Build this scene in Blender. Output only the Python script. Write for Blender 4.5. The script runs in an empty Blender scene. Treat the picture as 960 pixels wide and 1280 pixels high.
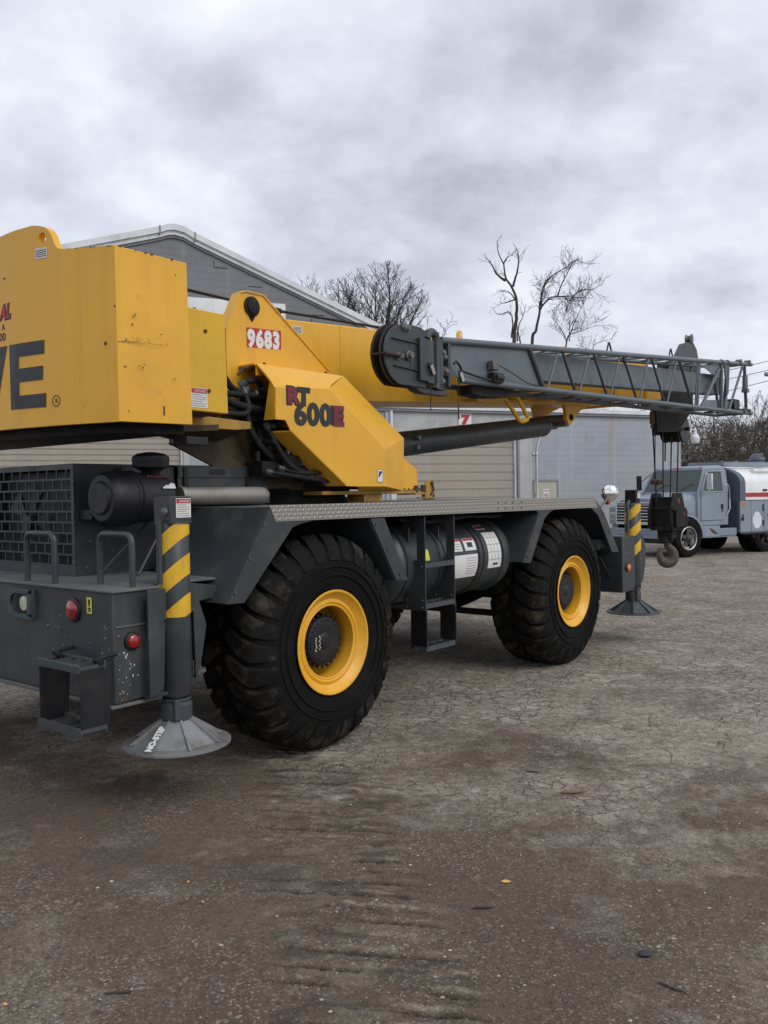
import bpy, bmesh, math, random
import numpy as np
from mathutils import Vector, Matrix, noise as mnoise
random.seed(7)
RNG = np.random.default_rng(11)
PI = math.pi
S = bpy.context.scene
COL = S.collection

# ------------------------------------------------------------------ camera
PITCH, ROLL, FPX, EYE = math.radians(1.17), math.radians(0.88), 1078.6, 1.782
fwd = Vector((0, math.cos(PITCH), -math.sin(PITCH)))
up0 = Vector((0, math.sin(PITCH), math.cos(PITCH)))
rt0 = Vector((1, 0, 0))
rt = rt0*math.cos(ROLL) - up0*math.sin(ROLL)
up = up0*math.cos(ROLL) + rt0*math.sin(ROLL)
cd = bpy.data.cameras.new('camera')
cam = bpy.data.objects.new('camera', cd)
COL.objects.link(cam)
cam.matrix_world = Matrix(((rt.x, up.x, -fwd.x, 0), (rt.y, up.y, -fwd.y, 0), (rt.z, up.z, -fwd.z, EYE), (0, 0, 0, 1)))
cd.sensor_fit = 'VERTICAL'
cd.sensor_height = 36
cd.lens = 36*FPX/1280
cd.clip_start = 0.05
cd.clip_end = 4000
S.camera = cam

# ------------------------------------------------------------------ light
SUN_EL, SUN_AZ = math.radians(42), math.radians(128)     # azimuth clockwise from +Y
S.view_settings.view_transform = 'Standard'
S.view_settings.look = 'None'
S.view_settings.exposure = 0.22
S.view_settings.gamma = 1.0
w = bpy.data.worlds.new('World')
S.world = w
w.use_nodes = True
nt = w.node_tree
nt.nodes.clear()
N = nt.nodes.new
LK = nt.links.new
def mathn(op, a, b=None, tree=None, clamp=False):
    t = tree or nt
    m = t.nodes.new('ShaderNodeMath'); m.operation = op; m.use_clamp = clamp
    for i, v in enumerate((a, b)):
        if v is None: continue
        if isinstance(v, (int, float)): m.inputs[i].default_value = v
        else: t.links.new(v, m.inputs[i])
    return m.outputs[0]
sky = N('ShaderNodeTexSky'); sky.sky_type = 'NISHITA'; sky.sun_disc = False
sky.sun_elevation = SUN_EL; sky.sun_rotation = SUN_AZ; sky.air_density = 1.4; sky.dust_density = 2.0
tc = N('ShaderNodeTexCoord')
sep = N('ShaderNodeSeparateXYZ'); LK(tc.outputs['Generated'], sep.inputs[0])
zc = mathn('ADD', mathn('MAXIMUM', sep.outputs[2], 0.0), 0.42)
comb = N('ShaderNodeCombineXYZ')
LK(mathn('DIVIDE', sep.outputs[0], zc), comb.inputs[0]); LK(mathn('DIVIDE', sep.outputs[1], zc), comb.inputs[1])
def wnoise(scale, detail, rough, off, dist=0.0, sx=1.0):
    mp = N('ShaderNodeMapping'); mp.inputs['Location'].default_value = off; mp.inputs['Scale'].default_value = (1, sx, 1)
    LK(comb.outputs[0], mp.inputs[0])
    n = N('ShaderNodeTexNoise'); n.inputs['Scale'].default_value = scale; n.inputs['Detail'].default_value = detail
    n.inputs['Roughness'].default_value = rough; n.inputs['Distortion'].default_value = dist
    LK(mp.outputs[0], n.inputs['Vector']); return n.outputs[0]
n1 = wnoise(1.7, 5, .50, (4.3, 1.7, 0), .0, 1.0)
n2 = wnoise(5.0, 7, .58, (9.1, 3.3, 2), .08, 1.0)
mixn = mathn('ADD', mathn('MULTIPLY', n1, .64), mathn('MULTIPLY', n2, .36))
ramp = N('ShaderNodeValToRGB')
ramp.color_ramp.elements[0].position = .39; ramp.color_ramp.elements[0].color = (.455, .485, .56, 1)
ramp.color_ramp.elements[1].position = .60; ramp.color_ramp.elements[1].color = (.90, .93, 1.0, 1)
e = ramp.color_ramp.elements.new(.49); e.color = (.67, .705, .80, 1)
LK(mixn, ramp.inputs[0])
hz = N('ShaderNodeMixRGB')            # thinner, brighter cloud all the way round near the horizon
hz.inputs['Color2'].default_value = (.74, .78, .87, 1)
LK(mathn('MULTIPLY', mathn('SUBTRACT', 1.0, mathn('MULTIPLY', sep.outputs[2], 4.0), clamp=True), .55, clamp=True), hz.inputs[0])
LK(ramp.outputs[0], hz.inputs['Color1'])
bg1 = N('ShaderNodeBackground'); LK(hz.outputs[0], bg1.inputs[0]); bg1.inputs[1].default_value = 0.97
bg2 = N('ShaderNodeBackground'); LK(sky.outputs[0], bg2.inputs[0]); bg2.inputs[1].default_value = 0.05
ms = N('ShaderNodeMixShader'); ms.inputs[0].default_value = .08
LK(bg1.outputs[0], ms.inputs[1]); LK(bg2.outputs[0], ms.inputs[2])
wo = N('ShaderNodeOutputWorld'); LK(ms.outputs[0], wo.inputs[0])

sd = bpy.data.lights.new('sun', 'SUN'); sd.energy = 1.25; sd.angle = math.radians(35); sd.color = (1, .96, .9)
sun = bpy.data.objects.new('sun', sd); COL.objects.link(sun)
dv = Vector((math.sin(SUN_AZ)*math.cos(SUN_EL), math.cos(SUN_AZ)*math.cos(SUN_EL), math.sin(SUN_EL)))
sun.rotation_euler = dv.to_track_quat('Z', 'Y').to_euler()
sun.location = dv*60

# ------------------------------------------------------------------ materials
def mat(name, col, rough=.5, metal=0, dirt=None, amt=.0, dscale=3.0, bump=0.0, bscale=40, spec=.5, fine=.10, streak=0.0, coat=0.0):
    """painted / plain surface: base colour, slow tone variation, patches of dirt, vertical run-down grime, micro bump"""
    m = bpy.data.materials.new(name); m.use_nodes = True
    t = m.node_tree; b = t.nodes['Principled BSDF']
    c = t.nodes.new('ShaderNodeTexCoord')
    def noi(sc, det, rg=.55, scl=(1, 1, 1)):
        mp = t.nodes.new('ShaderNodeMapping'); mp.inputs['Scale'].default_value = scl
        t.links.new(c.outputs['Object'], mp.inputs[0])
        n = t.nodes.new('ShaderNodeTexNoise'); n.inputs['Scale'].default_value = sc; n.inputs['Detail'].default_value = det
        n.inputs['Roughness'].default_value = rg; t.links.new(mp.outputs[0], n.inputs['Vector']); return n.outputs[0]
    def mix(fac, a, bb):
        x = t.nodes.new('ShaderNodeMixRGB')
        for i, v in ((0, fac), (1, a), (2, bb)):
            if isinstance(v, tuple): x.inputs[i].default_value = v if len(v) == 4 else (*v, 1)
            elif isinstance(v, (int, float)): x.inputs[i].default_value = v
            else: t.links.new(v, x.inputs[i])
        return x.outputs[0]
    def ramp(v, lo, hi):
        r = t.nodes.new('ShaderNodeMapRange'); r.inputs[1].default_value = lo; r.inputs[2].default_value = hi
        t.links.new(v, r.inputs[0]); return r.outputs[0]
    hi_ = tuple(min(1, x*(1+fine)) for x in col); lo_ = tuple(x*(1-fine) for x in col)
    cc = mix(ramp(noi(1.3, 4), .3, .7), lo_, hi_)
    rr = ramp(noi(5, 6), .2, .8)
    rm = t.nodes.new('ShaderNodeMapRange'); rm.inputs[3].default_value = max(0, rough-.08); rm.inputs[4].default_value = min(1, rough+.12)
    t.links.new(rr, rm.inputs[0]); t.links.new(rm.outputs[0], b.inputs['Roughness'])
    if dirt:
        f = ramp(noi(dscale, 9, .68), .5, .72)
        cc = mix(mathn('MULTIPLY', f, amt, t), cc, dirt)
        f2 = ramp(noi(dscale*14, 3, .6), .66, .74)
        cc = mix(mathn('MULTIPLY', f2, min(1, amt*.9), t), cc, dirt)
        if streak:
            f3 = ramp(noi(9, 4, .5, (1, 1, .06)), .55, .78)
            cc = mix(mathn('MULTIPLY', f3, streak, t), cc, dirt)
    if isinstance(cc, tuple): b.inputs['Base Color'].default_value = (*cc, 1)
    else: t.links.new(cc, b.inputs['Base Color'])
    b.inputs['Metallic'].default_value = metal
    b.inputs['Specular IOR Level'].default_value = spec
    if coat: b.inputs['Coat Weight'].default_value = coat; b.inputs['Coat Roughness'].default_value = .15
    if bump:
        bp = t.nodes.new('ShaderNodeBump'); bp.inputs['Strength'].default_value = bump; bp.inputs['Distance'].default_value = .004
        t.links.new(noi(bscale, 4), bp.inputs['Height']); t.links.new(bp.outputs[0], b.inputs['Normal'])
        b2 = t.nodes.new('ShaderNodeBump'); b2.inputs['Strength'].default_value = .35; b2.inputs['Distance'].default_value = .012
        t.links.new(noi(2.2, 3), b2.inputs['Height']); t.links.new(b2.outputs[0], bp.inputs['Normal'])
    return m
M = {}
GRIME = (.045, .04, .035)
M['yellow'] = mat('yellow_paint', (.77, .405, .028), .36, dirt=(.22, .13, .05), amt=.22, dscale=1.4, bump=.05, bscale=90, streak=.16, fine=.06)
M['yellow2'] = mat('lemon_paint', (.70, .41, .018), .42, dirt=(.20, .13, .05), amt=.25, dscale=2, bump=.05, streak=.12, fine=.05)
M['yellowdirtyshade'] = mat('grimy_shaded_yellow_paint', (.42, .235, .04), .6, dirt=(.06, .045, .03), amt=.8, dscale=2.5, bump=.2, streak=.3)  # grimy yellow; its dark tone also carries the rear side beam's shade
M['greaseshade'] = mat('greasy_shaded_yellow_steel', (.055, .034, .013), .6, dirt=(.015, .012, .010), amt=.9, dscale=3.5, bump=.3, streak=.5)  # greasy yellow steel with the shade under the turntable painted in
M['grey'] = mat('charcoal_paint', (.033, .040, .044), .42, dirt=(.11, .10, .085), amt=.42, dscale=2.6, bump=.08, streak=.22)
M['greydusty'] = mat('dusty_charcoal_paint', (.10, .11, .11), .62, dirt=(.20, .185, .16), amt=.7, dscale=3, bump=.2)
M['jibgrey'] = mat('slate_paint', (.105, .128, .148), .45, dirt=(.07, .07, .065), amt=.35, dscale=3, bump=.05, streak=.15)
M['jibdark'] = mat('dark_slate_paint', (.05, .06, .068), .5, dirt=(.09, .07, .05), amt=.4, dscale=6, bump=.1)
M['black'] = mat('black_plastic', (.007, .007, .009), .5, dirt=(.05, .045, .04), amt=.3, dscale=4, bump=.1)
M['blacksteel'] = mat('black_greasy_steel', (.012, .0115, .0115), .65, dirt=(.06, .042, .03), amt=.5, dscale=8, bump=.3, spec=.25)
M['rubber'] = mat('tyre_rubber', (.006, .006, .0065), .78, dirt=(.028, .025, .022), amt=.3, dscale=3, bump=.3, bscale=60, spec=.14)
M['tread'] = mat('muddy_tread_rubber', (.008, .0078, .0075), .78, dirt=(.085, .072, .055), amt=.85, dscale=4.2, bump=.5, bscale=70, spec=.15)
M['hose'] = mat('hydraulic_hose', (.012, .013, .015), .68, dirt=(.05, .04, .03), amt=.4, dscale=9, spec=.3)
M['silver'] = mat('galvanised_metal', (.42, .41, .38), .42, .75, dirt=(.22, .20, .17), amt=.5, dscale=6, bump=.25)
M['muffler'] = mat('aluminised_pipe', (.33, .31, .28), .5, .7, dirt=(.20, .16, .11), amt=.6, dscale=4, bump=.1)
M['chrome'] = mat('chrome', (.85, .85, .86), .06, 1, fine=.01)
M['steel'] = mat('worn_steel', (.17, .165, .16), .5, .6, dirt=(.11, .07, .045), amt=.7, dscale=9, bump=.2)
M['padsteel'] = mat('worn_blue_grey_steel', (.25, .255, .265), .42, .3, dirt=(.10, .075, .055), amt=.8, dscale=5, bump=.2)
M['rust'] = mat('rusty_steel', (.10, .06, .038), .8, .2, dirt=(.04, .03, .025), amt=.8, dscale=9, bump=.4)
M['rustdark'] = mat('dark_rusty_steel', (.045, .028, .02), .8, .2, dirt=(.02, .018, .016), amt=.8, dscale=9, bump=.3)
M['hook'] = mat('rusty_forged_steel', (.10, .078, .062), .7, .2, dirt=(.05, .035, .026), amt=.8, dscale=14, bump=.4)
M['white'] = mat('white_label', (.72, .72, .70), .5, dirt=(.35, .32, .28), amt=.3, dscale=12)
M['whitepaint'] = mat('white_paint', (.74, .76, .77), .4, dirt=(.45, .43, .40), amt=.35, dscale=1.6, streak=.25)
M['red'] = mat('red_print', (.42, .025, .03), .5, fine=.04)
M['maroon'] = mat('maroon_print', (.16, .014, .025), .45, fine=.05)
M['blackprint'] = mat('black_print', (.016, .018, .022), .4, fine=.1)
M['greyprint'] = mat('grey_fine_print', (.25, .25, .26), .6)
M['redlens'] = mat('red_lens', (.26, .006, .008), .15, coat=1, fine=.2)
M['orangelens'] = mat('orange_lens', (.65, .14, .03), .2, coat=1)
M['creamlens'] = mat('cream_lens', (.55, .56, .42), .15, coat=1)
M['stickyellow'] = mat('yellow_sticker', (.62, .60, .08), .5)
M['stripe'] = mat('yellow_reflective_tape', (.74, .44, .025), .38, dirt=(.15, .1, .04), amt=.35, dscale=10, fine=.04)
M['truckblue'] = mat('faded_blue_grey_paint', (.225, .27, .325), .5, dirt=(.27, .29, .31), amt=.5, dscale=1.8, bump=.06, streak=.25, fine=.12)
M['truckdark'] = mat('dark_shaded_blue_grey_paint', (.085, .105, .135), .55, dirt=(.12, .13, .15), amt=.4, dscale=2)  # dark trim tone; also holds the shade of the tank's front face
M['redstripe'] = mat('red_truck_stripe', (.36, .035, .03), .5, dirt=(.3, .12, .1), amt=.3)
M['bark'] = mat('dark_bark', (.045, .036, .032), .9, dirt=(.09, .075, .065), amt=.6, dscale=4)
M['barkgrey'] = mat('grey_bark', (.075, .066, .062), .9, dirt=(.12, .105, .095), amt=.6, dscale=3)
M['brush'] = mat('dry_brushwood', (.105, .084, .066), .9, dirt=(.13, .11, .085), amt=.7, dscale=.5)
M['brushgreen'] = mat('greenish_brushwood', (.075, .078, .038), .9, dirt=(.10, .085, .05), amt=.7, dscale=.4)
M['doorbeige'] = mat('beige_door_paint', (.34, .31, .265), .6, dirt=(.24, .215, .18), amt=.45, dscale=1.1, streak=.3, fine=.05)
M['mandoor'] = mat('khaki_door_paint', (.42, .415, .34), .55, dirt=(.3, .28, .22), amt=.3, dscale=2)
M['trim'] = mat('pale_metal_trim', (.66, .69, .72), .5, dirt=(.28, .28, .28), amt=.4, dscale=1.5, streak=.2)
M['darktrim'] = mat('grey_frame_paint', (.22, .235, .25), .6, dirt=(.15, .15, .15), amt=.4, dscale=3)
M['wire'] = mat('black_cable', (.02, .02, .02), .6)
M['leafyellow'] = mat('dead_leaf_yellow', (.62, .36, .10), .7)
M['wood'] = mat('weathered_stick', (.17, .11, .07), .8, dirt=(.06, .04, .03), amt=.6, dscale=40)
M['darkstone'] = mat('dark_stone', (.03, .033, .04), .7, bump=.3)
M['roofmembrane'] = mat('grey_roof_membrane', (.22, .23, .24), .8)
gm = bpy.data.materials.new('window_glass'); gm.use_nodes = True
gb = gm.node_tree.nodes['Principled BSDF']; gb.inputs['Base Color'].default_value = (.12, .16, .155, 1); gb.inputs['Roughness'].default_value = .07
gb.inputs['Transmission Weight'].default_value = .45; gb.inputs['IOR'].default_value = 1.45
M['glass'] = gm

def diamond():
    m = bpy.data.materials.new('diamond_plate'); m.use_nodes = True; t = m.node_tree; b = t.nodes['Principled BSDF']
    c = t.nodes.new('ShaderNodeTexCoord'); s = t.nodes.new('ShaderNodeSeparateXYZ'); t.links.new(c.outputs['Object'], s.inputs[0])
    x, z = s.outputs[0], s.outputs[2]
    def bars(a, bq, ph):
        p = mathn('ADD', mathn('MULTIPLY', x, a), mathn('MULTIPLY', z, bq), t); q = mathn('SUBTRACT', mathn('MULTIPLY', x, bq, t), mathn('MULTIPLY', z, a, t), t)
        f1 = mathn('ABSOLUTE', mathn('SUBTRACT', mathn('FRACT', mathn('ADD', p, ph, t), None, t), .5, t), None, t)
        f2 = mathn('ABSOLUTE', mathn('SUBTRACT', mathn('FRACT', mathn('ADD', q, ph*.5, t), None, t), .5, t), None, t)
        e = mathn('SUBTRACT', .5, mathn('ADD', mathn('POWER', mathn('MULTIPLY', f1, 2.4, t), 2, t), mathn('POWER', mathn('MULTIPLY', f2, 4.2, t), 2, t), t), t)
        return mathn('MAXIMUM', e, 0.0, t)
    def mm(op, a, b_): return mathn(op, a, b_, t)
    px = mm('MULTIPLY', x, 26.0); pz = mm('MULTIPLY', z, 26.0)
    def bar(sg, ph):
        p = mm('MULTIPLY', mm('ADD', px, mm('MULTIPLY', pz, sg)), .7071); q = mm('MULTIPLY', mm('SUBTRACT', px, mm('MULTIPLY', pz, sg)), .7071)
        f1 = mm('ABSOLUTE', mm('SUBTRACT', mm('FRACT', mm('ADD', p, ph), None), .5), None); f2 = mm('ABSOLUTE', mm('SUBTRACT', mm('FRACT', mm('ADD', q, ph), None), .5), None)
        e = mm('SUBTRACT', .6, mm('ADD', mm('POWER', mm('MULTIPLY', f1, 2.0), 2), mm('POWER', mm('MULTIPLY', f2, 5.0), 2)))
        return mm('MAXIMUM', e, 0.0)
    h = mm('MAXIMUM', bar(1, 0), bar(-1, .5))
    bp = t.nodes.new('ShaderNodeBump'); bp.inputs['Strength'].default_value = 1; bp.inputs['Distance'].default_value = .006
    t.links.new(h, bp.inputs['Height']); t.links.new(bp.outputs[0], b.inputs['Normal'])
    r = t.nodes.new('ShaderNodeMixRGB'); r.inputs[1].default_value = (.30, .285, .25, 1); r.inputs[2].default_value = (.47, .46, .42, 1)
    t.links.new(mm('MULTIPLY', h, 1.6), r.inputs[0]); t.links.new(r.outputs[0], b.inputs['Base Color'])
    b.inputs['Metallic'].default_value = .55; b.inputs['Roughness'].default_value = .45
    return m
M['diamond'] = diamond()

def blockwall(name, base, shift=0.0):
    m = bpy.data.materials.new(name); m.use_nodes = True; t = m.node_tree; b = t.nodes['Principled BSDF']
    c = t.nodes.new('ShaderNodeTexCoord'); s = t.nodes.new('ShaderNodeSeparateXYZ'); t.links.new(c.outputs['Object'], s.inputs[0])
    cb = t.nodes.new('ShaderNodeCombineXYZ'); t.links.new(s.outputs[0], cb.inputs[0]); t.links.new(s.outputs[2], cb.inputs[1])
    br = t.nodes.new('ShaderNodeTexBrick'); br.inputs['Scale'].default_value = 1; br.inputs['Brick Width'].default_value = .4; br.inputs['Row Height'].default_value = .2
    br.inputs['Mortar Size'].default_value = .006; br.inputs['Mortar Smooth'].default_value = .5
    br.inputs['Color1'].default_value = (*base, 1); br.inputs['Color2'].default_value = (*[x*.94 for x in base], 1); br.inputs['Mortar'].default_value = (*[x*.80 for x in base], 1)
    t.links.new(cb.outputs[0], br.inputs['Vector'])
    def noi(sc, det, scl, lo, hi):
        mp = t.nodes.new('ShaderNodeMapping'); mp.inputs['Scale'].default_value = scl; t.links.new(c.outputs['Object'], mp.inputs[0])
        n = t.nodes.new('ShaderNodeTexNoise'); n.inputs['Scale'].default_value = sc; n.inputs['Detail'].default_value = det; t.links.new(mp.outputs[0], n.inputs['Vector'])
        r = t.nodes.new('ShaderNodeMapRange'); r.inputs[1].default_value = lo; r.inputs[2].default_value = hi; t.links.new(n.outputs[0], r.inputs[0]); return r.outputs[0]
    def mix(f, a, col):
        x = t.nodes.new('ShaderNodeMixRGB'); t.links.new(f, x.inputs[0]); t.links.new(a, x.inputs[1]); x.inputs[2].default_value = (*col, 1); return x.outputs[0]
    cc = br.outputs[0]
    cc = mix(mathn('MULTIPLY', noi(.6, 6, (1, 1, 1), .45, .75), .5, t), cc, tuple(x*1.25 for x in base))
    cc = mix(mathn('MULTIPLY', noi(3.0, 5, (1, 1, .05), .58, .72), .35, t), cc, tuple(x*1.35 for x in base))
    cc = mix(mathn('MULTIPLY', noi(5.0, 6, (1, 1, .3), .62, .75), .5, t), cc, (.16, .15, .14))
    if shift:      # rusty run-down stain below a roof drain
        dx = mathn('ABSOLUTE', mathn('SUBTRACT', s.outputs[0], shift, t), None, t)
        band = mathn('SUBTRACT', 1.0, mathn('MULTIPLY', dx, 7.0, t), t, True)
        fad = mathn('MULTIPLY', mathn('SUBTRACT', s.outputs[2], 1.6, t), .42, t, True)
        f = mathn('MULTIPLY', mathn('MULTIPLY', band, fad, t), noi(2.2, 5, (3, 1, .5), .25, .6), t)
        cc = mix(mathn('MULTIPLY', f, .75, t), cc, (.36, .26, .10))
    t.links.new(cc, b.inputs['Base Color']); b.inputs['Roughness'].default_value = .8
    bp = t.nodes.new('ShaderNodeBump'); bp.inputs['Strength'].default_value = .6; bp.inputs['Distance'].default_value = .006; bp.invert = True
    t.links.new(br.outputs['Fac'], bp.inputs['Height']); t.links.new(bp.outputs[0], b.inputs['Normal'])
    return m
M['block'] = blockwall('pale_blue_painted_block', (.335, .362, .398), 2.73)
M['blockgrey'] = blockwall('grey_painted_block', (.195, .205, .22))
M['blockwhite'] = mat('worn_white_wall_paint', (.42, .43, .43), .7, dirt=(.25, .24, .23), amt=.6, dscale=1.2, streak=.4)

# ------------------------------------------------------------------ mesh helpers
class MB:
    def __init__(s): s.v = []; s.f = []
    def add(s, vs, fs):
        o = len(s.v); s.v += [tuple(x) for x in vs]; s.f += [tuple(i+o for i in f) for f in fs]; return s
    def box(s, a, b):
        x0, y0, z0 = [min(a[i], b[i]) for i in range(3)]; x1, y1, z1 = [max(a[i], b[i]) for i in range(3)]
        return s.add([(x0,y0,z0),(x1,y0,z0),(x1,y1,z0),(x0,y1,z0),(x0,y0,z1),(x1,y0,z1),(x1,y1,z1),(x0,y1,z1)],
                     [(0,3,2,1),(4,5,6,7),(0,1,5,4),(1,2,6,5),(2,3,7,6),(3,0,4,7)])
    def prism(s, pts, off):
        n = len(pts); p = [Vector(q) for q in pts]; o = Vector(off)
        nrm = Vector((0,0,0))
        for i in range(n): nrm += p[i].cross(p[(i+1) % n])
        if nrm.dot(o) < 0: p = p[::-1]
        vs = p + [q+o for q in p]
        fs = [tuple(range(n))[::-1], tuple(range(n, 2*n))] + [(i, (i+1) % n, (i+1) % n+n, i+n) for i in range(n)]
        return s.add(vs, fs)
    def tube(s, path, r, n=10, caps=True):
        P = [Vector(p) for p in path]; rs = r if isinstance(r, (list, tuple)) else [r]*len(P)
        vs = []; up_ = None
        for i, p in enumerate(P):
            d = (P[min(i+1, len(P)-1)] - P[max(i-1, 0)])
            if d.length < 1e-9: d = Vector((0, 0, 1))
            d.normalize()
            if up_ is None:
                up_ = d.cross(Vector((0, 0, 1)) if abs(d.z) < .9 else Vector((1, 0, 0))).normalized()
            up_ = (up_ - d*up_.dot(d))
            if up_.length < 1e-6: up_ = d.orthogonal()
            up_.normalize(); w_ = d.cross(up_)
            for k in range(n):
                a = 2*PI*k/n; vs.append(p + (up_*math.cos(a)+w_*math.sin(a))*rs[i])
        fs = []
        for i in range(len(P)-1):
            for k in range(n):
                a = i*n+k; b = i*n+(k+1) % n; fs.append((a, b, b+n, a+n))
        if caps: fs += [tuple(range(n))[::-1], tuple(range((len(P)-1)*n, len(P)*n))]
        return s.add(vs, fs)
    def lathe(s, prof, c, axis, n=32, closed=False, caps=True):
        """prof: (distance along axis, radius)"""
        ax = Vector(axis).normalized(); c = Vector(c)
        e1 = ax.orthogonal().normalized() if abs(ax.z) > .9 else ax.cross(Vector((0, 0, 1))).normalized()
        e2 = ax.cross(e1); vs = []
        for (d, r) in prof:
            for k in range(n):
                a = 2*PI*k/n; vs.append(c+ax*d+(e1*math.cos(a)+e2*math.sin(a))*r)
        fs = []; m = len(prof)
        for i in range(m if closed else m-1):
            j = (i+1) % m
            for k in range(n):
                fs.append((i*n+k, i*n+(k+1) % n, j*n+(k+1) % n, j*n+k))
        if not closed and caps:
            if prof[0][1] > 1e-4: fs.append(tuple(range(n))[::-1])
            if prof[-1][1] > 1e-4: fs.append(tuple(range((m-1)*n, m*n)))
        return s.add(vs, fs)
    def mesh(s, name, m=None, smooth=None):
        me = bpy.data.meshes.new(name); me.from_pydata(s.v, [], s.f)
        bm = bmesh.new(); bm.from_mesh(me)
        bmesh.ops.remove_doubles(bm, verts=bm.verts, dist=1e-6)
        bmesh.ops.recalc_face_normals(bm, faces=bm.faces)
        bm.to_mesh(me); bm.free()
        if m: me.materials.append(M[m] if isinstance(m, str) else m)
        if smooth is not None:
            for p in me.polygons: p.use_smooth = True
            try: me.set_sharp_from_angle(angle=math.radians(smooth))
            except Exception: pass
        return me
def link(name, me, parent=None, loc=None, label=None, kind=None):
    o = bpy.data.objects.new(name, me); COL.objects.link(o)
    if parent: o.parent = parent
    if loc is not None: o.location = loc
    if label: o['label'] = label
    if kind: o['kind'] = kind
    return o
def part(name, mb, m, parent=None, bev=0.0, smooth=35, label=None, kind=None, seg=2):
    o = link(name, mb.mesh(name, m, smooth), parent, label=label, kind=kind)
    if bev:
        b = o.modifiers.new('bevel', 'BEVEL'); b.width = bev; b.segments = seg; b.limit_method = 'ANGLE'; b.angle_limit = math.radians(30)
        b.harden_normals = False
    return o
def thing(name, label, cat, loc=(0, 0, 0), rz=0.0, group=None, parent=None):
    o = bpy.data.objects.new(name, None); COL.objects.link(o); o.location = loc; o.rotation_euler = (0, 0, rz)
    o.empty_display_size = .2
    if label: o['label'] = label
    if cat: o['category'] = cat
    if group: o['group'] = group
    if parent: o.parent = parent
    return o
def tag(o, label, cat, group=None):
    o['label'] = label; o['category'] = cat
    if group: o['group'] = group
    return o
def U(u, v, w): return (u, -v, w)          # crane frame: u forward, v to its right side, w up
def text_mesh(s, h, origin, right, upv, m, ext=.0012, bold=0.0, xs=1.0, shear=0.0, align='LEFT', spacing=1.0):
    cu = bpy.data.curves.new('text', 'FONT'); cu.body = s; cu.size = h*1.37; cu.extrude = ext; cu.offset = bold; cu.shear = shear
    cu.align_x = align; cu.space_character = spacing; cu.resolution_u = 3
    ob = bpy.data.objects.new('text', cu); COL.objects.link(ob)
    dg = bpy.context.evaluated_depsgraph_get(); me = bpy.data.meshes.new_from_object(ob.evaluated_get(dg))
    bpy.data.objects.remove(ob); bpy.data.curves.remove(cu)
    r = Vector(right).normalized(); u_ = Vector(upv).normalized(); n_ = r.cross(u_)
    mt = Matrix(((r.x*xs, u_.x, n_.x, origin[0]), (r.y*xs, u_.y, n_.y, origin[1]), (r.z*xs, u_.z, n_.z, origin[2]), (0, 0, 0, 1)))
    me.transform(mt); me.materials.clear(); me.materials.append(M[m]); return me
def warning_label(parent, o, right, upv, w_, h_, word='DANGER', head='red', lines=6, sub=True):
    """white sticker, coloured header with the word, rows of fine print"""
    r = Vector(right).normalized(); u_ = Vector(upv).normalized(); n_ = r.cross(u_); o = Vector(o)
    def q(x0, y0, x1, y1, d, t=.001):
        return MB().prism([o+r*x0+u_*y0+n_*d, o+r*x1+u_*y0+n_*d, o+r*x1+u_*y1+n_*d, o+r*x0+u_*y1+n_*d], n_*t)
    lab = part('warning_label', q(0, 0, w_, h_, .0005), 'white', parent)
    if sub:
        part('label_header', q(.03*w_, h_*.74, w_*.97, h_*.97, .0018), head, lab)
        if word: link('lettering', text_mesh(word, h_*.13, o+r*(w_*.2)+u_*(h_*.79)+n_*.0035, r, u_, 'white', .0004, xs=min(1.0, w_*.72/(len(word)*h_*.13*.95))), lab)
        mb = MB()
        for k in range(lines):
            y = h_*(.64-.56*k/(lines-1)); wd = w_*(.9 if k % 3 else .7)
            mb.prism([o+r*(w_*.06)+u_*y+n_*.0018, o+r*wd+u_*y+n_*.0018, o+r*wd+u_*(y+h_*.035)+n_*.0018, o+r*(w_*.06)+u_*(y+h_*.035)+n_*.0018], n_*.0006)
        part('fine_print', mb, 'greyprint', lab)
    return lab

# ------------------------------------------------------------------ noise for the terrain
def vnoise(x, y, seed=0):
    xi = np.floor(x).astype(np.int64); yi = np.floor(y).astype(np.int64); fx = x-xi; fy = y-yi
    fx = fx*fx*(3-2*fx); fy = fy*fy*(3-2*fy)
    def h(a, b):
        n = (a*374761393 + b*668265263 + seed*1274126177) & 0x7fffffff
        n = ((n ^ (n >> 13))*1274126177) & 0x7fffffff
        return ((n ^ (n >> 16)) & 0xffff)/65535.0
    return (h(xi, yi)*(1-fx)+h(xi+1, yi)*fx)*(1-fy)+(h(xi, yi+1)*(1-fx)+h(xi+1, yi+1)*fx)*fy
def fbm(x, y, o=5, seed=0):
    s = 0; a = .5
    for i in range(o): s = s+a*vnoise(x*2**i, y*2**i, seed+i*17); a *= .5
    return s
def track_mask(X, Y):
    # tyre track that runs away from the viewer: centre line and half width
    cx = -.07 - .19*(Y-3.2) + .03*np.sin(Y*1.3)
    d = np.abs(X-cx)/.34
    m = np.clip(1.25-d, 0, 1)*np.clip((Y-2.0)/.8, 0, 1)*np.clip((6.6-Y)/1.2, 0, 1)
    return np.clip(m*2.2, 0, 1), cx
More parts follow.
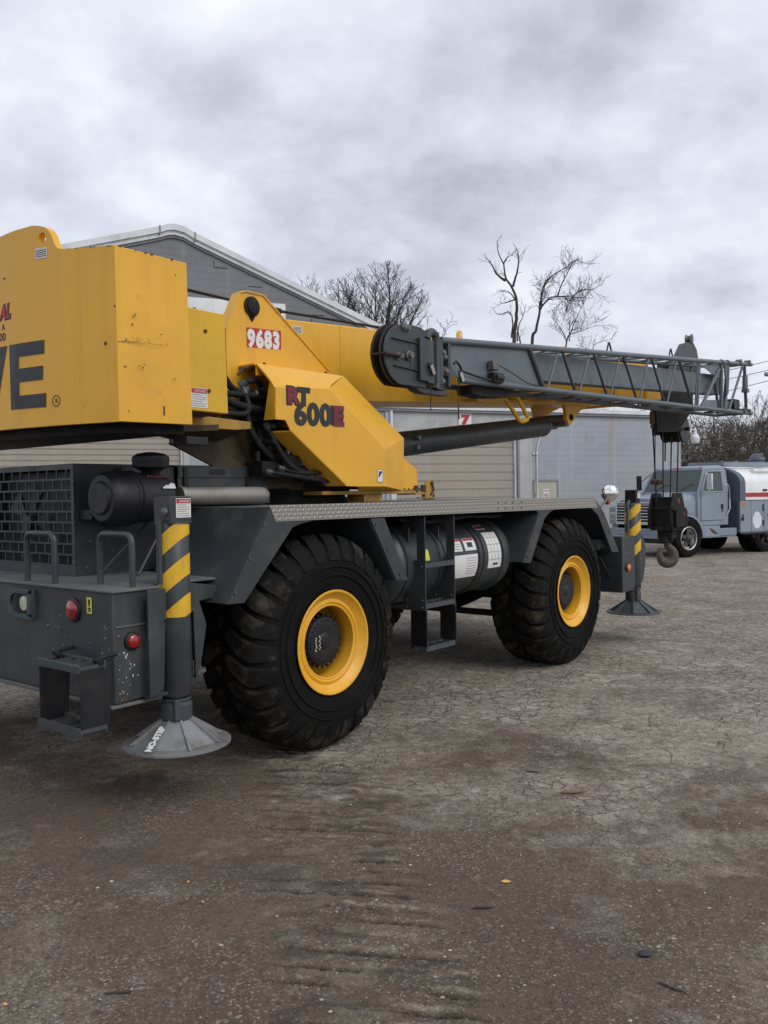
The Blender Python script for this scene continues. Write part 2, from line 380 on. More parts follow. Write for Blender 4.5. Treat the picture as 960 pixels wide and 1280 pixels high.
def ground_h(X, Y):
    near = np.clip((16-Y)/8, 0, 1)
    h = (fbm(X*.35, Y*.35, 4, 3)-.47)*.035 + near*((fbm(X*2.2, Y*2.2, 4, 5)-.47)*.010 + (fbm(X*11, Y*11, 3, 9)-.44)*.006)
    m, cx = track_mask(X, Y)
    wob = (fbm(X*3, Y*3, 3, 21)-.45)*1.6
    ph = (Y + (X-cx)*.16 + wob*.022)/.125
    r = ph-np.floor(ph)
    grv = np.clip(1-np.abs(r-.5)/.07, 0, 1)**.5*(.55+.9*fbm(X*9, Y*9, 2, 13))
    brk = np.clip((fbm(X*2.6, Y*7.0, 4, 33)-.40)*11, 0, 1)
    saw = (r-.5)*.008
    h = h + m*(saw*brk - grv*brk*.030 + (fbm(X*8, Y*12, 5, 8)-.47)*.034 + (fbm(X*30, Y*34, 2, 18)-.4)*.006)
    return h
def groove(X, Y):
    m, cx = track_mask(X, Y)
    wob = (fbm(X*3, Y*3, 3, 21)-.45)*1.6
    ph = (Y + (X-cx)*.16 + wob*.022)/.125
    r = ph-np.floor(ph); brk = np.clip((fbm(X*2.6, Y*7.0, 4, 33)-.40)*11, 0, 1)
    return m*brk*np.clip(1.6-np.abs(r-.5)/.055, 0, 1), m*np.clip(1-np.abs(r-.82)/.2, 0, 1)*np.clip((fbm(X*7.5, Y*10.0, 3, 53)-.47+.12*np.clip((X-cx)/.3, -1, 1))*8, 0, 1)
def build_ground():
    # one sheet: dense near the yard, coarse to the horizon
    ys = []; y = 0.9
    while y < 14: ys.append(y); y *= 1.0032
    while y < 60: ys.append(y); y *= 1.03
    while y < 2500: ys.append(y); y *= 1.25
    ys = np.array([-2500, -400, -60, -10, -2, 0, .4, .7]+ys)
    k = np.linspace(-1, 1, 620)
    ny, nx = len(ys), len(k)
    hw = np.maximum(.62*np.abs(ys)+1.2, 2.0)
    X = hw[:, None]*k[None, :]; Y = np.repeat(ys[:, None], nx, 1)
    # wide wings left and right
    wing = np.array([3000., 300., 40.]); XL = -(hw[:, None]+wing[None, :]); XR = hw[:, None]+wing[None, ::-1]
    X = np.concatenate([XL, X, XR], 1); Y = np.repeat(ys[:, None], X.shape[1], 1)
    Z = np.where((Y > .8) & (Y < 60) & (np.abs(X) < hw[:, None]+1), ground_h(X, Y), -.005)
    nx = X.shape[1]
    co = np.stack([X, Y, Z], -1).reshape(-1, 3)
    i = np.arange(ny-1)[:, None]*nx+np.arange(nx-1)[None, :]
    F = np.stack([i, i+1, i+nx+1, i+nx], -1).reshape(-1, 4)
    me = bpy.data.meshes.new('ground'); me.vertices.add(len(co)); me.vertices.foreach_set('co', co.ravel())
    me.loops.add(F.size); me.loops.foreach_set('vertex_index', F.ravel().astype(np.int32))
    me.polygons.add(len(F)); me.polygons.foreach_set('loop_start', (np.arange(len(F))*4).astype(np.int32))
    me.polygons.foreach_set('loop_total', np.full(len(F), 4, np.int32)); me.update(); me.validate()
    me.polygons.foreach_set('use_smooth', np.ones(len(F), bool))
    tm, _ = track_mask(co[:, 0], co[:, 1])
    at = me.attributes.new('track', 'FLOAT', 'POINT'); at.data.foreach_set('value', tm.astype(np.float32))
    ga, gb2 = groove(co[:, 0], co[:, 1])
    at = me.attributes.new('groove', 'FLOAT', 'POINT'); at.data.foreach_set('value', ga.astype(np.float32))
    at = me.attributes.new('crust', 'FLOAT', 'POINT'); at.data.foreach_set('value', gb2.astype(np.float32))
    me.materials.append(ground_mat()); o = link('ground', me, kind='structure'); return o
def ground_mat():
    m = bpy.data.materials.new('yard_dirt_and_asphalt'); m.use_nodes = True; t = m.node_tree; b = t.nodes['Principled BSDF']
    c = t.nodes.new('ShaderNodeTexCoord'); P = c.outputs['Object']
    def noi(sc, det=5, rg=.6, lo=0.0, hi=1.0, scl=(1, 1, 1), loc=(0, 0, 0)):
        mp = t.nodes.new('ShaderNodeMapping'); mp.inputs['Scale'].default_value = scl; mp.inputs['Location'].default_value = loc; t.links.new(P, mp.inputs[0])
        n = t.nodes.new('ShaderNodeTexNoise'); n.inputs['Scale'].default_value = sc; n.inputs['Detail'].default_value = det; n.inputs['Roughness'].default_value = rg
        t.links.new(mp.outputs[0], n.inputs['Vector'])
        r = t.nodes.new('ShaderNodeMapRange'); r.inputs[1].default_value = lo; r.inputs[2].default_value = hi; t.links.new(n.outputs[0], r.inputs[0]); return r.outputs[0]
    def vor(sc, feat='F1', out='Distance', rnd=1.0, warp=0.0):
        v = t.nodes.new('ShaderNodeTexVoronoi'); v.feature = feat; v.inputs['Scale'].default_value = sc; v.inputs['Randomness'].default_value = rnd
        if warp:
            n = t.nodes.new('ShaderNodeTexNoise'); n.inputs['Scale'].default_value = sc*.8; n.inputs['Detail'].default_value = 4; t.links.new(P, n.inputs['Vector'])
            a = t.nodes.new('ShaderNodeVectorMath'); a.operation = 'MULTIPLY_ADD'; t.links.new(n.outputs['Color'], a.inputs[0]); a.inputs[1].default_value = (warp,)*3; t.links.new(P, a.inputs[2])
            t.links.new(a.outputs[0], v.inputs['Vector'])
        else: t.links.new(P, v.inputs['Vector'])
        return v.outputs[out]
    def mr(v, lo, hi):
        r = t.nodes.new('ShaderNodeMapRange'); r.inputs[1].default_value = lo; r.inputs[2].default_value = hi; t.links.new(v, r.inputs[0]); return r.outputs[0]
    def mix(f, a, bq):
        x = t.nodes.new('ShaderNodeMixRGB')
        for i, v in ((0, f), (1, a), (2, bq)):
            if isinstance(v, tuple): x.inputs[i].default_value = (*v, 1)
            elif isinstance(v, (int, float)): x.inputs[i].default_value = v
            else: t.links.new(v, x.inputs[i])
        return x.outputs[0]
    mul = lambda a, b_: mathn('MULTIPLY', a, b_, t)
    s = t.nodes.new('ShaderNodeSeparateXYZ'); t.links.new(P, s.inputs[0])
    far = mr(mathn('ADD', s.outputs[1], mul(s.outputs[0], .35), t), 4.2, 7.5)        # the old asphalt shows through away from the muddy corner
    dirt = mix(noi(1.1, 6, .6, .3, .7), (.100, .073, .053), (.155, .119, .088))
    asph = mix(noi(1.6, 7, .65, .3, .7), (.20, .163, .126), (.38, .325, .262))
    patch = noi(.75, 8, .66, .40, .60, loc=(3.3, 1.2, 0))
    cover = mathn('ADD', mul(far, .62), mul(patch, .50), t)
    cover = mr(cover, .42, .78)
    col = mix(cover, dirt, asph)
    lightp = mul(noi(2.6, 8, .7, .56, .68, loc=(7, 2, 0)), mathn('ADD', mul(far, .6), .25, t)); col = mix(mul(lightp, .85), col, (.46, .425, .365))
    chunk = mul(mul(noi(11, 10, .82, .50, .57, loc=(2, 4, 0)), cover), .75); col = mix(chunk, col, (.46, .42, .36))
    chunk2 = mul(noi(17, 10, .85, .52, .58, loc=(12, 5, 0)), .72); col = mix(chunk2, col, (.075, .058, .044))
    # fine aggregate
    ag = vor(130, 'F1', 'Color'); agr = t.nodes.new('ShaderNodeSeparateColor'); t.links.new(ag, agr.inputs[0])
    spk = mathn('ADD', .25, mul(noi(1.7, 6, .6, .40, .62, loc=(8, 3, 0)), .75), t)
    col = mix(mul(mul(mr(agr.outputs[0], .84, .98), spk), .60), col, (.42, .39, .35))
    col = mix(mul(mr(agr.outputs[1], .78, .98), .60), col, (.035, .03, .027))
    ag2 = vor(70, 'F1', 'Color'); agr2 = t.nodes.new('ShaderNodeSeparateColor'); t.links.new(ag2, agr2.inputs[0])
    col = mix(mul(mul(mr(agr2.outputs[0], .93, .99), spk), .45), col, (.40, .37, .33))
    # alligator cracks in the exposed asphalt
    crk = mul(mr(vor(7.5, 'DISTANCE_TO_EDGE', 'Distance', 1, .22), .05, .0), noi(3, 6, .7, .36, .50, loc=(4, 4, 0))); crk2 = mul(mr(vor(2.1, 'DISTANCE_TO_EDGE', 'Distance', 1, .45), .022, .0), noi(2, 6, .7, .38, .50, loc=(6, 1, 0)))
    plt = t.nodes.new('ShaderNodeSeparateColor'); t.links.new(vor(7.5, 'F1', 'Color', 1, .22), plt.inputs[0])
    col = mix(mul(mul(mr(plt.outputs[0], .55, .95), cover), mul(noi(.8, 5, .65, .46, .58, loc=(9, 9, 0)), .60)), col, (.47, .435, .375))
    cmask = mul(cover, noi(.5, 4, .6, .34, .50, loc=(1, 9, 0)))
    cr = mathn('MAXIMUM', mul(crk, cmask), mul(crk2, mul(cover, .8)), t)
    col = mix(mul(cr, .8), col, (.060, .048, .038))
    at = t.nodes.new('ShaderNodeAttribute'); at.attribute_name = 'track'
    tr = at.outputs['Fac']
    col = mix(mul(mul(tr, noi(4.5, 7, .6, .50, .66, scl=(1, 2.2, 1))), .62), col, (.21, .18, .14))
    col = mix(mul(mul(tr, noi(3.1, 6, .6, .52, .64, scl=(1, 2.6, 1), loc=(5, 5, 0))), .65), col, (.045, .034, .026))
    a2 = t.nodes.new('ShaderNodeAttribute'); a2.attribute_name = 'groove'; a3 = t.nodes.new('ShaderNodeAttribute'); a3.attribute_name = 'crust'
    col = mix(mul(mul(a2.outputs['Fac'], noi(9, 6, .7, .20, .40)), .96), col, (.014, .010, .007)); col = mix(mul(mul(a3.outputs['Fac'], noi(16, 8, .75, .42, .58)), .95), col, (.36, .31, .235))  # shade of the grooves painted near-black into the soil; pale crust chips
    wet = noi(.55, 5, .55, .60, .70, loc=(2.5, 6.1, 0)); col = mix(mul(wet, .35), col, (.07, .058, .048))
    t.links.new(col, b.inputs['Base Color']); b.inputs['Specular IOR Level'].default_value = .25
    rg = t.nodes.new('ShaderNodeMapRange'); rg.inputs[3].default_value = .82; rg.inputs[4].default_value = .98; t.links.new(noi(3, 4), rg.inputs[0]); t.links.new(rg.outputs[0], b.inputs['Roughness'])
    hh = mathn('ADD', mul(vor(120), -.5), mathn('ADD', mul(noi(9, 9, .75), 2.2), mul(vor(55), -.4), t), t)
    hh = mathn('SUBTRACT', hh, mul(cr, 1.2), t)
    bp = t.nodes.new('ShaderNodeBump'); bp.inputs['Strength'].default_value = .9; bp.inputs['Distance'].default_value = .009
    t.links.new(hh, bp.inputs['Height']); t.links.new(bp.outputs[0], b.inputs['Normal'])
    return m
build_ground()
def gz(x, y): return float(ground_h(np.array([x]), np.array([y]))[0])

def build_stones():
    mb_v = []; mb_f = []; n = 5200
    ico = [(0,0,1),(.9,0,.1),(.28,.85,-.05),(-.72,.53,.1),(-.7,-.55,-.05),(.3,-.85,.1),(0,0,-.8)]
    fc = [(0,1,2),(0,2,3),(0,3,4),(0,4,5),(0,5,1),(6,2,1),(6,3,2),(6,4,3),(6,5,4),(6,1,5)]
    ys = 1.6*np.exp(RNG.random(n)*2.2); xs = (RNG.random(n)*2-1)*(.5*ys+.3)
    keep = (fbm(xs*1.1, ys*1.1, 3, 41)+RNG.random(n)*.5) > .62
    xs, ys = xs[keep], ys[keep]; hs = ground_h(xs, ys)
    V = []; F = []
    for i, (x, y, h) in enumerate(zip(xs, ys, hs)):
        r = .0022 + .0075*random.random()**5; a = random.random()*6.28; fl = random.uniform(.4, .9)
        o = len(V)
        for p in ico:
            k = random.uniform(.75, 1.2)*r
            V.append((x+(p[0]*math.cos(a)-p[1]*math.sin(a))*k*1.2, y+(p[0]*math.sin(a)+p[1]*math.cos(a))*k, h+p[2]*k*fl+r*.25))
        F += [tuple(j+o for j in f) for f in fc]
    me = bpy.data.meshes.new('gravel'); me.from_pydata(V, [], F)
    m = bpy.data.materials.new('gravel_stone'); m.use_nodes = True; t = m.node_tree; b = t.nodes['Principled BSDF']
    g = t.nodes.new('ShaderNodeNewGeometry'); cr = t.nodes.new('ShaderNodeValToRGB'); t.links.new(g.outputs['Random Per Island'], cr.inputs[0])
    cr.color_ramp.elements[0].color = (.10, .085, .07, 1); cr.color_ramp.elements[1].color = (.46, .43, .38, 1)
    t.links.new(cr.outputs[0], b.inputs['Base Color']); b.inputs['Roughness'].default_value = .85
    me.materials.append(m); link('gravel', me, kind='stuff', label='small pale stones scattered over the dirt')
build_stones()

# ================================================================== the crane
CR = thing('mobile_crane', 'yellow and charcoal mobile crane with huge tyres and a lattice jib stowed along its boom', 'crane',
           (-1.6096, 7.0086, 0), math.atan2(.77762, .62873))
WB, RT = 3.66, .768
def build_wheel():
    """one wheel, axle along local Y (outer face towards -Y), centre at the origin"""
    W = thing('wheel', None, None)
    c = .29            # half width
    prof = [(-.285,.355),(-.300,.40),(-.312,.47),(-.315,.55),(-.300,.62),(-.270,.678),(-.235,.708),(-.16,.722),(0,.727)]
    prof = prof+[(-a, r) for a, r in prof[-2::-1]]
    mb = MB(); mb.lathe(prof, (0, 0, 0), (0, 1, 0), 96, caps=False)
    # bead rings and moulded sidewall lines
    for d, r in ((-.314, .47), (-.316, .53)):
        mb.lathe([(d-.004, r-.006), (d-.008, r), (d-.004, r+.006), (d+.01, r)], (0, 0, 0), (0, 1, 0), 96, caps=False)
    ty = part('tyre', mb, 'rubber', W, smooth=50)
    # lugs: bars from each shoulder, meeting in a chevron on the crown
    lg = MB(); n = 28
    def carc(a):
        a = abs(a)
        pts = [(0, .727), (.16, .722), (.235, .708), (.270, .678), (.300, .62), (.312, .575)]
        for i in range(len(pts)-1):
            if a <= pts[i+1][0]: k = (a-pts[i][0])/(pts[i+1][0]-pts[i][0]); return pts[i][1]*(1-k)+pts[i+1][1]*k
        return .575
    st = [(.035, .000, .34, .050), (.09, .05, .54, .052), (.15, .135, .60, .053), (.21, .20, .62, .046), (.250, .235, .61, .034), (.285, .255, .58, .018), (.312, .262, .50, .004)]
    for side in (-1, 1):
        for k in range(n):
            th0 = 2*PI*(k+(.5 if side > 0 else 0))/n; vs = []
            rnd = random.uniform(.97, 1.03)
            for (a, sk, wd, hgt) in st:
                th = th0 - sk*.62; hw = PI/n*wd*1.16*rnd; rb = carc(a)-.004; rtp = (RT-.004-abs(a)**2*.22 if a < .23 else carc(a)+hgt)
                if a >= .288: rtp = carc(a)+hgt
                for (q, r) in ((-hw*1.18, rb), (-hw, rtp), (hw, rtp), (hw*1.18, rb)):
                    vs.append((math.sin(th+q)*r, side*(a+(.006 if a > .28 else 0)), math.cos(th+q)*r))
            m_ = len(st); fs = [(0, 1, 2, 3), (4*m_-1, 4*m_-2, 4*m_-3, 4*m_-4)]
            for i in range(m_-1):
                for j in range(4): fs.append((4*i+j, 4*i+(j+1) % 4, 4*i+4+(j+1) % 4, 4*i+4+j))
            lg.add(vs, fs)
    part('tread_lugs', lg, 'tread', W, bev=.005, smooth=30, kind='stuff', seg=1)
    rm = MB()
    rm.lathe([(-.302,.358),(-.308,.366),(-.312,.362),(-.310,.350),(-.294,.338),(-.272,.312),(-.262,.300),(-.264,.292),(-.270,.288),(-.272,.276),(-.262,.268),(-.262,.262),(-.266,.258),(-.262,.250),(-.20,.250),(-.13,.250),(-.11,.262),(-.02,.262),(0,.250),(.03,.25),(.03,.12),(.06,.10),(.06,.01)], (0, 0, 0), (0, 1, 0), 72, caps=False)
    rim = part('rim', rm, 'yellow', W, smooth=32)
    vl = MB(); vl.tube([(.06, -.20, -.24), (.09, -.15, -.225), (.12, -.14, -.215)], .008, 6); part('valve', vl, 'blacksteel', rim)
    hb = MB(); hb.lathe([(.02,.19),(-.14,.19),(-.155,.182),(-.19,.178),(-.215,.165),(-.222,.13),(-.215,.06),(-.222,.05),(-.225,.02),(-.225,.001)], (0, 0, 0), (0, 1, 0), 48)
    hub = part('hub', hb, 'black', W, bev=.002)
    bl = MB()
    for k in range(24):
        a = 2*PI*k/24; bl.lathe([(-.200,.010),(-.185,.010)], (math.cos(a)*.187, 0, math.sin(a)*.187), (0, 1, 0), 6)
        bl.lathe([(-.225,.006),(-.21,.006)], (math.cos(a)*.148, 0, math.sin(a)*.148), (0, 1, 0), 6)
    part('hub_bolts', bl, 'black', hub, kind='stuff')
    return W
WH = build_wheel()
def copy_tree(o, parent=None):
    c = o.copy(); COL.objects.link(c); c.parent = parent
    for ch in list(o.children): copy_tree(ch, c)
    return c
first = True
for u in (0, WB):
    for sgn in (1, -1):
        W = WH if first else copy_tree(WH, None); first = False
        W.parent = CR; W.location = U(u, 1.30*sgn, .757); W.rotation_euler = (0, (.31 if u else 1.07)+(.7 if sgn < 0 else 0), 0) if sgn > 0 else (0, .5, PI)
# chalk figures on the near rear hub face
hubs = [o for o in WH.children if o.name.startswith('hub')]
def squig(mb, x, z, h, y=-.2275):
    for k in range(9):
        zz = z + h*k/9; dx = random.uniform(-.006, .006)
        mb.box((x+dx-.003, y, zz), (x+dx+.003+random.random()*.005, y+.003, zz+h*.06))
mb = MB(); squig(mb, -.062, -.05, .10); squig(mb, -.10, -.06, .10)
ck = link('chalk_marks', mb.mesh('chalk_marks', 'white'), hubs[0]); ck.rotation_euler = (0, -1.07, 0)

# ---- axles and frame
for u in (0, WB):
    mb = MB(); mb.lathe([(-1.05, .13), (-.5, .13), (-.35, .20), (-.2, .26), (.2, .26), (.35, .20), (.5, .13), (1.05, .13)], U(u, 0, .757), (0, 1, 0), 20)
    for s_ in (-1, 1): mb.lathe([(-.12, .22), (.12, .22)], U(u, s_*.93, .757), (0, 1, 0), 20)
    part('axle', mb, 'blacksteel', CR)
mb = MB(); mb.box(U(-1.3, -.52, .95), U(5.7, .52, 1.55)); mb.box(U(.9, -.6, .85), U(2.6, .3, 1.3)); mb.box(U(1.0, -.9, .98), U(5.2, .9, 1.08))
part('chassis_frame', mb, 'blacksteel', CR)
mb = MB(); mb.tube([U(.2, .3, .8), U(3.4, .3, .8)], .05, 8); mb.tube([U(3.3, -.9, .52), U(3.3, .95, .52)], .035, 8); mb.tube([U(-.1, .7, .52), U(-.1, -.9, .52)], .03, 8)
part('drive_shaft', mb, 'blacksteel', CR)

# ---- deck and fenders
VD = 1.62
mb = MB(); mb.box(U(-.60, -VD+.02, 1.640), U(4.12, VD-.02, 1.712)); part('deck', mb, 'greydusty', CR)
mb = MB(); mb.prism([U(-.606, VD-.016, 1.72), U(-.555, VD-.016, 1.617), U(4.20, VD-.016, 1.607), U(4.127, VD-.016, 1.712)], U(0, .018, 0)); mb.box(U(-.60, VD-.20, 1.713), U(4.127, VD, 1.7205))
part('tread_plate', mb, 'diamond', CR)
mb = MB()
for (u, z) in ((2.17, 1.69), (2.17, 1.64), (2.30, 1.69), (2.30, 1.64), (2.42, 1.69), (2.42, 1.64), (2.58, 1.69), (2.58, 1.64)): mb.lathe([(0, .008), (.004, .006)], U(u, VD+.002, z), U(0, 1, 0), 8)
part('rivets', mb, 'blacksteel', CR, kind='stuff')
def fender(pts_o, pts_i, side, v_in=.78):
    """side flange strip between the outer and inner lines + sheet that runs across towards the frame"""
    vo = VD*side; g = part('fender', MB().prism([U(a, vo-.012*side, b) for a, b in pts_o+pts_i[::-1]], U(0, .012*side, 0)), 'grey', CR)
    mb = MB()
    for (a, b) in zip(pts_o[:-1], pts_o[1:]):
        d = Vector((b[0]-a[0], 0, b[1]-a[1])).normalized(); nn = Vector((d.z, 0, -d.x))*.008
        mb.prism([U(a[0], (VD-.012)*side, a[1]), U(b[0], (VD-.012)*side, b[1]), U(b[0], v_in*side, b[1]), U(a[0], v_in*side, a[1])], nn)
    part('fender_sheet', mb, 'grey', g)
    return g
for sd_ in (1, -1):
    fender([(-.606, 1.706), (-.975, 1.128)], [(-.33, 1.606), (-.40, 1.60), (-.47, 1.565), (-.53, 1.50), (-.835, 1.123)][::1] and [(-.36, 1.62), (-.835, 1.123)], sd_)
    fender([(.40, 1.606), (.69, 1.132)][::1], [(.56, 1.606), (.836, 1.119)], sd_)
    fender([(2.93, 1.606), (2.604, 1.128)], [(3.08, 1.606), (2.745, 1.116)], sd_)
    fender([(4.127, 1.71), (4.36, 1.55), (4.735, 1.10)][::1], [(4.02, 1.62), (4.22, 1.52), (4.56, 1.105)], sd_)
# curved gusset under the deck at the rear fender
mb = MB()
for s_ in (1, -1):
    arc = [(-.36+.20*math.sin(t), 1.618) for t in ()]
    c0 = [(-.56, 1.64), (-.20, 1.612), (-.30, 1.600), (-.40, 1.575), (-.47, 1.53), (-.53, 1.47), (-.60, 1.38)]
    mb.prism([U(a, VD*s_-.014*s_, b) for a, b in c0], U(0, .010*s_, 0))
    c0 = [(2.86, 1.64), (3.32, 1.615), (3.20, 1.60), (3.12, 1.575), (3.04, 1.53), (2.98, 1.46)]
    mb.prism([U(a, VD*s_-.014*s_, b) for a, b in c0], U(0, .010*s_, 0))
part('fender_gusset', mb, 'grey', CR)

mb = MB()
for (a, b) in (((-.66, 1.60), (-.91, 1.19)), ((.46, 1.56), (.74, 1.17)), ((2.94, 1.56), (2.69, 1.18)), ((4.34, 1.52), (4.62, 1.15))):
    for k in range(3): t = k/2; mb.lathe([(0, .013), (.008, .012)], U(a[0]*(1-t)+b[0]*t, VD, a[1]*(1-t)+b[1]*t), U(0, 1, 0), 6)
part('flange_bolts', mb, 'jibdark', CR, kind='stuff')
for (pp_, r_) in (([U(.95, 1.45, 1.58), U(1.3, 1.50, 1.55), U(1.9, 1.48, 1.58), U(2.6, 1.40, 1.56)], .016), ([U(.80, 1.0, .90), U(1.3, 1.25, .84), U(2.0, 1.15, .86), U(2.7, 1.0, .92)], .022), ([U(-.9, 1.2, 1.24), U(-.95, 1.32, 1.10), U(-1.02, 1.34, .90), U(-1.05, 1.30, .72)], .014), ([U(4.5, 1.2, 1.2), U(4.75, 1.4, 1.0), U(4.86, 1.45, .8)], .016)):
    mb = MB(); mb.tube(pp_, r_, 8); part('carrier_hose', mb, 'hose', CR, smooth=60)
# ---- rear outrigger box / bumper body
RB = -1.71
mb = MB()
side = [(RB, .645), (RB, 1.262), (-1.43, 1.262), (-1.36, 1.05), (-1.375, .70), (-1.385, .66)]
mb.prism([U(a, -1.53, b) for a, b in side], U(0, 3.06, 0))
body = part('outrigger_box', mb, 'grey', CR, bev=.006)
mb = MB(); mb.box(U(-1.725, -1.545, 1.262), U(-1.40, 1.545, 1.276)); mb.box(U(-1.40, -1.42, 1.262), U(-.87, 1.42, 1.276)); part('rear_deck', mb, 'greydusty', CR, bev=.003)
mb = MB(); mb.box(U(-1.735, -1.54, .625), U(-1.40, 1.54, .643)); part('bottom_lip', mb, 'greydusty', CR, bev=.003)
mb = MB(); mb.prism([U(-1.70, 1.532, 1.068), U(-1.51, 1.532, 1.068), U(-1.50, 1.532, 1.078), U(-1.70, 1.532, 1.078)], U(0, .006, 0)); part('weld_strip', mb, 'steel', CR)
mb = MB(); mb.tube([U(-1.478, 1.533, 1.255), U(-1.50, 1.533, 1.085), U(-1.43, 1.533, .70), U(-1.40, 1.533, .668)], .004, 5); part('cable_seam', mb, 'black', CR)
for (u, z, m_) in ((-1.645, .985, 0),):
    mb = MB(); mb.lathe([(0, .052), (.014, .050), (.018, .040)], U(-1.592, 1.531, .985), U(0, 1, 0), 20); lm = part('side_marker_light', mb, 'black', CR)
    mb = MB(); mb.lathe([(0, .040), (.014, .036), (.022, .022), (.024, .001)], U(-1.592, 1.545, .985), U(0, 1, 0), 20); part('lens', mb, 'redlens', lm)
mb = MB(); mb.lathe([(0, .072), (.012, .070), (.016, .058)], U(RB-.001, 1.15, 1.145), (-1, 0, 0), 24); tl = part('tail_light', mb, 'black', CR)
mb = MB(); mb.lathe([(0, .058), (.012, .055), (.02, .04), (.024, .001)], U(RB-.012, 1.15, 1.145), (-1, 0, 0), 24); part('lens', mb, 'redlens', tl)
bd = warning_label(CR, U(RB-.002, 1.282, 1.135), U(0, 1, 0), (0, 0, 1), .050, .092, sub=False); bd.data.materials[0] = M['stickyellow']
mb = MB()
for (a, b, c, d) in ((.015, .05, .035, .08), (.012, .012, .04, .022), (.012, .026, .04, .034), (.02, .04, .03, .05)): mb.box(U(RB-.0035, 1.282+a, 1.135+b), U(RB-.0045, 1.282+c, 1.135+d))
part('pictogram', mb, 'blackprint', bd)
# D-shaped lamp guard standing off the body, with a work light in it
mb = MB(); out = []; inn = []; gu = RB-.048
for k in range(13):
    t = PI/2+PI*k/12; out.append((.575+.125*math.cos(t), 1.150+.090*math.sin(t))); inn.append((.585+.085*math.cos(t), 1.150+.062*math.sin(t)))
out = [(.735, 1.240)]+out+[(.735, 1.060)]; inn = [(.705, 1.212)]+inn+[(.705, 1.088)]
for i in range(len(out)-1):
    mb.prism([U(gu, out[i][0], out[i][1]), U(gu, out[i+1][0], out[i+1][1]), U(gu, inn[i+1][0], inn[i+1][1]), U(gu, inn[i][0], inn[i][1])], (.022, 0, 0))
mb.box(U(gu, .705, 1.088), U(gu+.022, .735, 1.212)); mb.box(U(gu+.02, .725, 1.062), U(RB, .735, 1.238)); lg_ = part('lamp_guard', mb, 'jibdark', CR, bev=.002)
mb = MB(); mb.lathe([(0, .058), (.012, .056), (.018, .046)], U(RB-.001, .63, 1.150), (-1, 0, 0), 24); wl = part('work_light', mb, 'black', lg_)
mb = MB(); mb.lathe([(0, .048), (.010, .044), (.016, .001)], U(RB-.019, .63, 1.150), (-1, 0, 0), 24); part('lens', mb, 'creamlens', lg_)
# grab handles
for (u, v0, v1, h0) in ((-1.655, .535, .855, .30), (-1.53, 1.14, 1.46, .30)):
    p = []; r = .05
    for k in range(5): t = PI-k*PI/8; p.append(U(u, v0+r+r*math.cos(t), 1.275+h0-r+r*math.sin(t)))
    for k in range(5): t = PI/2-k*PI/8; p.append(U(u, v1-r+r*math.cos(t), 1.275+h0-r+r*math.sin(t)))
    mb = MB(); mb.tube([U(u, v0, 1.27)]+p+[U(u, v1, 1.27)], .019, 10); part('grab_handle', mb, 'grey', CR, smooth=60)
# bolts and chips on the rear face and side
mb = MB()
for (u, v, z, ax) in ((RB, .86, 1.03, 0), (RB, 1.30, .72, 0), (RB, .28, .97, 0), (-1.68, 1.53, 1.02, 1), (-1.66, 1.53, .70, 1), (-1.44, 1.53, .82, 1), (-1.66, 1.53, .76, 1)):
    mb.lathe([(0, .009), (.006, .007), (.008, .001)], U(u, v, z), (-1, 0, 0) if not ax else U(0, 1, 0), 8)
part('bolts', mb, 'steel', CR, kind='stuff')
mb = MB()
for k in range(26):
    z = .66+random.random()*.28; u = -1.695+random.random()*.17*(1-(z-.66)*1.5); s_ = random.uniform(.002, .007)
    mb.box(U(u, 1.5303, z), U(u+s_, 1.5312, z+s_*random.uniform(.6, 2)))
for k in range(20):
    z = .68+random.random()*.45; v = .9+random.random()*.6; s_ = random.uniform(.002, .005)
    mb.box(U(RB-.0005, v, z), U(RB-.0012, v+s_, z+s_*1.3))
part('paint_chips', mb, 'white', body, kind='stuff')
mb = MB()
for k in range(10):
    a = -1.705+random.random()*.06; z = .648+random.random()**2*.08; mb.box(U(a, 1.5302, z), U(a+.012, 1.5309, z+.016))
part('rust_spots', mb, 'rust', body, kind='stuff')

# ---- folding steps (rear ladder and the side ladder)
def step_bar(mb, a, b, out, th, teeth, tall=.03):
    """serrated step between points a and b, depth vector out"""
    a = Vector(a); b = Vector(b); out = Vector(out); zz = Vector((0, 0, 1))
    for o_ in (0, 1):
        q = out*o_; d = (b-a)
        e = out.normalized()*th*(1 if not o_ else -1)
        mb.prism([a+q, b+q, b+q+e, a+q+e], -zz*tall)
        n = teeth
        for k in range(n):
            t0 = (k+.15)/n; t1 = (k+.85)/n; tm = (t0+t1)/2
            mb.prism([a+q+d*t0, a+q+d*t1, a+q+d*tm+zz*.012], e)
    for k in range(5):
        t = k/4; c = a+(b-a)*t; mb.prism([c-(b-a).normalized()*.003, c+(b-a).normalized()*.003, c+(b-a).normalized()*.003+out, c-(b-a).normalized()*.003+out], -zz*.02)
RL = thing('rear_ladder', None, None, parent=CR)
uo = -1.94
for v in (1.155, 1.56):
    mb = MB(); mb.prism([U(uo, v, .885), U(uo, v, .545), U(uo+.17, v, .565), U(uo+.19, v, .90)], U(0, .012, 0)); part('side_rail', mb, 'black', RL, bev=.002)
    mb = MB(); mb.tube([U(uo+.10, v-.02, .915), U(RB+.01, v-.02, .93)], .010, 6); mb.lathe([(-.03, .015), (.03, .015)], U(uo+.12, v, .905), (0, 1, 0), 10); part('hinge', mb, 'blacksteel', RL)
for z in (.90, .565):
    mb = MB(); step_bar(mb, U(uo-.01, 1.15, z), U(uo-.01, 1.575, z), (.16, 0, 0), .006, 18, .035); part('step', mb, 'jibdark', RL)
SL = thing('side_ladder', None, None, parent=CR)
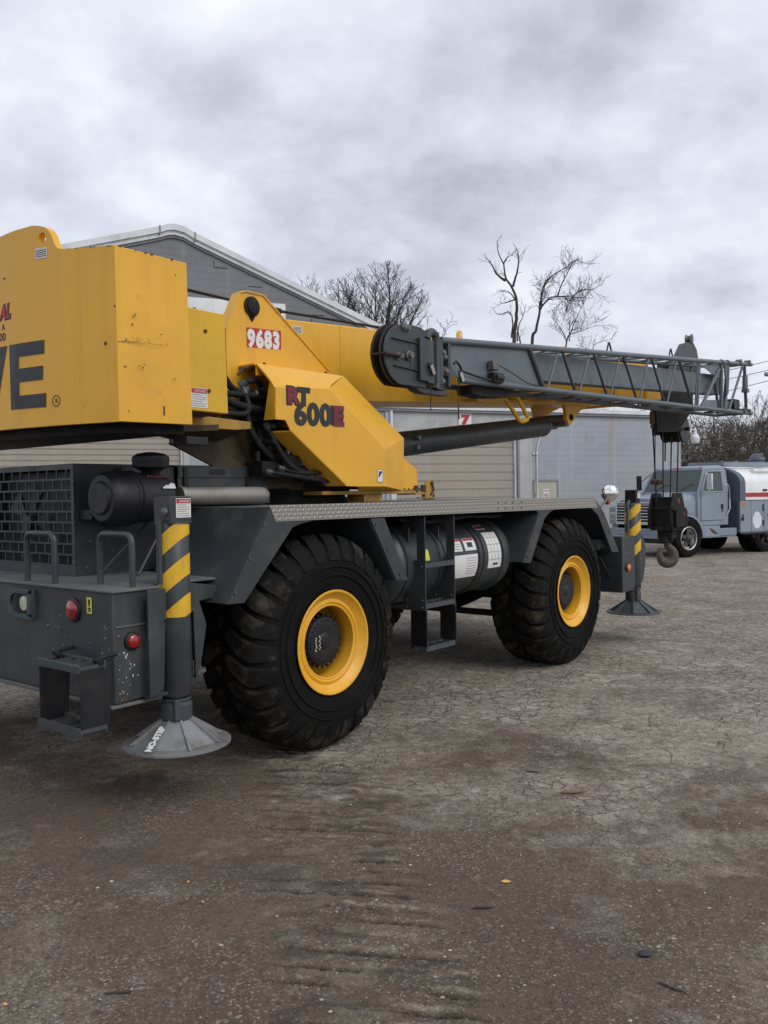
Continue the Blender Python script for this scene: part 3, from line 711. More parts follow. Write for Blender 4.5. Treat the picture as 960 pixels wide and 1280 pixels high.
for u in (1.09, 1.50):
    mb = MB()
    mb.prism([U(u, 1.60, 1.60), U(u, 1.60, .86), U(u, 1.36, .86), U(u, 1.36, 1.60)], (.010, 0, 0)) if False else None
    # upper plate with a slot: four strips round the opening
    lo, hi, v0, v1 = .845, 1.60, 1.375, 1.60
    sl0, sl1, sz0, sz1 = 1.44, 1.52, 1.25, 1.51
    for (a0, a1, b0, b1) in ((v0, sl0, lo, hi), (sl1, v1, lo, hi), (sl0, sl1, lo, sz0), (sl0, sl1, sz1, hi)): mb.box(U(u, a0, b0), U(u+.010, a1, b1))
    part('upper_rail', mb, 'grey', SL)
    mb = MB(); mb.box(U(u+.012, 1.44, .535), U(u+.022, 1.60, .875)); part('lower_rail', mb, 'black', SL, bev=.002)
    mb = MB()
    for (v, z) in ((1.41, .93), (1.57, .93), (1.41, .87), (1.57, .87), (1.40, 1.18), (1.57, 1.2)): mb.lathe([(0, .009), (.008, .007)], U(u-.001, v, z), (-1, 0, 0), 6)
    part('rail_bolts', mb, 'steel', SL, kind='stuff')
for z in (1.225, .90, .555):
    mb = MB(); step_bar(mb, U(1.10, 1.60, z), U(1.50, 1.60, z), U(0, -.13, 0), .006, 16, .035); part('step', mb, 'jibdark', SL)

# ---- outriggers: jack, striped sleeve, float pad, brackets
def stripes(c, r, z0, period, hgt, n, ztop, zbot, parent):
    for k in range(n):
        vs = []; fs = []; m_ = 28
        for i in range(m_+1):
            t = -PI*.62+PI*1.24*i/m_; zc = z0-period*k+hgt_s*math.sin(max(-PI/2, min(PI/2, t)))*.5
            for zz in (zc-hgt/2, zc+hgt/2):
                zz = min(max(zz, zbot), ztop); ang = t+ang0
                for rr in (r+.0008, r+.0022): vs.append((c[0]+math.cos(ang)*rr, c[1]+math.sin(ang)*rr, zz))
        for i in range(m_):
            a = i*4; b = a+4; fs += [(a+1, b+1, b+3, a+3), (a, a+2, b+2, b), (a, b, b+1, a+1), (a+2, a+3, b+3, b+2)]
        mb = MB(); mb.add(vs, fs); part('warning_stripe', mb, 'stripe', parent, smooth=60)
hgt_s = .16; ang0 = -PI/2-.9
def pad(parent, u, v, z, r, m, plate=True):
    F = thing('float_pad', None, None, parent=parent)
    c = U(u, v, z)
    mb = MB(); mb.lathe([(-.006, r*.96), (-.004, r), (.008, r), (.012, r*.97), (.014, r*.6), (.016, .04)], c, (0, 0, 1), 48); part('base_plate', mb, m, F, smooth=40)
    mb = MB(); k = 8; vs = []; base = [(math.cos(PI/8+2*PI*i/k)*r*.80, math.sin(PI/8+2*PI*i/k)*r*.80) for i in range(k)]
    top = [(math.cos(PI/8+2*PI*i/k)*.075, math.sin(PI/8+2*PI*i/k)*.075) for i in range(k)]
    vs = [(c[0]+x, c[1]+y, c[2]+.014) for x, y in base]+[(c[0]+x, c[1]+y, c[2]+.15) for x, y in top]
    mb.add(vs, [(i, (i+1) % k, (i+1) % k+k, i+k) for i in range(k)]+[tuple(range(k, 2*k))]); part('cone', mb, m, F, bev=.004, smooth=20)
    mb = MB()
    for i in range(0, k, 1):
        a = PI/8+2*PI*i/k; dx, dy = math.cos(a), math.sin(a); t = Vector((-dy, dx, 0))*.006; C_ = Vector(c)
        mb.prism([C_+Vector((dx*.07, dy*.07, .16))-t, C_+Vector((dx*r*.90, dy*r*.90, .018))-t, C_+Vector((dx*.07, dy*.07, .018))-t], t*2)
    part('gusset', mb, m, F)
    mb = MB(); mb.lathe([(.14, .088), (.16, .092), (.235, .092), (.24, .08), (.25, .08), (.262, .088), (.268, .088)], c, (0, 0, 1), 24)
    a = -2.2
    mb.box((c[0]+math.cos(a)*.09-.02, c[1]+math.sin(a)*.09-.012, c[2]+.15), (c[0]+math.cos(a)*.09+.02, c[1]+math.sin(a)*.09+.012, c[2]+.27)); part('collar', mb, 'jibdark', F, bev=.003)
    return F
def outrigger(u, v, side, front=False):
    O_ = thing('outrigger', None, None, parent=CR); v = v*side
    mb = MB(); mb.lathe([(0, .088), (.005, .092), (1.012, .092), (1.018, .085)], U(u, v, .62), (0, 0, 1), 40); part('jack_tube', mb, 'grey', O_, smooth=50)
    mb = MB(); mb.lathe([(-.06, .045), (.1, .045)], U(u, v, .58), (0, 0, 1), 20); part('jack_rod', mb, 'steel', O_, smooth=50)
    if side > 0: stripes(U(u, v, 0), .092, 1.545 if not front else 1.54, .232, .122, 3 if not front else 4, 1.625, 1.085 if not front else .97, O_)
    mb = MB(); hs_ = .078 if not front else .066; mb.box(U(u-hs_, v-hs_, 1.625), U(u+hs_, v+hs_, 1.79)); part('sensor_housing', mb, 'grey' if not front else 'blacksteel', O_, bev=.006)
    if side > 0 and not front:
        warning_label(O_, U(u-.036, v+.0785, 1.665), (1, 0, 0), (0, 0, 1), .106, .112)
        mb = MB(); mb.lathe([(0, .028), (.012, .026), (.016, .012), (.02, .001)], U(u-.078, v+.03, 1.70), (-1, 0, 0), 16); part('knob', mb, 'steel', O_)
        mb = MB(); mb.box(U(u-.115, v-.01, 1.66), U(u-.095, v+.02, 1.28)); part('conduit', mb, 'jibdark', O_)
    if side > 0 and front:
        warning_label(O_, U(u-.012, v+.0665, 1.69), (1, 0, 0), (0, 0, 1), .07, .085, sub=True)
        mb = MB(); mb.tube([U(u-.14, v, 1.28), U(u-.14, v, 1.62), U(u-.10, v, 1.66)], .02, 6); part('conduit', mb, 'jibdark', O_)
    # plates that carry the jack: near plate (partly in front of the tube) and the far bracket
    mb = MB(); k_ = .145 if not front else .19; up_ = [(u-k_-.12, 1.265), (u-k_, 1.265), (u-k_, 1.085), (u-k_-.045, 1.085), (u-k_-.045, .67), (u-k_-.12, .66)]
    mb.prism([U(a, v+.095*side, b) for a, b in up_], U(0, .018*side, 0)) if not front else mb.box(U(u-.22, v+.03*side, .66), U(u-.18, v+.10*side, 1.255)); mb.box(U(u-k_-.12, v+.094*side, .652), U(u-k_+.02, v-.02*side, .668)); part('near_plate', mb, 'grey', O_, bev=.003)
    mb = MB(); up_ = [(u+.12, 1.268), (u+.42, 1.22), (u+.42, 1.165), (u+.20, 1.150), (u+.255, 1.00), (u+.20, .74), (u+.165, .68), (u+.155, 1.09), (u+.12, 1.09)]
    sp = up_ if not front else [(u+.12, 1.268), (u+.34, 1.25), (u+.44, 1.10), (u+.44, .92), (u+.36, .68), (u+.24, .62), (u+.16, .66), (u+.14, 1.09)]
    mb.prism([U(a, v-.04*side, b) for a, b in sp], U(0, .02*side, 0))
    mb.box(U(u+.10, v-.04*side, .665), U(u+.215, v-.16*side, .69)); mb.box(U(u+.155, v-.05*side, .69), U(u+.17, v-.16*side, 1.26)); part('far_bracket', mb, 'grey', O_, bev=.003)
    mb = MB(); mb.box(U(u-.12, v-.11*side, .66), U(u-.02, v-.13*side, 1.26)); mb.box(U(u-.02, v-.11*side, .66), U(u+.17, v-.13*side, 1.2)); part('back_plate', mb, 'blacksteel', O_)
    F = pad(O_, u, v, .335, .315, 'padsteel' if not front else 'jibdark')
    if side > 0 and not front:
        cx = Vector(U(u, v, .352)); ang = -PI*.5-1.15; d = Vector((math.cos(ang), math.sin(ang), 0))
        link('lettering', text_mesh('NO-STEP', .036, cx+d*.31+Vector((0, 0, .012)), (-d*.88+Vector((0, 0, .47))), d.cross(Vector((0, 0, 1))), 'white', .002, bold=.003), F)
    return O_
outrigger(-1.265, 1.49, 1); outrigger(-1.265, 1.49, -1)
outrigger(5.41, 1.50, 1, True); outrigger(5.41, 1.50, -1, True)
# deck wing between rear outrigger and fender
mb = MB(); mb.prism([U(-1.12, 1.40, 1.262), U(-.82, 1.30, 1.262), U(-.82, .6, 1.262), U(-1.12, .6, 1.262)], (0, 0, .013)); part('deck_wing', mb, 'greydusty', CR, bev=.002)
# ---- front outrigger box
mb = MB(); mb.prism([U(4.88, v_, z_) for v_, z_ in ((-1.6, .62), (1.6, .62), (1.6, 1.262), (-1.6, 1.262))], (.32, 0, 0)); fb = part('front_outrigger_box', mb, 'grey', CR, bev=.006)
mb = MB(); mb.box(U(4.50, -1.35, 1.225), U(4.878, 1.50, 1.24)); mb.box(U(4.48, .5, 1.13), U(4.50, 1.50, 1.24)); mb.box(U(4.50, 1.488, 1.15), U(4.878, 1.50, 1.225)); part('front_step_plate', mb, 'greydusty', CR, bev=.003)
mb = MB(); mb.box(U(4.89, 1.602, 1.055), U(5.08, 1.607, 1.065)); part('weld_strip', mb, 'steel', CR)
mb = MB(); mb.lathe([(0, .046), (.02, .044)], U(5.0, 1.598, .90), U(0, 1, 0), 16); mk = part('side_marker_light', mb, 'black', CR)
mb = MB(); mb.lathe([(0, .042), (.02, .038), (.03, .02), (.032, .001)], U(5.0, 1.612, .90), U(0, 1, 0), 16); part('lens', mb, 'orangelens', mk)
# ---- convex mirror at the front corner
MR = thing('convex_mirror', None, None, parent=CR)
cm = Vector(U(4.60, 1.58, 1.755)); dm = Vector(U(-.80, .60, 0)).normalized()
mb = MB(); mb.tube([U(4.24, 1.60, 1.57), U(4.45, 1.60, 1.67), cm+Vector((.0, 0, 0))-dm*.02], .012, 8); part('mirror_arm', mb, 'steel', MR)
mb = MB(); mb.lathe([(-.03, .02), (-.025, .09), (0, .096), (.008, .096), (.012, .091), (.03, .072), (.042, .042), (.046, .001)], cm, dm, 36); part('mirror_glass', mb, 'chrome', MR, smooth=70)
mb = MB(); mb.box(U(4.52, 1.56, 1.63), U(4.57, 1.60, 1.69)); part('marker_lamp', mb, 'redlens', MR, bev=.008)
# ---- hydraulic drum between the wheels
DR = thing('hydraulic_tank', None, None, parent=CR)
mb = MB(); prof = [(.0, .001), (.02, .20), (.05, .30), (.10, .335), (.12, .345), (.14, .335), (.145, .325), (.70, .325), (.705, .337), (.735, .337), (.74, .325), (1.30, .325), (1.305, .337), (1.335, .337), (1.34, .325), (1.62, .325), (1.625, .34), (1.69, .345), (1.74, .335), (1.79, .30), (1.82, .20), (1.84, .001)]
mb.lathe(prof, U(.82, 1.17, 1.20), (1, 0, 0), 56); part('tank_shell', mb, 'grey', DR, smooth=40)
def drum_patch(u0, u1, a0, a1, m, name='tank_label', r=.3265, parent=DR):
    vs = []; fs = []; n = 12
    for i in range(n+1):
        t = math.radians(a0+(a1-a0)*i/n)
        for uu in (u0, u1):
            for rr in (r, r+.0015): vs.append(U(uu, 1.17+math.cos(t)*rr, 1.20+math.sin(t)*rr))
    for i in range(n):
        a = i*4; b = a+4; fs += [(a+1, a+3, b+3, b+1), (a, b, b+2, a+2), (a, a+1, b+1, b), (a+2, b+2, b+3, a+3)]
    fs += [(0, 2, 3, 1), (n*4, n*4+1, n*4+3, n*4+2)]
    mb = MB(); mb.add(vs, fs); return part(name, mb, m, parent, smooth=60)
lb = drum_patch(2.20, 2.42, -18, 42, 'white')
for k in range(1, 5): drum_patch(2.205, 2.415, -16+k*12-.5, -16+k*12+.3, 'greyprint', 'print_line', .3282, lb)
for k in range(1, 4): drum_patch(2.20+.055*k-.001, 2.20+.055*k+.001, -6, 40, 'greyprint', 'print_line', .3282, lb)
drum_patch(2.28, 2.36, -13, -10, 'blackprint', 'print_line', .3284, lb)
lb = drum_patch(1.62, 2.02, -28, 8, 'white')
for k in range(7): drum_patch(1.84, 2.00, -22+k*4, -21.2+k*4, 'greyprint', 'print_line', .3282, lb)
lb = drum_patch(1.84, 2.02, 14, 34, 'white'); drum_patch(1.845, 2.015, 30, 33.5, 'red', 'label_header', .3282, lb); drum_patch(1.89, 1.97, 19, 27, 'blackprint', 'pictogram', .3282, lb)
lb = drum_patch(1.62, 1.80, 14, 34, 'white'); drum_patch(1.625, 1.795, 30, 33.5, 'red', 'label_header', .3282, lb)
for k in range(3): drum_patch(1.64, 1.78, 17+k*4, 18+k*4, 'greyprint', 'print_line', .3282, lb)
lb = drum_patch(2.18, 2.32, 49, 60, 'white'); drum_patch(2.185, 2.315, 50, 58, 'maroon', 'label_header', .3282, lb)
drum_patch(1.235, 1.30, 6, 22, 'stickyellow')
for uu in (1.0, 1.45, 2.05, 2.5):
    mb = MB(); mb.tube([U(uu, 1.17+math.cos(t)*.335, 1.20+math.sin(t)*.335) for t in [math.radians(a) for a in range(-100, 101, 10)]], .007, 5); part('tank_strap', mb, 'grey', DR)

# ---- engine hood at the rear: grille, side, air cleaner, exhaust
HD = thing('engine_hood', None, None, parent=CR)
hp = [(-1.325, 1.277), (-1.325, 2.015), (.175, 2.02), (.32, 1.87), (.36, 1.715), (-.6, 1.715), (-.6, 1.277)]
mb = MB()
mb.prism([U(a, .55, b) for a, b in hp], U(0, -.02, 0)); mb.prism([U(a, -.53, b) for a, b in hp], U(0, -.02, 0))
mb.box(U(-1.325, -.53, 1.995), U(.175, .53, 2.015)); mb.prism([U(.175, -.53, 2.02), U(.32, -.53, 1.87), U(.36, -.53, 1.715), U(.33, -.53, 1.715), U(.29, -.53, 1.86), U(.15, -.53, 2.0)], U(0, 1.06, 0))
part('hood_panel', mb, 'grey', HD)
mb = MB(); ug = -1.335; rows = 9; z0, z1 = 1.345, 1.985; hgt_ = (z1-z0)/rows
ops = []
for r_ in range(rows):
    zz = z0+r_*hgt_; pit = .1165; off = (r_ % 2)*pit*.5
    v = .535
    e = .522-(0 if r_ % 2 == 0 else 0)
    cells = []; x = .517
    w_first = pit*.42 if r_ % 2 == 0 else pit*.82
    a1 = x; a0 = x-w_first
    while a1 > -.517:
        cells.append((max(a0, -.517), a1)); a1 = a0-.011; a0 = a1-(pit-.011)
    # bars of this row: horizontal rail below + verticals between cells
    mb.box(U(ug, -.55, zz-.006), U(ug+.008, .55, zz+.006))
    prev = .55
    for (c0, c1) in cells: mb.box(U(ug, c1, zz+.007), U(ug+.008, prev, zz+hgt_-.007)); prev = c0
    mb.box(U(ug, -.55, zz+.007), U(ug+.008, prev, zz+hgt_-.007))
mb.box(U(ug, -.55, z1-.007), U(ug+.008, .55, 2.015)); mb.box(U(ug, -.55, 1.277), U(ug+.008, .55, z0-.007)); part('grille', mb, 'grey', HD)
mb = MB()
for k in range(52):
    z = 1.35+k*.0121
    if 1.93 < z: continue
    mb.box(U(-1.29, .30 if k > 34 else .1, z), U(-1.283, .53, z+.003))
part('radiator_fins', mb, 'jibdark', HD, kind='stuff')
mb = MB(); mb.box(U(-1.25, -.5, 1.30), U(-1.2, .5, 1.97)); part('radiator_core', mb, 'black', HD)
mb = MB()
for k in range(5):
    a = k*2*PI/5; mb.prism([U(-1.27, -.12+math.cos(a)*.05, 1.62+math.sin(a)*.05), U(-1.26, -.12+math.cos(a-.3)*.27, 1.62+math.sin(a-.3)*.27), U(-1.29, -.12+math.cos(a+.3)*.27, 1.62+math.sin(a+.3)*.27)], (.006, 0, 0))
mb.lathe([(0, .06), (.05, .05)], U(-1.30, -.12, 1.62), (1, 0, 0), 16); part('fan', mb, 'jibdark', HD)
mb = MB()
for (v, z) in ((.535, 1.88), (.535, 1.62), (.535, 1.37), (-.2, 1.30), (.3, 1.30)): mb.lathe([(0, .008), (.006, .005)], U(ug, v, z), (-1, 0, 0), 8)
for (u, z) in ((-1.22, 1.50), (-1.08, 1.51), (-1.05, 1.43), (-1.25, 1.33)): mb.lathe([(0, .011), (.008, .008)], U(u, .55, z), U(0, 1, 0), 8)
part('bolts', mb, 'steel', HD, kind='stuff')
# side doors with slot handle and straps
sd_ = MB(); sd_.box(U(-.56, .551, 1.995), U(.16, .62, 2.012)); sd_.prism([U(-.56, .62, 1.727), U(-.56, .62, 2.008), U(.165, .62, 2.012), U(.31, .62, 1.867), U(.34, .62, 1.727)], U(0, .012, 0)); sd_.box(U(-1.0, .551, 1.73), U(-.565, .60, 2.0)); part('side_door', sd_, 'grey', HD, bev=.004)
mb = MB(); mb.box(U(-.56, .633, 1.925), U(.16, .640, 2.010)); part('door_band', mb, 'grey', HD, bev=.003)
mb = MB()
pp = []
for k in range(16):
    t = 2*PI*k/16; pp.append(U(-.20+(.055 if math.cos(t) > 0 else -.055)+math.cos(t)*.02, .6405, 1.968+math.sin(t)*.02))
mb.prism(pp, U(0, .003, 0)); part('slot_handle', mb, 'black', HD)
for u in (-.50, .10):
    mb = MB(); mb.box(U(u-.018, .641, 1.85), U(u+.018, .652, 2.0)); mb.box(U(u-.026, .641, 1.82), U(u+.026, .656, 1.85)); mb.box(U(u-.02, .641, 1.77), U(u+.02, .65, 1.80)); part('strap_latch', mb, 'black', HD, bev=.003)
# low box below the pipe
# diagonal stay rods behind the post
mb = MB(); mb.tube([U(-1.20, .62, 1.28), U(-.85, .80, 1.70)], .010, 6); mb.tube([U(-1.1, .9, 1.28), U(-.88, .9, 1.62)], .010, 6); part('stay_rod', mb, 'grey', CR)
AC = thing('air_cleaner', None, None, parent=CR)
mb = MB(); cc_ = U(-1.335, .86, 1.785)
mb.lathe([(-.015, .001), (-.015, .095), (-.008, .105), (.0, .108), (.002, .145), (.035, .166), (.05, .170), (.17, .170), (.175, .176), (.185, .176), (.19, .168), (.20, .168), (.205, .176), (.215, .176), (.22, .166), (.33, .164), (.335, .158), (.43, .155), (.47, .14), (.49, .10), (.50, .07), (.56, .062), (.60, .062), (.61, .07), (.64, .07)], cc_, (1, 0, 0), 48)
part('canister', mb, 'black', AC, smooth=35)
mb = MB(); cx = U(-.955, .86, 1.90)
mb.lathe([(.0, .07), (.03, .055), (.05, .06), (.065, .07), (.075, .09), (.08, .098), (.085, .118), (.125, .120), (.135, .122), (.155, .118), (.175, .09), (.185, .03), (.186, .001)], cx, (0, 0, 1), 40); part('rain_cap', mb, 'black', AC, smooth=35)
mb = MB()
for k in range(16):
    a = 2*PI*k/16; mb.box((cx[0]+math.cos(a)*.105-.003, cx[1]+math.sin(a)*.105-.003, cx[2]+.03), (cx[0]+math.cos(a)*.105+.003, cx[1]+math.sin(a)*.105+.003, cx[2]+.085))
mb = MB(); t0 = 1.25
pts_ = [U(-1.335+.36+a, .86+math.cos(t)*.1655, 1.785+math.sin(t)*.1655) for a, t in ((0, .35), (.10, .35), (.10, .55), (.075, .60), (.05, .50), (.03, .5), (.0, .40))]
mb.prism(pts_, U(0, .002, .001)); part('torn_sticker', mb, 'white', AC)
mb = MB(); 
for k in range(7):
    a = .28+k*.022+random.random()*.005; mb.box(U(-1.335+a, .86+math.cos(.95)*.166-.004, 1.785+math.sin(.95)*.166-.006), U(-1.335+a+.014, .86+math.cos(.95)*.166, 1.785+math.sin(.95)*.166+.008))
part('faded_red_print', mb, 'maroon', AC)
mb = MB(); mb.box(U(-1.13, .55, 1.60), U(-.99, .70, 1.66)); mb.box(U(-1.3, .55, 1.65), U(-1.24, .70, 1.71)); part('mount', mb, 'black', AC)
mb = MB(); mb.tube([U(-.78, .93, 1.79), U(-.05, .93, 1.79), U(.0, .90, 1.79), (U(.02, .84, 1.785)), U(.02, .7, 1.78)], [.062, .062, .060, .058, .055], 20); mb.lathe([(-.02, .066), (.0, .068), (.02, .066)], U(-.765, .93, 1.79), (1, 0, 0), 20)
part('exhaust_pipe', mb, 'muffler', CR, smooth=50)

# ================================================================== superstructure
# ---- counterweight
CW = thing('counterweight', None, None, parent=CR)
fold = [(-1.30, -1.492), (-.9, -1.60), (-.47, -1.664), (0, -1.70), (.47, -1.664), (.9, -1.60), (1.30, -1.492)]
def face_u(v):
    for (a, ua), (b, ub) in zip(fold[:-1], fold[1:]):
        if a <= v <= b: k = (v-a)/(b-a); return ua*(1-k)+ub*k
    return fold[0][1]
def top_z(v):
    v = abs(v); P = [(0, 3.445), (.333, 3.449), (.50, 3.460), (.66, 3.462), (.735, 3.445), (.785, 3.425), (.820, 3.39), (.838, 3.345), (.852, 3.315), (.872, 3.295), (.90, 3.282), (.94, 3.276), (1.301, 3.25)]
    for (a, za), (b, zb) in zip(P[:-1], P[1:]):
        if a <= v <= b: k = (v-a)/(b-a); return za*(1-k)+zb*k
    return 3.25
vv = sorted(set([round(x, 4) for x in list(np.linspace(-1.30, 1.30, 105))+[f[0] for f in fold]]))
ZB = 2.23
mb = MB(); vs = []; fs = []; n = len(vv)
for v in vv:
    u = face_u(v); vs += [U(u, v, ZB), U(u, v, top_z(v)), U(u+.045, v, top_z(v)), U(u+.045, v, ZB)]
hole = []
for i in range(n-1):
    a = i*4; b = a+4
    for j in range(4): fs.append((a+j, a+(j+1) % 4, b+(j+1) % 4, b+j))
fs += [(0, 1, 2, 3), (n*4-1, n*4-2, n*4-3, n*4-4)]
mb.add(vs, fs)
cwp = part('rear_plate', mb, 'yellow', CW, smooth=12)
# lifting-lug holes: cut with a boolean
hb_ = MB()
for s_ in (1, -1): hb_.lathe([(-.2, .036), (.2, .036)], U(-1.65, .742*s_, 3.37), (1, 0, 0), 24)
hme = hb_.mesh('hole_cutter'); hob = bpy.data.objects.new('hole_cutter', hme); COL.objects.link(hob); hob.parent = CW
bo = cwp.modifiers.new('holes', 'BOOLEAN'); bo.operation = 'DIFFERENCE'; bo.object = hob; bo.solver = 'EXACT'
dg = bpy.context.evaluated_depsgraph_get(); nm_ = bpy.data.meshes.new_from_object(cwp.evaluated_get(dg)); cwp.modifiers.clear(); cwp.data = nm_; bpy.data.objects.remove(hob)
for s_ in (1, -1):
    mb = MB(); mb.prism([U(-1.492, 1.301*s_, ZB), U(-1.02, 1.385*s_, ZB), U(-1.008, 1.34*s_, 3.235), U(-1.492, 1.301*s_, 3.25)], U(0, -.03*s_, 0)); part('side_plate', mb, 'yellow', CW, bev=.004)
mb = MB(); mb.prism([U(-1.02, 1.30, 3.222)]+[U(face_u(v)+.045, v*.97, 3.228) for v in vv[::-6]]+[U(-1.02, -1.30, 3.222)], (0, 0, -.02)); part('top_plate', mb, 'yellow', CW)
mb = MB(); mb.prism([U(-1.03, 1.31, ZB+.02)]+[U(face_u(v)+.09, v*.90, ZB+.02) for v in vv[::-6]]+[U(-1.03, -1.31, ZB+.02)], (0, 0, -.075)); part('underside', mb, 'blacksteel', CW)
mb = MB(); mb.box(U(-1.07, 1.32, 2.23), U(-1.03, -1.32, 3.22)); part('inner_wall', mb, 'yellowdirtyshade', CW)
def wrap(me, off=-.0016):
    """bend a flat decal in the (v,w) plane onto the folded rear plate"""
    bm = bmesh.new(); bm.from_mesh(me)
    for (v, u) in fold[1:-1]:
        bmesh.ops.bisect_plane(bm, geom=bm.verts[:]+bm.edges[:]+bm.faces[:], plane_co=(0, -v, 0), plane_no=(0, 1, 0))
    for q in bm.verts: q.co.x = face_u(-q.co.y)+off+(q.co.x)
    bm.to_mesh(me); bm.free(); return me
def flat_poly(pts, d=.0012):
    mb = MB(); mb.prism([U(0, v, z) for v, z in pts], (-d, 0, 0)); return mb
E_ = [(.392, 2.352), (.806, 2.341), (.806, 2.425), (.492, 2.434), (.490, 2.514), (.777, 2.507), (.779, 2.592), (.494, 2.600), (.497, 2.670), (.796, 2.664), (.798, 2.745), (.385, 2.758)]
def addletter(polys, name='letter'):
    mb = MB()
    for p in polys:
        q = flat_poly(p); mb.add(q.v, q.f)
    me = mb.mesh(name, 'blackprint'); link(name, wrap(me), CW)
addletter([[(.412, 2.350), (.499, 2.350), (.503, 2.756), (.408, 2.756)], [(.4992, 2.350), (.746, 2.347), (.749, 2.432), (.4992, 2.432)], [(.5005, 2.516), (.723, 2.515), (.726, 2.600), (.5010, 2.601)], [(.5030, 2.674), (.740, 2.673), (.743, 2.756), (.5032, 2.757)]])
addletter([[(.255, 2.350), (.296, 2.49), (.384, 2.756), (.275, 2.756), (.195, 2.50), (.115, 2.756), (.005, 2.756), (.145, 2.350)]])
for (ch, v) in (('O', -.40), ('R', -.80), ('G', -1.25)):
    me = text_mesh(ch, .405, (0, -v, 2.353), (0, -1, 0), (0, 0, 1), 'blackprint', .0006, bold=.022, xs=1.12); link('letter', wrap(me, -.0022), CW)
me = text_mesh('R', .030, (0, -.829, 2.364), (0, -1, 0), (0, 0, 1), 'blackprint', .0004); link('letter', wrap(me, -.0018), CW)
mb = MB(); ring = []
for k in range(24):
    a0 = 2*PI*k/24; a1 = 2*PI*(k+1)/24; c_ = (.838, 2.378)
    q = flat_poly([(c_[0]+math.cos(a0)*.035, c_[1]+math.sin(a0)*.035), (c_[0]+math.cos(a1)*.035, c_[1]+math.sin(a1)*.035), (c_[0]+math.cos(a1)*.030, c_[1]+math.sin(a1)*.030), (c_[0]+math.cos(a0)*.030, c_[1]+math.sin(a0)*.030)], .0008); mb.add(q.v, q.f)
link('letter_ring', wrap(mb.mesh('letter_ring', 'blackprint')), CW)
me = text_mesh('AL', .085, (0, -.315, 2.93), (0, -1, .01), (0, 0, 1), 'blackprint', .0003, bold=.013, xs=.8, shear=.25); link('letter', wrap(me, -.0008), CW)
me = text_mesh('AL', .085, (0, -.315, 2.93), (0, -1, .01), (0, 0, 1), 'red', .0004, bold=.004, xs=.8, shear=.25); link('letter', wrap(me, -.0028), CW)
me = text_mesh('A', .038, (0, -.330, 2.860), (0, -1, 0), (0, 0, 1), 'blackprint', .0003, bold=.001, xs=1); link('letter', wrap(me, -.0018), CW)
me = text_mesh('00', .052, (0, -.300, 2.792), (0, -1, 0), (0, 0, 1), 'blackprint', .0003, bold=.001, xs=1); link('letter', wrap(me, -.0018), CW)
mb = flat_poly([(.677, 3.252), (.786, 3.248), (.787, 3.310), (.678, 3.316)]); st_ = link('warning_label', wrap(mb.mesh('warning_label', 'white')), CW)
mb = MB()
for k in range(4): q = flat_poly([(.684, 3.262+k*.012), (.780, 3.258+k*.012), (.780, 3.263+k*.012), (.684, 3.267+k*.012)], .0006); mb.add(q.v, q.f)
link('fine_print', wrap(mb.mesh('fine_print', 'blackprint'), -.0026), st_)
# scrapes, bolt holes
mb = MB()
def speck(u, v, z, r, ax):
    mb.lathe([(0, r), (.004, r*.8)], U(u, v, z), ax, 8)
speck(face_u(1.22), 1.22, 2.69, .012, (-1, 0, 0)); speck(face_u(.37), .37, 3.18, .008, (-1, 0, 0)); speck(face_u(1.32), 1.29, 2.9, .008, (-1, 0, 0))
def sp(u, z, su, sz):
    v = 1.301+(u+1.492)/.472*.084; mb.box(U(u, v+.0005, z), U(u+su, v+.003, z+sz))
for k in range(22): sp(-1.49+k*.0145+random.random()*.006, 2.695+random.uniform(-.006, .006)+k*.0004, random.uniform(.004, .013), random.uniform(.0015, .005))
for k in range(12): sp(-1.45+random.random()*.27, 2.72+random.uniform(-.008, .008), random.uniform(.004, .012), .002)
for (a, b) in ((-1.40, 2.80), (-1.39, 2.85), (-1.38, 2.86), (-1.36, 2.56), (-1.34, 2.55), (-1.33, 2.57), (-1.45, 2.55), (-1.14, 2.50), (-1.12, 3.13), (-1.43, 2.29), (-1.22, 2.76)): sp(a, b, random.uniform(.004, .012), random.uniform(.004, .010))
for (a, b) in ((-1.21, 2.28),): sp(a, b, .008, .055)
for k in range(8):
    v = .95+random.random()*.33; mb.box(U(face_u(v)-.002, v, top_z(v)-.004), U(face_u(v)+.02, v+random.uniform(.003, .012), top_z(v)+.0006))
for k in range(7):
    u = -1.48+random.random()*.44; v = 1.301+(u+1.492)/.472*.05; mb.box(U(u, v-.02, 3.2465-(u+1.492)*.03), U(u+random.uniform(.004, .016), v+.002, 3.2502-(u+1.492)*.03))
part('scratches_and_chips', mb, 'rust', CW, kind='stuff')
mb = MB()
for k in range(10): sp(-1.46+k*.012, 2.70+random.uniform(-.004, .004), .008, .003)
part('grey_scuff', mb, 'steel', CW, kind='stuff')
mb = MB(); mb.box(U(-1.0, 1.12, 2.115), U(-.83, 1.30, 2.165)); mb.lathe([(0, .012), (.03, .014)], U(-1.12, 1.3, 2.11), (0, 0, 1), 8); part('work_light_box', mb, 'black', CW, bev=.004)

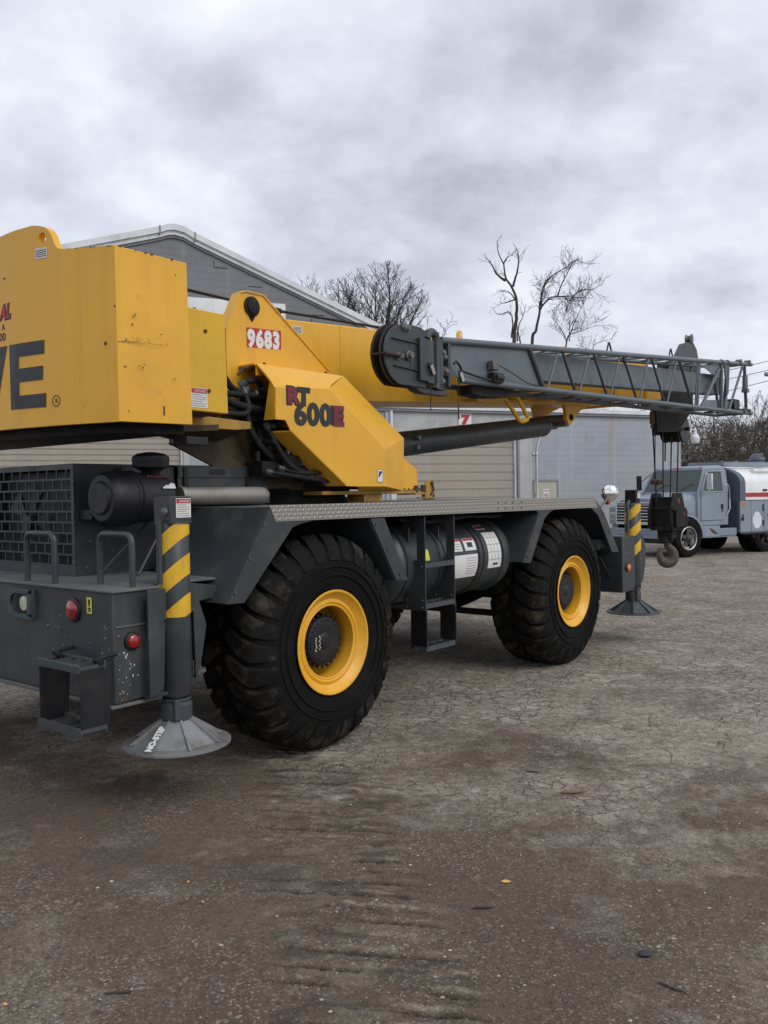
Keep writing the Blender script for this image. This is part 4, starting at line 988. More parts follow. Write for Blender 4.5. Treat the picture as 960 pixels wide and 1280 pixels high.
# ---- hydraulic oil box beside the winch
mb = MB(); mb.prism([U(-1.0, 1.20, 2.345), U(-.570, 1.20, 2.338), U(-.588, 1.20, 3.002), U(-1.0, 1.20, 3.004)], U(0, -.5, 0)); ob_ = part('oil_tank_box', mb, 'yellow2', CR, bev=.006)
warning_label(ob_, U(-.883, 1.2015, 2.363), (1, 0, 0), (0, 0, 1), .134, .128)
mb = MB(); mb.lathe([(0, .014), (.010, .012)], U(-.735, 1.20, 2.478), U(0, 1, 0), 8); mb.lathe([(0, .014), (.010, .012)], U(-.755, 1.20, 2.867), U(0, 1, 0), 8); mb.lathe([(0, .012), (.02, .012)], U(-.80, 1.15, 3.0), (0, 0, 1), 8); mb.box(U(-.90, .8, 2.33), U(-.60, 1.15, 2.345)); part('bolts', mb, 'rust', ob_, kind='stuff')
# ---- turntable frame
TT = thing('turntable_frame', None, None, parent=CR)
for s_ in (1, -1):
    pl = [(-1.02, 2.30), (-.05, 2.72), (.07, 3.345), (.121, 3.366), (.306, 3.366), (1.07, 2.845), (1.9, 2.3), (1.95, 1.83), (.56, 1.83), (.10, 1.95), (-.25, 2.10), (-.60, 2.16), (-1.02, 2.17)]
    pl = [(-1.02, 2.30), (-.30, 2.32), (-.075, 2.45), (-.075, 3.05), (.072, 3.345), (.121, 3.366), (.306, 3.366), (1.07, 2.845), (1.45, 2.45), (1.9, 2.3), (1.95, 1.83), (.56, 1.83), (.10, 1.95), (-.25, 2.10), (-.60, 2.16), (-1.02, 2.17)]
    if s_ > 0:
        up__ = [(-1.02, 2.30), (-.30, 2.32), (-.075, 2.45), (-.075, 3.05), (.072, 3.345), (.121, 3.366), (.306, 3.366), (1.07, 2.845), (1.45, 2.45), (1.9, 2.3), (1.95, 1.83), (1.45, 1.83), (.9, 2.15), (.3, 2.42), (-.05, 2.42)]
        mb = MB(); mb.prism([U(a, .60*s_, b) for a, b in [(-.30, 2.20), (-.075, 2.44), (.3, 2.44), (.92, 2.17), (1.5, 1.83), (.62, 1.83), (.25, 1.93), (-.05, 2.06)]], U(0, -.03*s_, 0)); part('greasy_shaded_lower_plate', mb, 'greaseshade', TT)  # recess shade behind the cover is in this plate's dark greasy colour
    else: up__ = [(-1.02, 2.42), (-.30, 2.42), (-.075, 2.50), (-.075, 3.05), (.072, 3.345), (.121, 3.366), (.306, 3.366), (1.07, 2.845), (1.45, 2.45), (1.9, 2.3), (1.95, 1.83), (1.2, 1.83), (.94, 2.07), (.74, 2.27), (.60, 2.38)]
    mb = MB(); mb.prism([U(a, .62*s_, b) for a, b in up__], U(0, -.03*s_, 0)); part('side_plate', mb, 'yellow', TT, bev=.003)
    # turned-over flange along the edge of the upright
    ed = [(-.075, 2.72), (-.075, 3.048), (.072, 3.345), (.121, 3.366), (.306, 3.366), (1.067, 2.845)]
    mb = MB()
    for (a, b) in zip(ed[:-1], ed[1:]):
        d = Vector((b[0]-a[0], 0, b[1]-a[1])).normalized(); nn = Vector((-d.z, 0, d.x))*.010; wd = .10 if a[0] < .1 else .012
        mb.prism([U(a[0], (.632)*s_, a[1]), U(b[0], .632*s_, b[1]), U(b[0], (.632-wd)*s_, b[1]), U(a[0], (.632-wd)*s_, a[1])], nn)
    part('edge_flange', mb, 'yellow', TT)
    mb = MB(); mb.lathe([(0, .078), (.012, .078), (.016, .060), (.03, .058), (.032, .045), (.034, .001)], U(.186, .622*s_, 3.262), U(0, s_, 0), 28); part('boom_pivot_pin', mb, 'blacksteel', TT)
    mb = MB(); mb.prism([U(.148, .6205*s_, 3.215), U(.225, .6205*s_, 3.215), U(.215, .6205*s_, 3.17), U(.19, .6205*s_, 3.14), U(.165, .6205*s_, 3.16)], U(0, .0008*s_, 0)); part('grease_stain', mb, 'blacksteel', TT)
me_bg = MB(); me_bg.prism([U(.131, .6205, 2.941), U(.50, .6205, 2.966), U(.503, .6205, 3.115), U(.130, .6205, 3.095)], U(0, .0012, 0)); nb = part('number_plate', me_bg, 'red', TT)
for k, ch in enumerate('9683'):
    link('lettering', text_mesh(ch, .134, U(.139+k*.0895, .6225, 2.950+k*.0055), (1, 0, .06), (0, 0, 1), 'white', .0006, bold=.0105, xs=.84), nb)
mb = MB(); mb.box(U(-1.0, .60, 2.42), U(-.35, -.60, 2.45)); mb.box(U(.75, .6, 1.84), U(1.9, -.6, 1.90)); mb.prism([U(-1.05, .95, 2.20), U(-.45, .95, 2.25), U(-.18, .80, 2.32), U(-.18, .62, 2.32), U(-1.05, .62, 2.20)], (0, 0, .04)); part('floor', mb, 'greaseshade', TT)
mb = MB(); mb.prism([U(-1.05, .93, 2.265), U(-.30, .93, 2.262), U(-.14, .93, 2.275), U(-.14, .93, 2.325), U(-.62, .93, 2.345), U(-1.05, .93, 2.35)], U(0, .014, 0)); part('rear_side_beam', mb, 'yellowdirtyshade', TT)  # colour mixes dirt with the shade below the oil box
# sloping belly plates seen from below
mb = MB(); mb.prism([U(-.95, .92, 2.262), U(-.16, .92, 2.262), U(-.16, .60, 2.20), U(-.60, .60, 2.20), U(-.95, .60, 2.25)], (0, 0, .004)); mb.prism([U(-.62, .60, 2.17), U(-.28, .60, 2.17), U(.50, .60, 1.85), U(.28, .60, 1.84), U(-.20, .60, 2.0)], U(0, .03, 0)); part('belly_plate', mb, 'greaseshade', TT)  # underside shadow painted into the greasy yellow
# ring gear
mb = MB(); mb.lathe([(0, .62), (.05, .62), (.052, .60), (.09, .60), (.095, .64), (.12, .64)], U(1.05, 0, 1.714), (0, 0, 1), 64); rg_ = part('slew_ring', mb, 'blacksteel', CR)
mb = MB(); mb.box(U(.75, .60, 1.785), U(2.02, .82, 1.815)); mb.box(U(1.30, .60, 1.72), U(1.55, .8, 1.785)); mb.box(U(2.02, .60, 1.775), U(2.20, .82, 1.80)); part('base_flange', mb, 'yellowdirtyshade', TT, bev=.003)
mb = MB()
for k in range(9): mb.lathe([(0, .018), (.02, .018)], U(1.62+k*.065, .79, 1.815), (0, 0, 1), 6)
mb.lathe([(0, .028), (.06, .028)], U(2.05, .80, 1.80), (0, 0, 1), 12); mb.lathe([(0, .028), (.065, .028)], U(2.17, .80, 1.80), (0, 0, 1), 12); part('flange_bolts', mb, 'rust', TT, kind='stuff')
mb = MB(); mb.prism([U(1.86, .80, 2.10), U(2.06, .80, 2.00), U(2.075, .80, 1.82), U(1.86, .80, 1.82)], U(0, -.012, 0)); mb.prism([U(1.86, .80, 2.10), U(2.06, .80, 2.00), U(2.075, .80, 1.82), U(2.09, .80, 1.82), U(2.075, .80, 2.01), U(1.87, .80, 2.115)], U(0, -.08, 0)); part('front_gusset', mb, 'yellow', TT, bev=.002)
mb = MB(); mb.prism([U(2.20, .80, 1.74), U(2.20, .80, 1.86), U(2.25, .80, 1.90), U(2.29, .80, 1.92), U(2.335, .80, 1.90), U(2.33, .80, 1.86), U(2.36, .80, 1.84), U(2.34, .80, 1.78), U(2.30, .80, 1.74)], U(0, -.03, 0)); mb.box(U(2.1, .77, 1.735), U(2.35, .80, 1.75)); part('house_lock', mb, 'yellowdirtyshade', TT, bev=.003)
mb = MB(); mb.lathe([(0, .018), (.02, .016)], U(2.30, .80, 1.885), U(0, 1, 0), 10); mb.tube([U(2.28, .81, 1.77), U(2.32, .815, 1.82), U(2.30, .815, 1.87)], .01, 6); part('lock_pin', mb, 'rust', TT)

# ---- side cover carrying the model number
PN = thing('side_cover', None, None, parent=CR)
fo = [(.058, 2.789), (1.05, 2.789), (1.88, 2.295), (1.857, 1.816)]                 # outer flange edge at v=.80
fi = [(.101, 2.598), (.703, 2.638), (1.42, 2.171), (1.413, 1.851)]                 # face corner at v=.95
mb = MB(); vo, vi = .80, .95
face = [U(a, vi, b) for a, b in (fi[0], fi[1], fi[2], fi[3], (1.049, 1.852), (.893, 1.856), (.27, 2.271), (.212, 2.359), (.099, 2.359))]
mb.prism(face, U(0, -.012, 0)); part('cover_face', mb, 'yellow', PN)
mb = MB()
def quad(mb, p, q, r, s, t=.01):
    P_ = [Vector(x) for x in (p, q, r, s)]; nn = (P_[1]-P_[0]).cross(P_[3]-P_[0])
    if nn.y > 0: nn = -nn
    nn.normalize(); mb.prism(P_, -nn*t)
# the top shoulder: a smooth rolled curve, then plain bevels
def lerp(a, b, k): return (a[0]*(1-k)+b[0]*k, a[1]*(1-k)+b[1]*k)
nS = 6; rows_ = []
for k in range(nS+1):
    t = k/nS; v = vi+(vo-vi)*t; zz = t**1.6 if True else t
    a = (fi[0][0]+(fo[0][0]-fi[0][0])*t, fi[0][1]+(fo[0][1]-fi[0][1])*(t**.8)); b = (fi[1][0]+(fo[1][0]-fi[1][0])*t, fi[1][1]+(fo[1][1]-fi[1][1])*(t**.8))
    rows_.append((U(a[0], v, a[1]), U(b[0], v, b[1])))
vs = []; fs = []
for a, b in rows_: vs += [a, b, (a[0], a[1]+.01, a[2]-.01), (b[0], b[1]+.01, b[2]-.01)]
for i in range(nS): a = i*4; c = a+4; fs += [(a, a+1, c+1, c), (a+2, c+2, c+3, a+3), (a, c, c+2, a+2), (a+1, a+3, c+3, c+1)]
mb.add(vs, fs); mb.v = [tuple(x) for x in mb.v]
quad(mb, U(fi[1][0], vi, fi[1][1]), U(fo[1][0], vo, fo[1][1]), U(fo[2][0], vo, fo[2][1]), U(fi[2][0], vi, fi[2][1]))
quad(mb, U(fi[2][0], vi, fi[2][1]), U(fo[2][0], vo, fo[2][1]), U(fo[3][0], vo, fo[3][1]), U(fi[3][0], vi, fi[3][1]))
quad(mb, U(fi[3][0], vi, fi[3][1]), U(fo[3][0], vo, fo[3][1]), U(1.22, vo, 1.81), U(1.049, vi, 1.852))
part('cover_shoulder', mb, 'yellow', PN, smooth=35)
mb = MB(); mb.box(U(.06, vo-.012, 2.789), U(1.05, vo, 2.70)); mb.prism([U(.893, vi, 1.856), U(.27, vi, 2.271), U(.20, vi-.16, 2.271), U(.82, vi-.16, 1.856)], (0, 0, .012)); mb.prism([U(.099, vi, 2.359), U(.101, vi, 2.598), U(.10, vi-.05, 2.65), U(.099, vi-.12, 2.359)], (.012, 0, 0)); part('cover_return', mb, 'yellow', PN)
mb = MB()
for (u, z) in ((.22, 2.79), (.92, 2.79)): mb.lathe([(0, .022), (.012, .022), (.014, .014), (.03, .012)], U(u, .72, z), (0, 0, 1), 6)
mb.tube([U(-.04, .70, 2.70), U(.0, .72, 2.755), U(.06, .74, 2.765)], .012, 6); part('cover_bolts', mb, 'rust', PN)
mb = MB(); mb.box(U(.04, .62, 2.775), U(1.05, .80, 2.788)); part('cover_top', mb, 'yellow', PN)
FN = U(0, 1, 0)
def ptext(s_, u, z, h, m, xs, bold, d=.0025, ext=.0008, shear=0): link('lettering', text_mesh(s_, h, U(u, vi+d, z), (1, 0, .02), (0, 0, 1), m, ext, bold=bold, xs=xs, shear=shear), PN)
ptext('R', .226, 2.489, .128, 'blackprint', 1.22, .018, .001, .0003); ptext('R', .229, 2.492, .122, 'maroon', 1.22, .009, .003)
ptext('T', .350, 2.490, .128, 'blackprint', 1.15, .015, .0015)
ptext('6', .305, 2.336, .172, 'blackprint', 1.12, .012, .004); ptext('0', .447, 2.339, .172, 'blackprint', 1.12, .012, .004); ptext('0', .590, 2.342, .172, 'blackprint', 1.12, .012, .004)
mb = MB(); mb.prism([U(.715, vi, 2.345), U(.868, vi, 2.348), U(.872, vi, 2.510), U(.715, vi, 2.506)], U(0, .003, 0)); part('letter_shadow', mb, 'blackprint', PN)
ptext('E', .745, 2.350, .155, 'maroon', 1.2, .012, .0055)
lab = warning_label(PN, U(1.30, vi+.0015, 1.885), (1, 0, 0), (0, 0, 1), .075, .115, sub=False)
mb = MB(); mb.prism([U(1.313, vi+.0035, 1.94), U(1.325, vi+.0035, 1.93), U(1.352, vi+.0035, 1.965), U(1.366, vi+.0035, 1.972), U(1.355, vi+.0035, 1.985), U(1.325, vi+.0035, 1.98)], U(0, .0008, 0)); mb.box(U(1.302, vi+.0035, 1.997), U(1.373, vi+.004, 2.0)); mb.box(U(1.302, vi+.0035, 1.886), U(1.304, vi+.004, 2.0)); mb.box(U(1.371, vi+.0035, 1.886), U(1.373, vi+.004, 2.0)); mb.box(U(1.304, vi+.0035, 1.886), U(1.371, vi+.004, 1.889)); part('pictogram', mb, 'blackprint', lab)

# ---- hoses and valve clutter behind the cover
def hose(pts, r=.022, m='hose'):
    P_ = [Vector(p) for p in pts]; out = []
    for i in range(len(P_)-1):
        p0 = P_[max(i-1, 0)]; p1 = P_[i]; p2 = P_[i+1]; p3 = P_[min(i+2, len(P_)-1)]
        for k in range(6):
            t = k/6; out.append(.5*((2*p1)+(p2-p0)*t+(2*p0-5*p1+4*p2-p3)*t*t+(3*p1-p0-3*p2+p3)*t**3))
    out.append(P_[-1]); mb = MB(); mb.tube(out, r, 8); ho = part('hydraulic_hose', mb, m, CR, smooth=60)
    for a_, b_ in ((out[0], out[1]), (out[-1], out[-2])):
        mb = MB(); dd_ = (b_-a_).normalized(); mb.lathe([(-.005, r*.7), (0, r*1.25), (.05, r*1.25), (.055, r*1.02)], a_, dd_, 8); part('crimp_fitting', mb, 'jibdark', ho)
for (pts, r) in (
    ([U(-.62, .80, 2.80), U(-.30, .78, 2.70), U(-.12, .74, 2.585), U(.10, .72, 2.56), U(.32, .70, 2.545)], .027),
    ([U(-.62, .78, 2.56), U(-.25, .76, 2.545), U(.05, .74, 2.55), U(.35, .70, 2.55)], .025),
    ([U(-.62, .84, 2.50), U(-.30, .80, 2.50), U(-.05, .78, 2.455), U(.35, .70, 2.45)], .030),
    ([U(-.62, .80, 2.46), U(-.30, .78, 2.44), U(.0, .74, 2.43), U(.35, .70, 2.435)], .026),
    ([U(-.62, .86, 2.375), U(-.30, .86, 2.385), U(-.12, .84, 2.39), U(-.02, .80, 2.45), U(-.02, .74, 2.60)], .020),
    ([U(.04, .70, 2.62), U(.02, .72, 2.50), U(.04, .74, 2.30), U(.18, .76, 2.12), U(.40, .76, 2.02), U(.62, .74, 1.98)], .027),
    ([U(.32, .74, 2.35), U(.40, .80, 2.20), U(.62, .84, 2.06), U(.86, .80, 2.00)], .022),
    ([U(.20, .78, 2.33), U(.34, .84, 2.28), U(.55, .84, 2.10), U(.78, .80, 2.08)], .018),
    ([U(.25, .82, 2.0), U(.50, .86, 1.96), U(.80, .84, 1.99), U(.95, .80, 2.1)], .02),
    ([U(.10, .84, 1.97), U(.42, .88, 1.93), U(.8, .84, 1.90), U(1.1, .8, 1.92)], .018),
    ([U(-.02, .70, 2.62), U(.04, .74, 2.66), U(.14, .74, 2.66), U(.22, .70, 2.60)], .024),
    ([U(.14, .80, 2.34), U(.20, .84, 2.20), U(.34, .86, 2.02), U(.60, .84, 1.94)], .02)):
    hose(pts, r)
mb = MB()
mb.box(U(.05, .62, 2.36), U(.42, .70, 2.60)); mb.box(U(.10, .62, 1.93), U(.34, .80, 2.05)); mb.box(U(.30, .62, 1.98), U(.5, .82, 2.10)); mb.box(U(.16, .62, 2.10), U(.30, .72, 2.2))
for k in range(14):
    u = .05+random.random()*.8; z = 2.2-.35*u+random.uniform(-.12, .1); mb.lathe([(0, .02+random.random()*.02), (.05+random.random()*.06, .02)], U(u, .72+random.random()*.06, z), random.choice([(1, 0, 0), (0, 0, 1), U(0, 1, 0)]), 8)
part('valve_block', mb, 'blacksteel', CR)
mb = MB()
for (a, b) in ((.02, 2.56), (.5, 2.04), (.34, 2.12)): mb.lathe([(0, .02), (.02, .02)], U(a, .82, b), (1, 0, 0), 8)
part('hose_clamp', mb, 'steel', CR)

# ---- boom
BE = math.atan(.068)
def B(u, v, h):      # h above boom bottom line
    return U(u, v, 2.668+(u-1.89)*.066+h)
BM = thing('boom', None, None, parent=CR)
def bbox(mb, u0, u1, hw, h0, h1): mb.prism([B(u0, hw, h0), B(u1, hw, h0), B(u1, hw, h1), B(u0, hw, h1)], U(0, -2*hw, 0))
mb = MB(); mb.prism([B(-.12, .35, .05), B(.6, .35, 0), B(7.55, .35, 0), B(7.55, .35, .70), B(.20, .35, .70), B(-.19, .35, .62)], U(0, -.70, 0)); part('base_section', mb, 'yellow', BM, bev=.010)
mb = MB(); bbox(mb, 7.47, 7.57, .38, -.03, .73); part('collar', mb, 'yellow', BM, bev=.006)
mb = MB(); bbox(mb, 7.57, 8.75, .31, .05, .66); part('mid_section', mb, 'yellow', BM, bev=.008)
mb = MB(); bbox(mb, 8.72, 8.80, .34, .03, .69); part('collar', mb, 'yellow', BM, bev=.006)
mb = MB(); bbox(mb, 8.80, 9.55, .27, .09, .62); part('fly_section', mb, 'yellow', BM, bev=.008)
mb = MB(); mb.box(U(2.78, .351, 2.75), U(2.80, .352, 3.40)) if False else mb.prism([B(1.52, .3505, .0), B(1.535, .3505, .0), B(1.535, .3505, .70), B(1.52, .3505, .70)], U(0, .004, 0)); part('weld_seam', mb, 'yellow', BM)
mb = MB()
for (u, v) in ((7.42, .345), (7.42, -.345)): pass
for k, (u0, u1) in enumerate(((4.5, 4.8), (5.0, 5.5), (5.7, 6.4), (6.6, 7.2))): mb.prism([B(u0, .36, .04), B(u1, .36, .04), B(u1, .36, .13), B(u0, .36, .13)], U(0, .12, 0))
part('jib_support', mb, 'yellowdirtyshade', BM, bev=.004)
for (u, hz_) in ((3.99, .17), (8.48, .13), (6.6, .14)):
    mb = MB(); mb.prism([B(u-.05, .0, .695), B(u+.05, .0, .695), B(u+.045, 0, .70+hz_*.8), B(u+.02, 0, .70+hz_), B(u-.02, 0, .70+hz_), B(u-.045, 0, .70+hz_*.8)], U(0, .03, 0)); lug = part('lifting_eye', mb, 'yellow', BM, bev=.004)
    mb = MB(); mb.lathe([(0, .018), (.004, .018)], B(u, .031, .70+hz_*.7), U(0, 1, 0), 12); part('eye_hole', mb, 'trim', lug)
mb = MB(); mb.prism([B(4.70, .12, .70), B(4.92, .12, .70), B(4.92, .12, .74), B(4.80, .12, .78), B(4.70, .12, .77)], U(0, -.14, 0)); part('boom_light', mb, 'blacksteel', BM, bev=.008)
lab = warning_label(BM, tuple(Vector(B(.90, .3512, .585))), (1, 0, .07), (0, 0, 1), .125, .065, sub=False)
mb = MB()
for k in range(5): mb.prism([B(.91, .353, .594+k*.011), B(1.015, .353, .594+k*.011), B(1.015, .353, .599+k*.011), B(.91, .353, .599+k*.011)], U(0, .0006, 0))
part('fine_print', mb, 'blackprint', lab)
mb = MB(); mb.tube([B(1.00, .36, .40), B(1.0, .40, .40), B(1.03, .41, .39), B(1.06, .41, .36), B(1.065, .41, .29)], .008, 8); part('rope_hook', mb, 'yellow', BM)
mb = MB(); hp2 = [U(-.9, -.20, 3.46), U(.2, -.20, 3.53), U(1.25, -.2, 3.515), U(2.83, -.2, 3.575)]
mb.tube([U(-1.0, .15, 3.34), U(-.4, .05, 3.40), U(.2, -.20, 3.53)], .014, 8); mb.tube(hp2[1:], .014, 8); mb.tube([U(1.12, -.2, 3.515), U(1.30, -.2, 3.515)], .030, 8); mb.tube([U(-.93, 1.05, 3.0), U(-.95, 1.05, 3.10), U(-1.0, 1.0, 3.17)], .014, 8); part('boom_cable', mb, 'hose', BM)
mb = MB(); mb.lathe([(0, .10), (.04, .105), (.08, .07), (.085, .001)], U(-.62, .6, 3.02), (0, 0, 1), 16); mb.box(U(-.9, .3, 2.9), U(-.3, .55, 3.02)); part('winch_cover', mb, 'black', BM)
# lug and lift cylinder
for s_ in (1, -1):
    mb = MB(); mb.prism([U(5.75, .26*s_, 2.945), U(6.12, .26*s_, 2.955), U(6.17, .26*s_, 2.88), U(6.19, .26*s_, 2.76), U(6.24, .26*s_, 2.70), U(6.31, .26*s_, 2.695), U(6.42, .26*s_, 2.76), U(6.60, .26*s_, 2.90), U(6.95, .26*s_, 3.005)], U(0, -.05*s_, 0)); lg2 = part('cylinder_lug', mb, 'yellow', BM, bev=.003)
    mb = MB(); mb.lathe([(0, .045), (.02, .040), (.025, .001)], U(6.31, .26*s_, 2.79), U(0, s_, 0), 16); part('lug_pin', mb, 'blacksteel', lg2)
LC = thing('lift_cylinder', None, None, parent=CR)
a_ = Vector(U(1.2, 0, 2.13)); b_ = Vector(U(6.0, 0, 2.665)); d_ = (b_-a_); 
mb = MB(); L_ = d_.length; mb.lathe([(0, .10), (.02, .135), (L_-.02, .135), (L_, .10)], a_, d_, 40); part('cylinder_tube', mb, 'grey', LC, smooth=50)
mb = MB(); mb.lathe([(L_-.01, .10), (L_+.05, .11), (L_+.10, .06), (L_+.35, .06)], a_, d_, 28); mb.lathe([(-.2, .085), (.2, .085)], U(6.31, 0, 2.75), (0, 1, 0), 24); part('cylinder_rod', mb, 'steel', LC, smooth=50)
mb = MB(); mb.lathe([(0, .03), (.05, .025)], Vector(U(2.96, .135, 2.38)), U(0, 1, 0), 10); mb.lathe([(0, .03), (.05, .025)], Vector(U(2.96, .12, 2.28)), U(0, 1, 0), 10); part('port_fitting', mb, 'steel', LC)
# yellow loop bracket that hangs under the boom
mb = MB(); q = [U(4.10, .55, 2.86), U(4.42, .55, 2.62), U(4.50, .55, 2.615), U(4.60, .55, 2.64), U(4.62, .55, 2.67), U(4.34, .55, 2.93)]
mb.tube(q, .026, 6); mb.box(U(3.5, .36, 2.82), U(3.85, .52, 2.90)); mb.box(U(3.6, .40, 2.79), U(3.75, .50, 2.82)); part('jib_swing_bracket', mb, 'yellow', BM)
# boom head with sheaves
HDp = thing('boom_head', None, None, parent=CR)
for s_ in (1, -1):
    du = .62 if s_ < 0 else -.35
    mb = MB(); mb.prism([U(9.5, .24*s_, 3.30), U(9.5, .24*s_, 3.86), U(10.9, .24*s_, 3.95), U(11.15, .24*s_, 3.7), U(11.1, .24*s_, 3.2), U(10.75, .24*s_, 3.0), U(10.55+du*.5, .24*s_, 2.78), U(9.80+du, .24*s_, 2.74), U(9.72+du, .24*s_, 3.2)], U(0, -.025*s_, 0)); part('head_plate', mb, 'jibdark' if s_ < 0 else 'blacksteel', HDp, bev=.004)
for k, v in enumerate((-.16, -.055, .055, .16)):
    mb = MB(); mb.lathe([(-.03, .17), (-.028, .23), (-.012, .23), (-.006, .20), (.006, .20), (.012, .23), (.028, .23), (.03, .17)], U(10.85, v, 2.86), (0, 1, 0), 32); mb.lathe([(-.03, .17), (.03, .17)], U(10.85, v, 2.86), (0, 1, 0), 32); part('sheave', mb, 'jibdark' if v > .1 else 'blacksteel', HDp, smooth=40)
mb = MB(); mb.lathe([(-.27, .03), (.27, .03)], U(10.85, 0, 2.86), (0, 1, 0), 12); mb.box(U(9.9, -.02, 2.80), U(10.6, .22, 3.2)); part('head_block', mb, 'blacksteel', HDp)
mb = MB(); mb.box(U(9.30, .16, 2.86), U(9.38, .22, 3.06)); mb.lathe([(0, .03), (.05, .03)], U(9.34, .19, 2.80), (0, 0, 1), 10); part('rope_socket', mb, 'rust', HDp, bev=.01)
MS = thing('rooster_sheave_mast', None, None, parent=CR)
mb = MB(); mb.prism([U(10.55, .10, 3.92), U(11.95, .10, 4.02), U(11.90, .10, 4.15), U(11.78, .10, 4.40), U(11.62, .10, 4.50), U(11.40, .10, 4.49), U(11.10, .10, 4.42), U(10.80, .10, 4.15)], U(0, -.08, 0))
o_ = part('mast_plate', mb, 'jibdark', MS, bev=.006); mb = MB(); mb.lathe([(-.06, .05), (-.05, .085), (-.02, .06), (.02, .06), (.05, .085), (.06, .05)], U(11.50, .06, 4.56), (0, 1, 0), 20); part('mast_sheave', mb, 'steel', MS)
for o_ in MS.children: o_.location = (-.75, -.25, -.14)

# ---- swing-away lattice jib
JB = thing('lattice_jib', None, None, parent=CR)
VN, VF = 1.0, .60
def jt(u): return 3.211+(u-2.168)*.0835
def jb(u): return 2.873+(u-2.519)*.0288
mb = MB(); mb.tube([U(2.2, VN, jt(2.2)), U(6.5, VN, jt(6.5)), U(11.97, VN, jt(11.97))], .033, 14); part('chord', mb, 'jibgrey', JB, smooth=60)
mb = MB(); mb.tube([U(2.52, VN, jb(2.52)), U(6.5, VN, jb(6.5)), U(11.96, VN, jb(11.96))], .033, 14); part('chord', mb, 'jibgrey', JB, smooth=60)
mb = MB(); mb.tube([U(2.2, VF, jt(2.2)), U(11.6, VF-.1, jt(11.6))], .030, 12); part('chord', mb, 'jibgrey', JB, smooth=60)
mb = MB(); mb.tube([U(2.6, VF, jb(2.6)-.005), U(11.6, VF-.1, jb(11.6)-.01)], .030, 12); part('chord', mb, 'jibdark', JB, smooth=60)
tops = [3.85, 4.60, 5.42, 6.30, 7.26, 8.32, 9.22]; bots = [4.21, 5.00, 5.88, 6.82, 7.81, 8.98]
def brace(a, b, r=.019, m='jibgrey'):
    mb = MB(); mb.tube([a, b], r, 8); part('brace', mb, m, JB, smooth=60)
brace(U(3.85, VN, jt(3.85)), U(4.18, VN, jb(4.18)), .03, 'jibdark')
for i, b_ in enumerate(bots):
    if i > 0: brace(U(tops[i]-.0+.03, VN, jt(tops[i])), U(b_-.04, VN, jb(b_)), .017, 'jibdark')
    brace(U(b_+.05, VN, jb(b_)), U(tops[i+1]-.05, VN, jt(tops[i+1])), .014)
for (vq, fa, fb_) in (('t', jt, 0), ('b', jb, 0)):
    k = 0; u = 3.0
    while u < 11.2:
        st__ = .33+.008*k
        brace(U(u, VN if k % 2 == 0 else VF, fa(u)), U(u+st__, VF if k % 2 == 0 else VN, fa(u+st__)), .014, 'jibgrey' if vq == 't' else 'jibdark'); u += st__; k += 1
# far-side face
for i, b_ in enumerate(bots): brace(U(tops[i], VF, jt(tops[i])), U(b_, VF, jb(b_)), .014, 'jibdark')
# solid web plate near the small end and the inner box beam
mb = MB(); mb.prism([U(2.3, VN-.012, jt(2.3)), U(3.85, VN-.012, jt(3.85)), U(4.17, VN-.012, jb(4.17)), U(2.3, VN-.012, jb(2.52)+.02)], U(0, -.012, 0)); part('web_plate', mb, 'jibgrey', JB)
mb = MB(); mb.prism([U(2.6, .88, 3.26), U(10.6, .88, 3.72), U(10.6, .88, 3.39), U(2.6, .88, 2.955)], U(0, -.2, 0)); bxb = part('inner_box_beam', mb, 'jibgrey', JB, bev=.006)
for o_ in (bxb,): o_.location = (0, 0, -.005)
# wide end: uprights and frame
def upright(u0, u1, r, m='jibgrey'): brace(U(u0, VN, jt(u0)), U(u1, VN, jb(u1)), r, m)
upright(9.25, 9.12, .024); upright(10.30, 10.28, .034); upright(10.62, 10.45, .034)
brace(U(9.25+.05, VN, jb(9.3)), U(10.18, VN, jt(10.18)-.12), .028)
brace(U(9.98, VN-.02, jt(9.98)-.25), U(10.22, VN-.02, jb(10.22)), .022, 'jibdark')
brace(U(8.35, VN, jt(8.35)), U(8.93, VN, jb(8.93)), .022, 'jibdark')
upright(11.56, 11.66, .028, 'jibdark'); brace(U(11.50, VN, jt(11.5)), U(10.66, VN, jb(10.66)), .022)
mb = MB(); mb.prism([U(9.25, VN-.01, jt(9.25)-.06), U(10.25, VN-.01, jt(10.25)-.06), U(10.25, VN-.01, jt(10.25)-.26), U(10.05, VN-.01, jt(10.05)-.24), U(9.6, VN-.01, jt(9.6)-.12)], U(0, -.012, 0)); part('gusset_plate', mb, 'jibgrey', JB)
mb = MB(); mb.prism([U(10.34, VN+.02, jt(10.34)-.02), U(10.62, VN+.02, jt(10.62)-.05), U(10.55, VN+.02, jt(10.5)-.52), U(10.44, VN+.02, jt(10.44)-.56), U(10.40, VN+.02, jt(10.4)-.30)], U(0, .02, 0)); part('latch_plate', mb, 'jibdark', JB, bev=.006)
mb = MB(); mb.prism([U(9.3, VN-.02, jb(9.3)+.03), U(10.9, VN-.02, jb(10.9)+.02), U(10.75, VN-.02, jb(10.7)+.17), U(10.55, VN-.02, jb(10.5)+.19), U(9.5, VN-.02, jb(9.5)+.13)], U(0, -.012, 0)); part('gusset_plate', mb, 'jibgrey', JB)
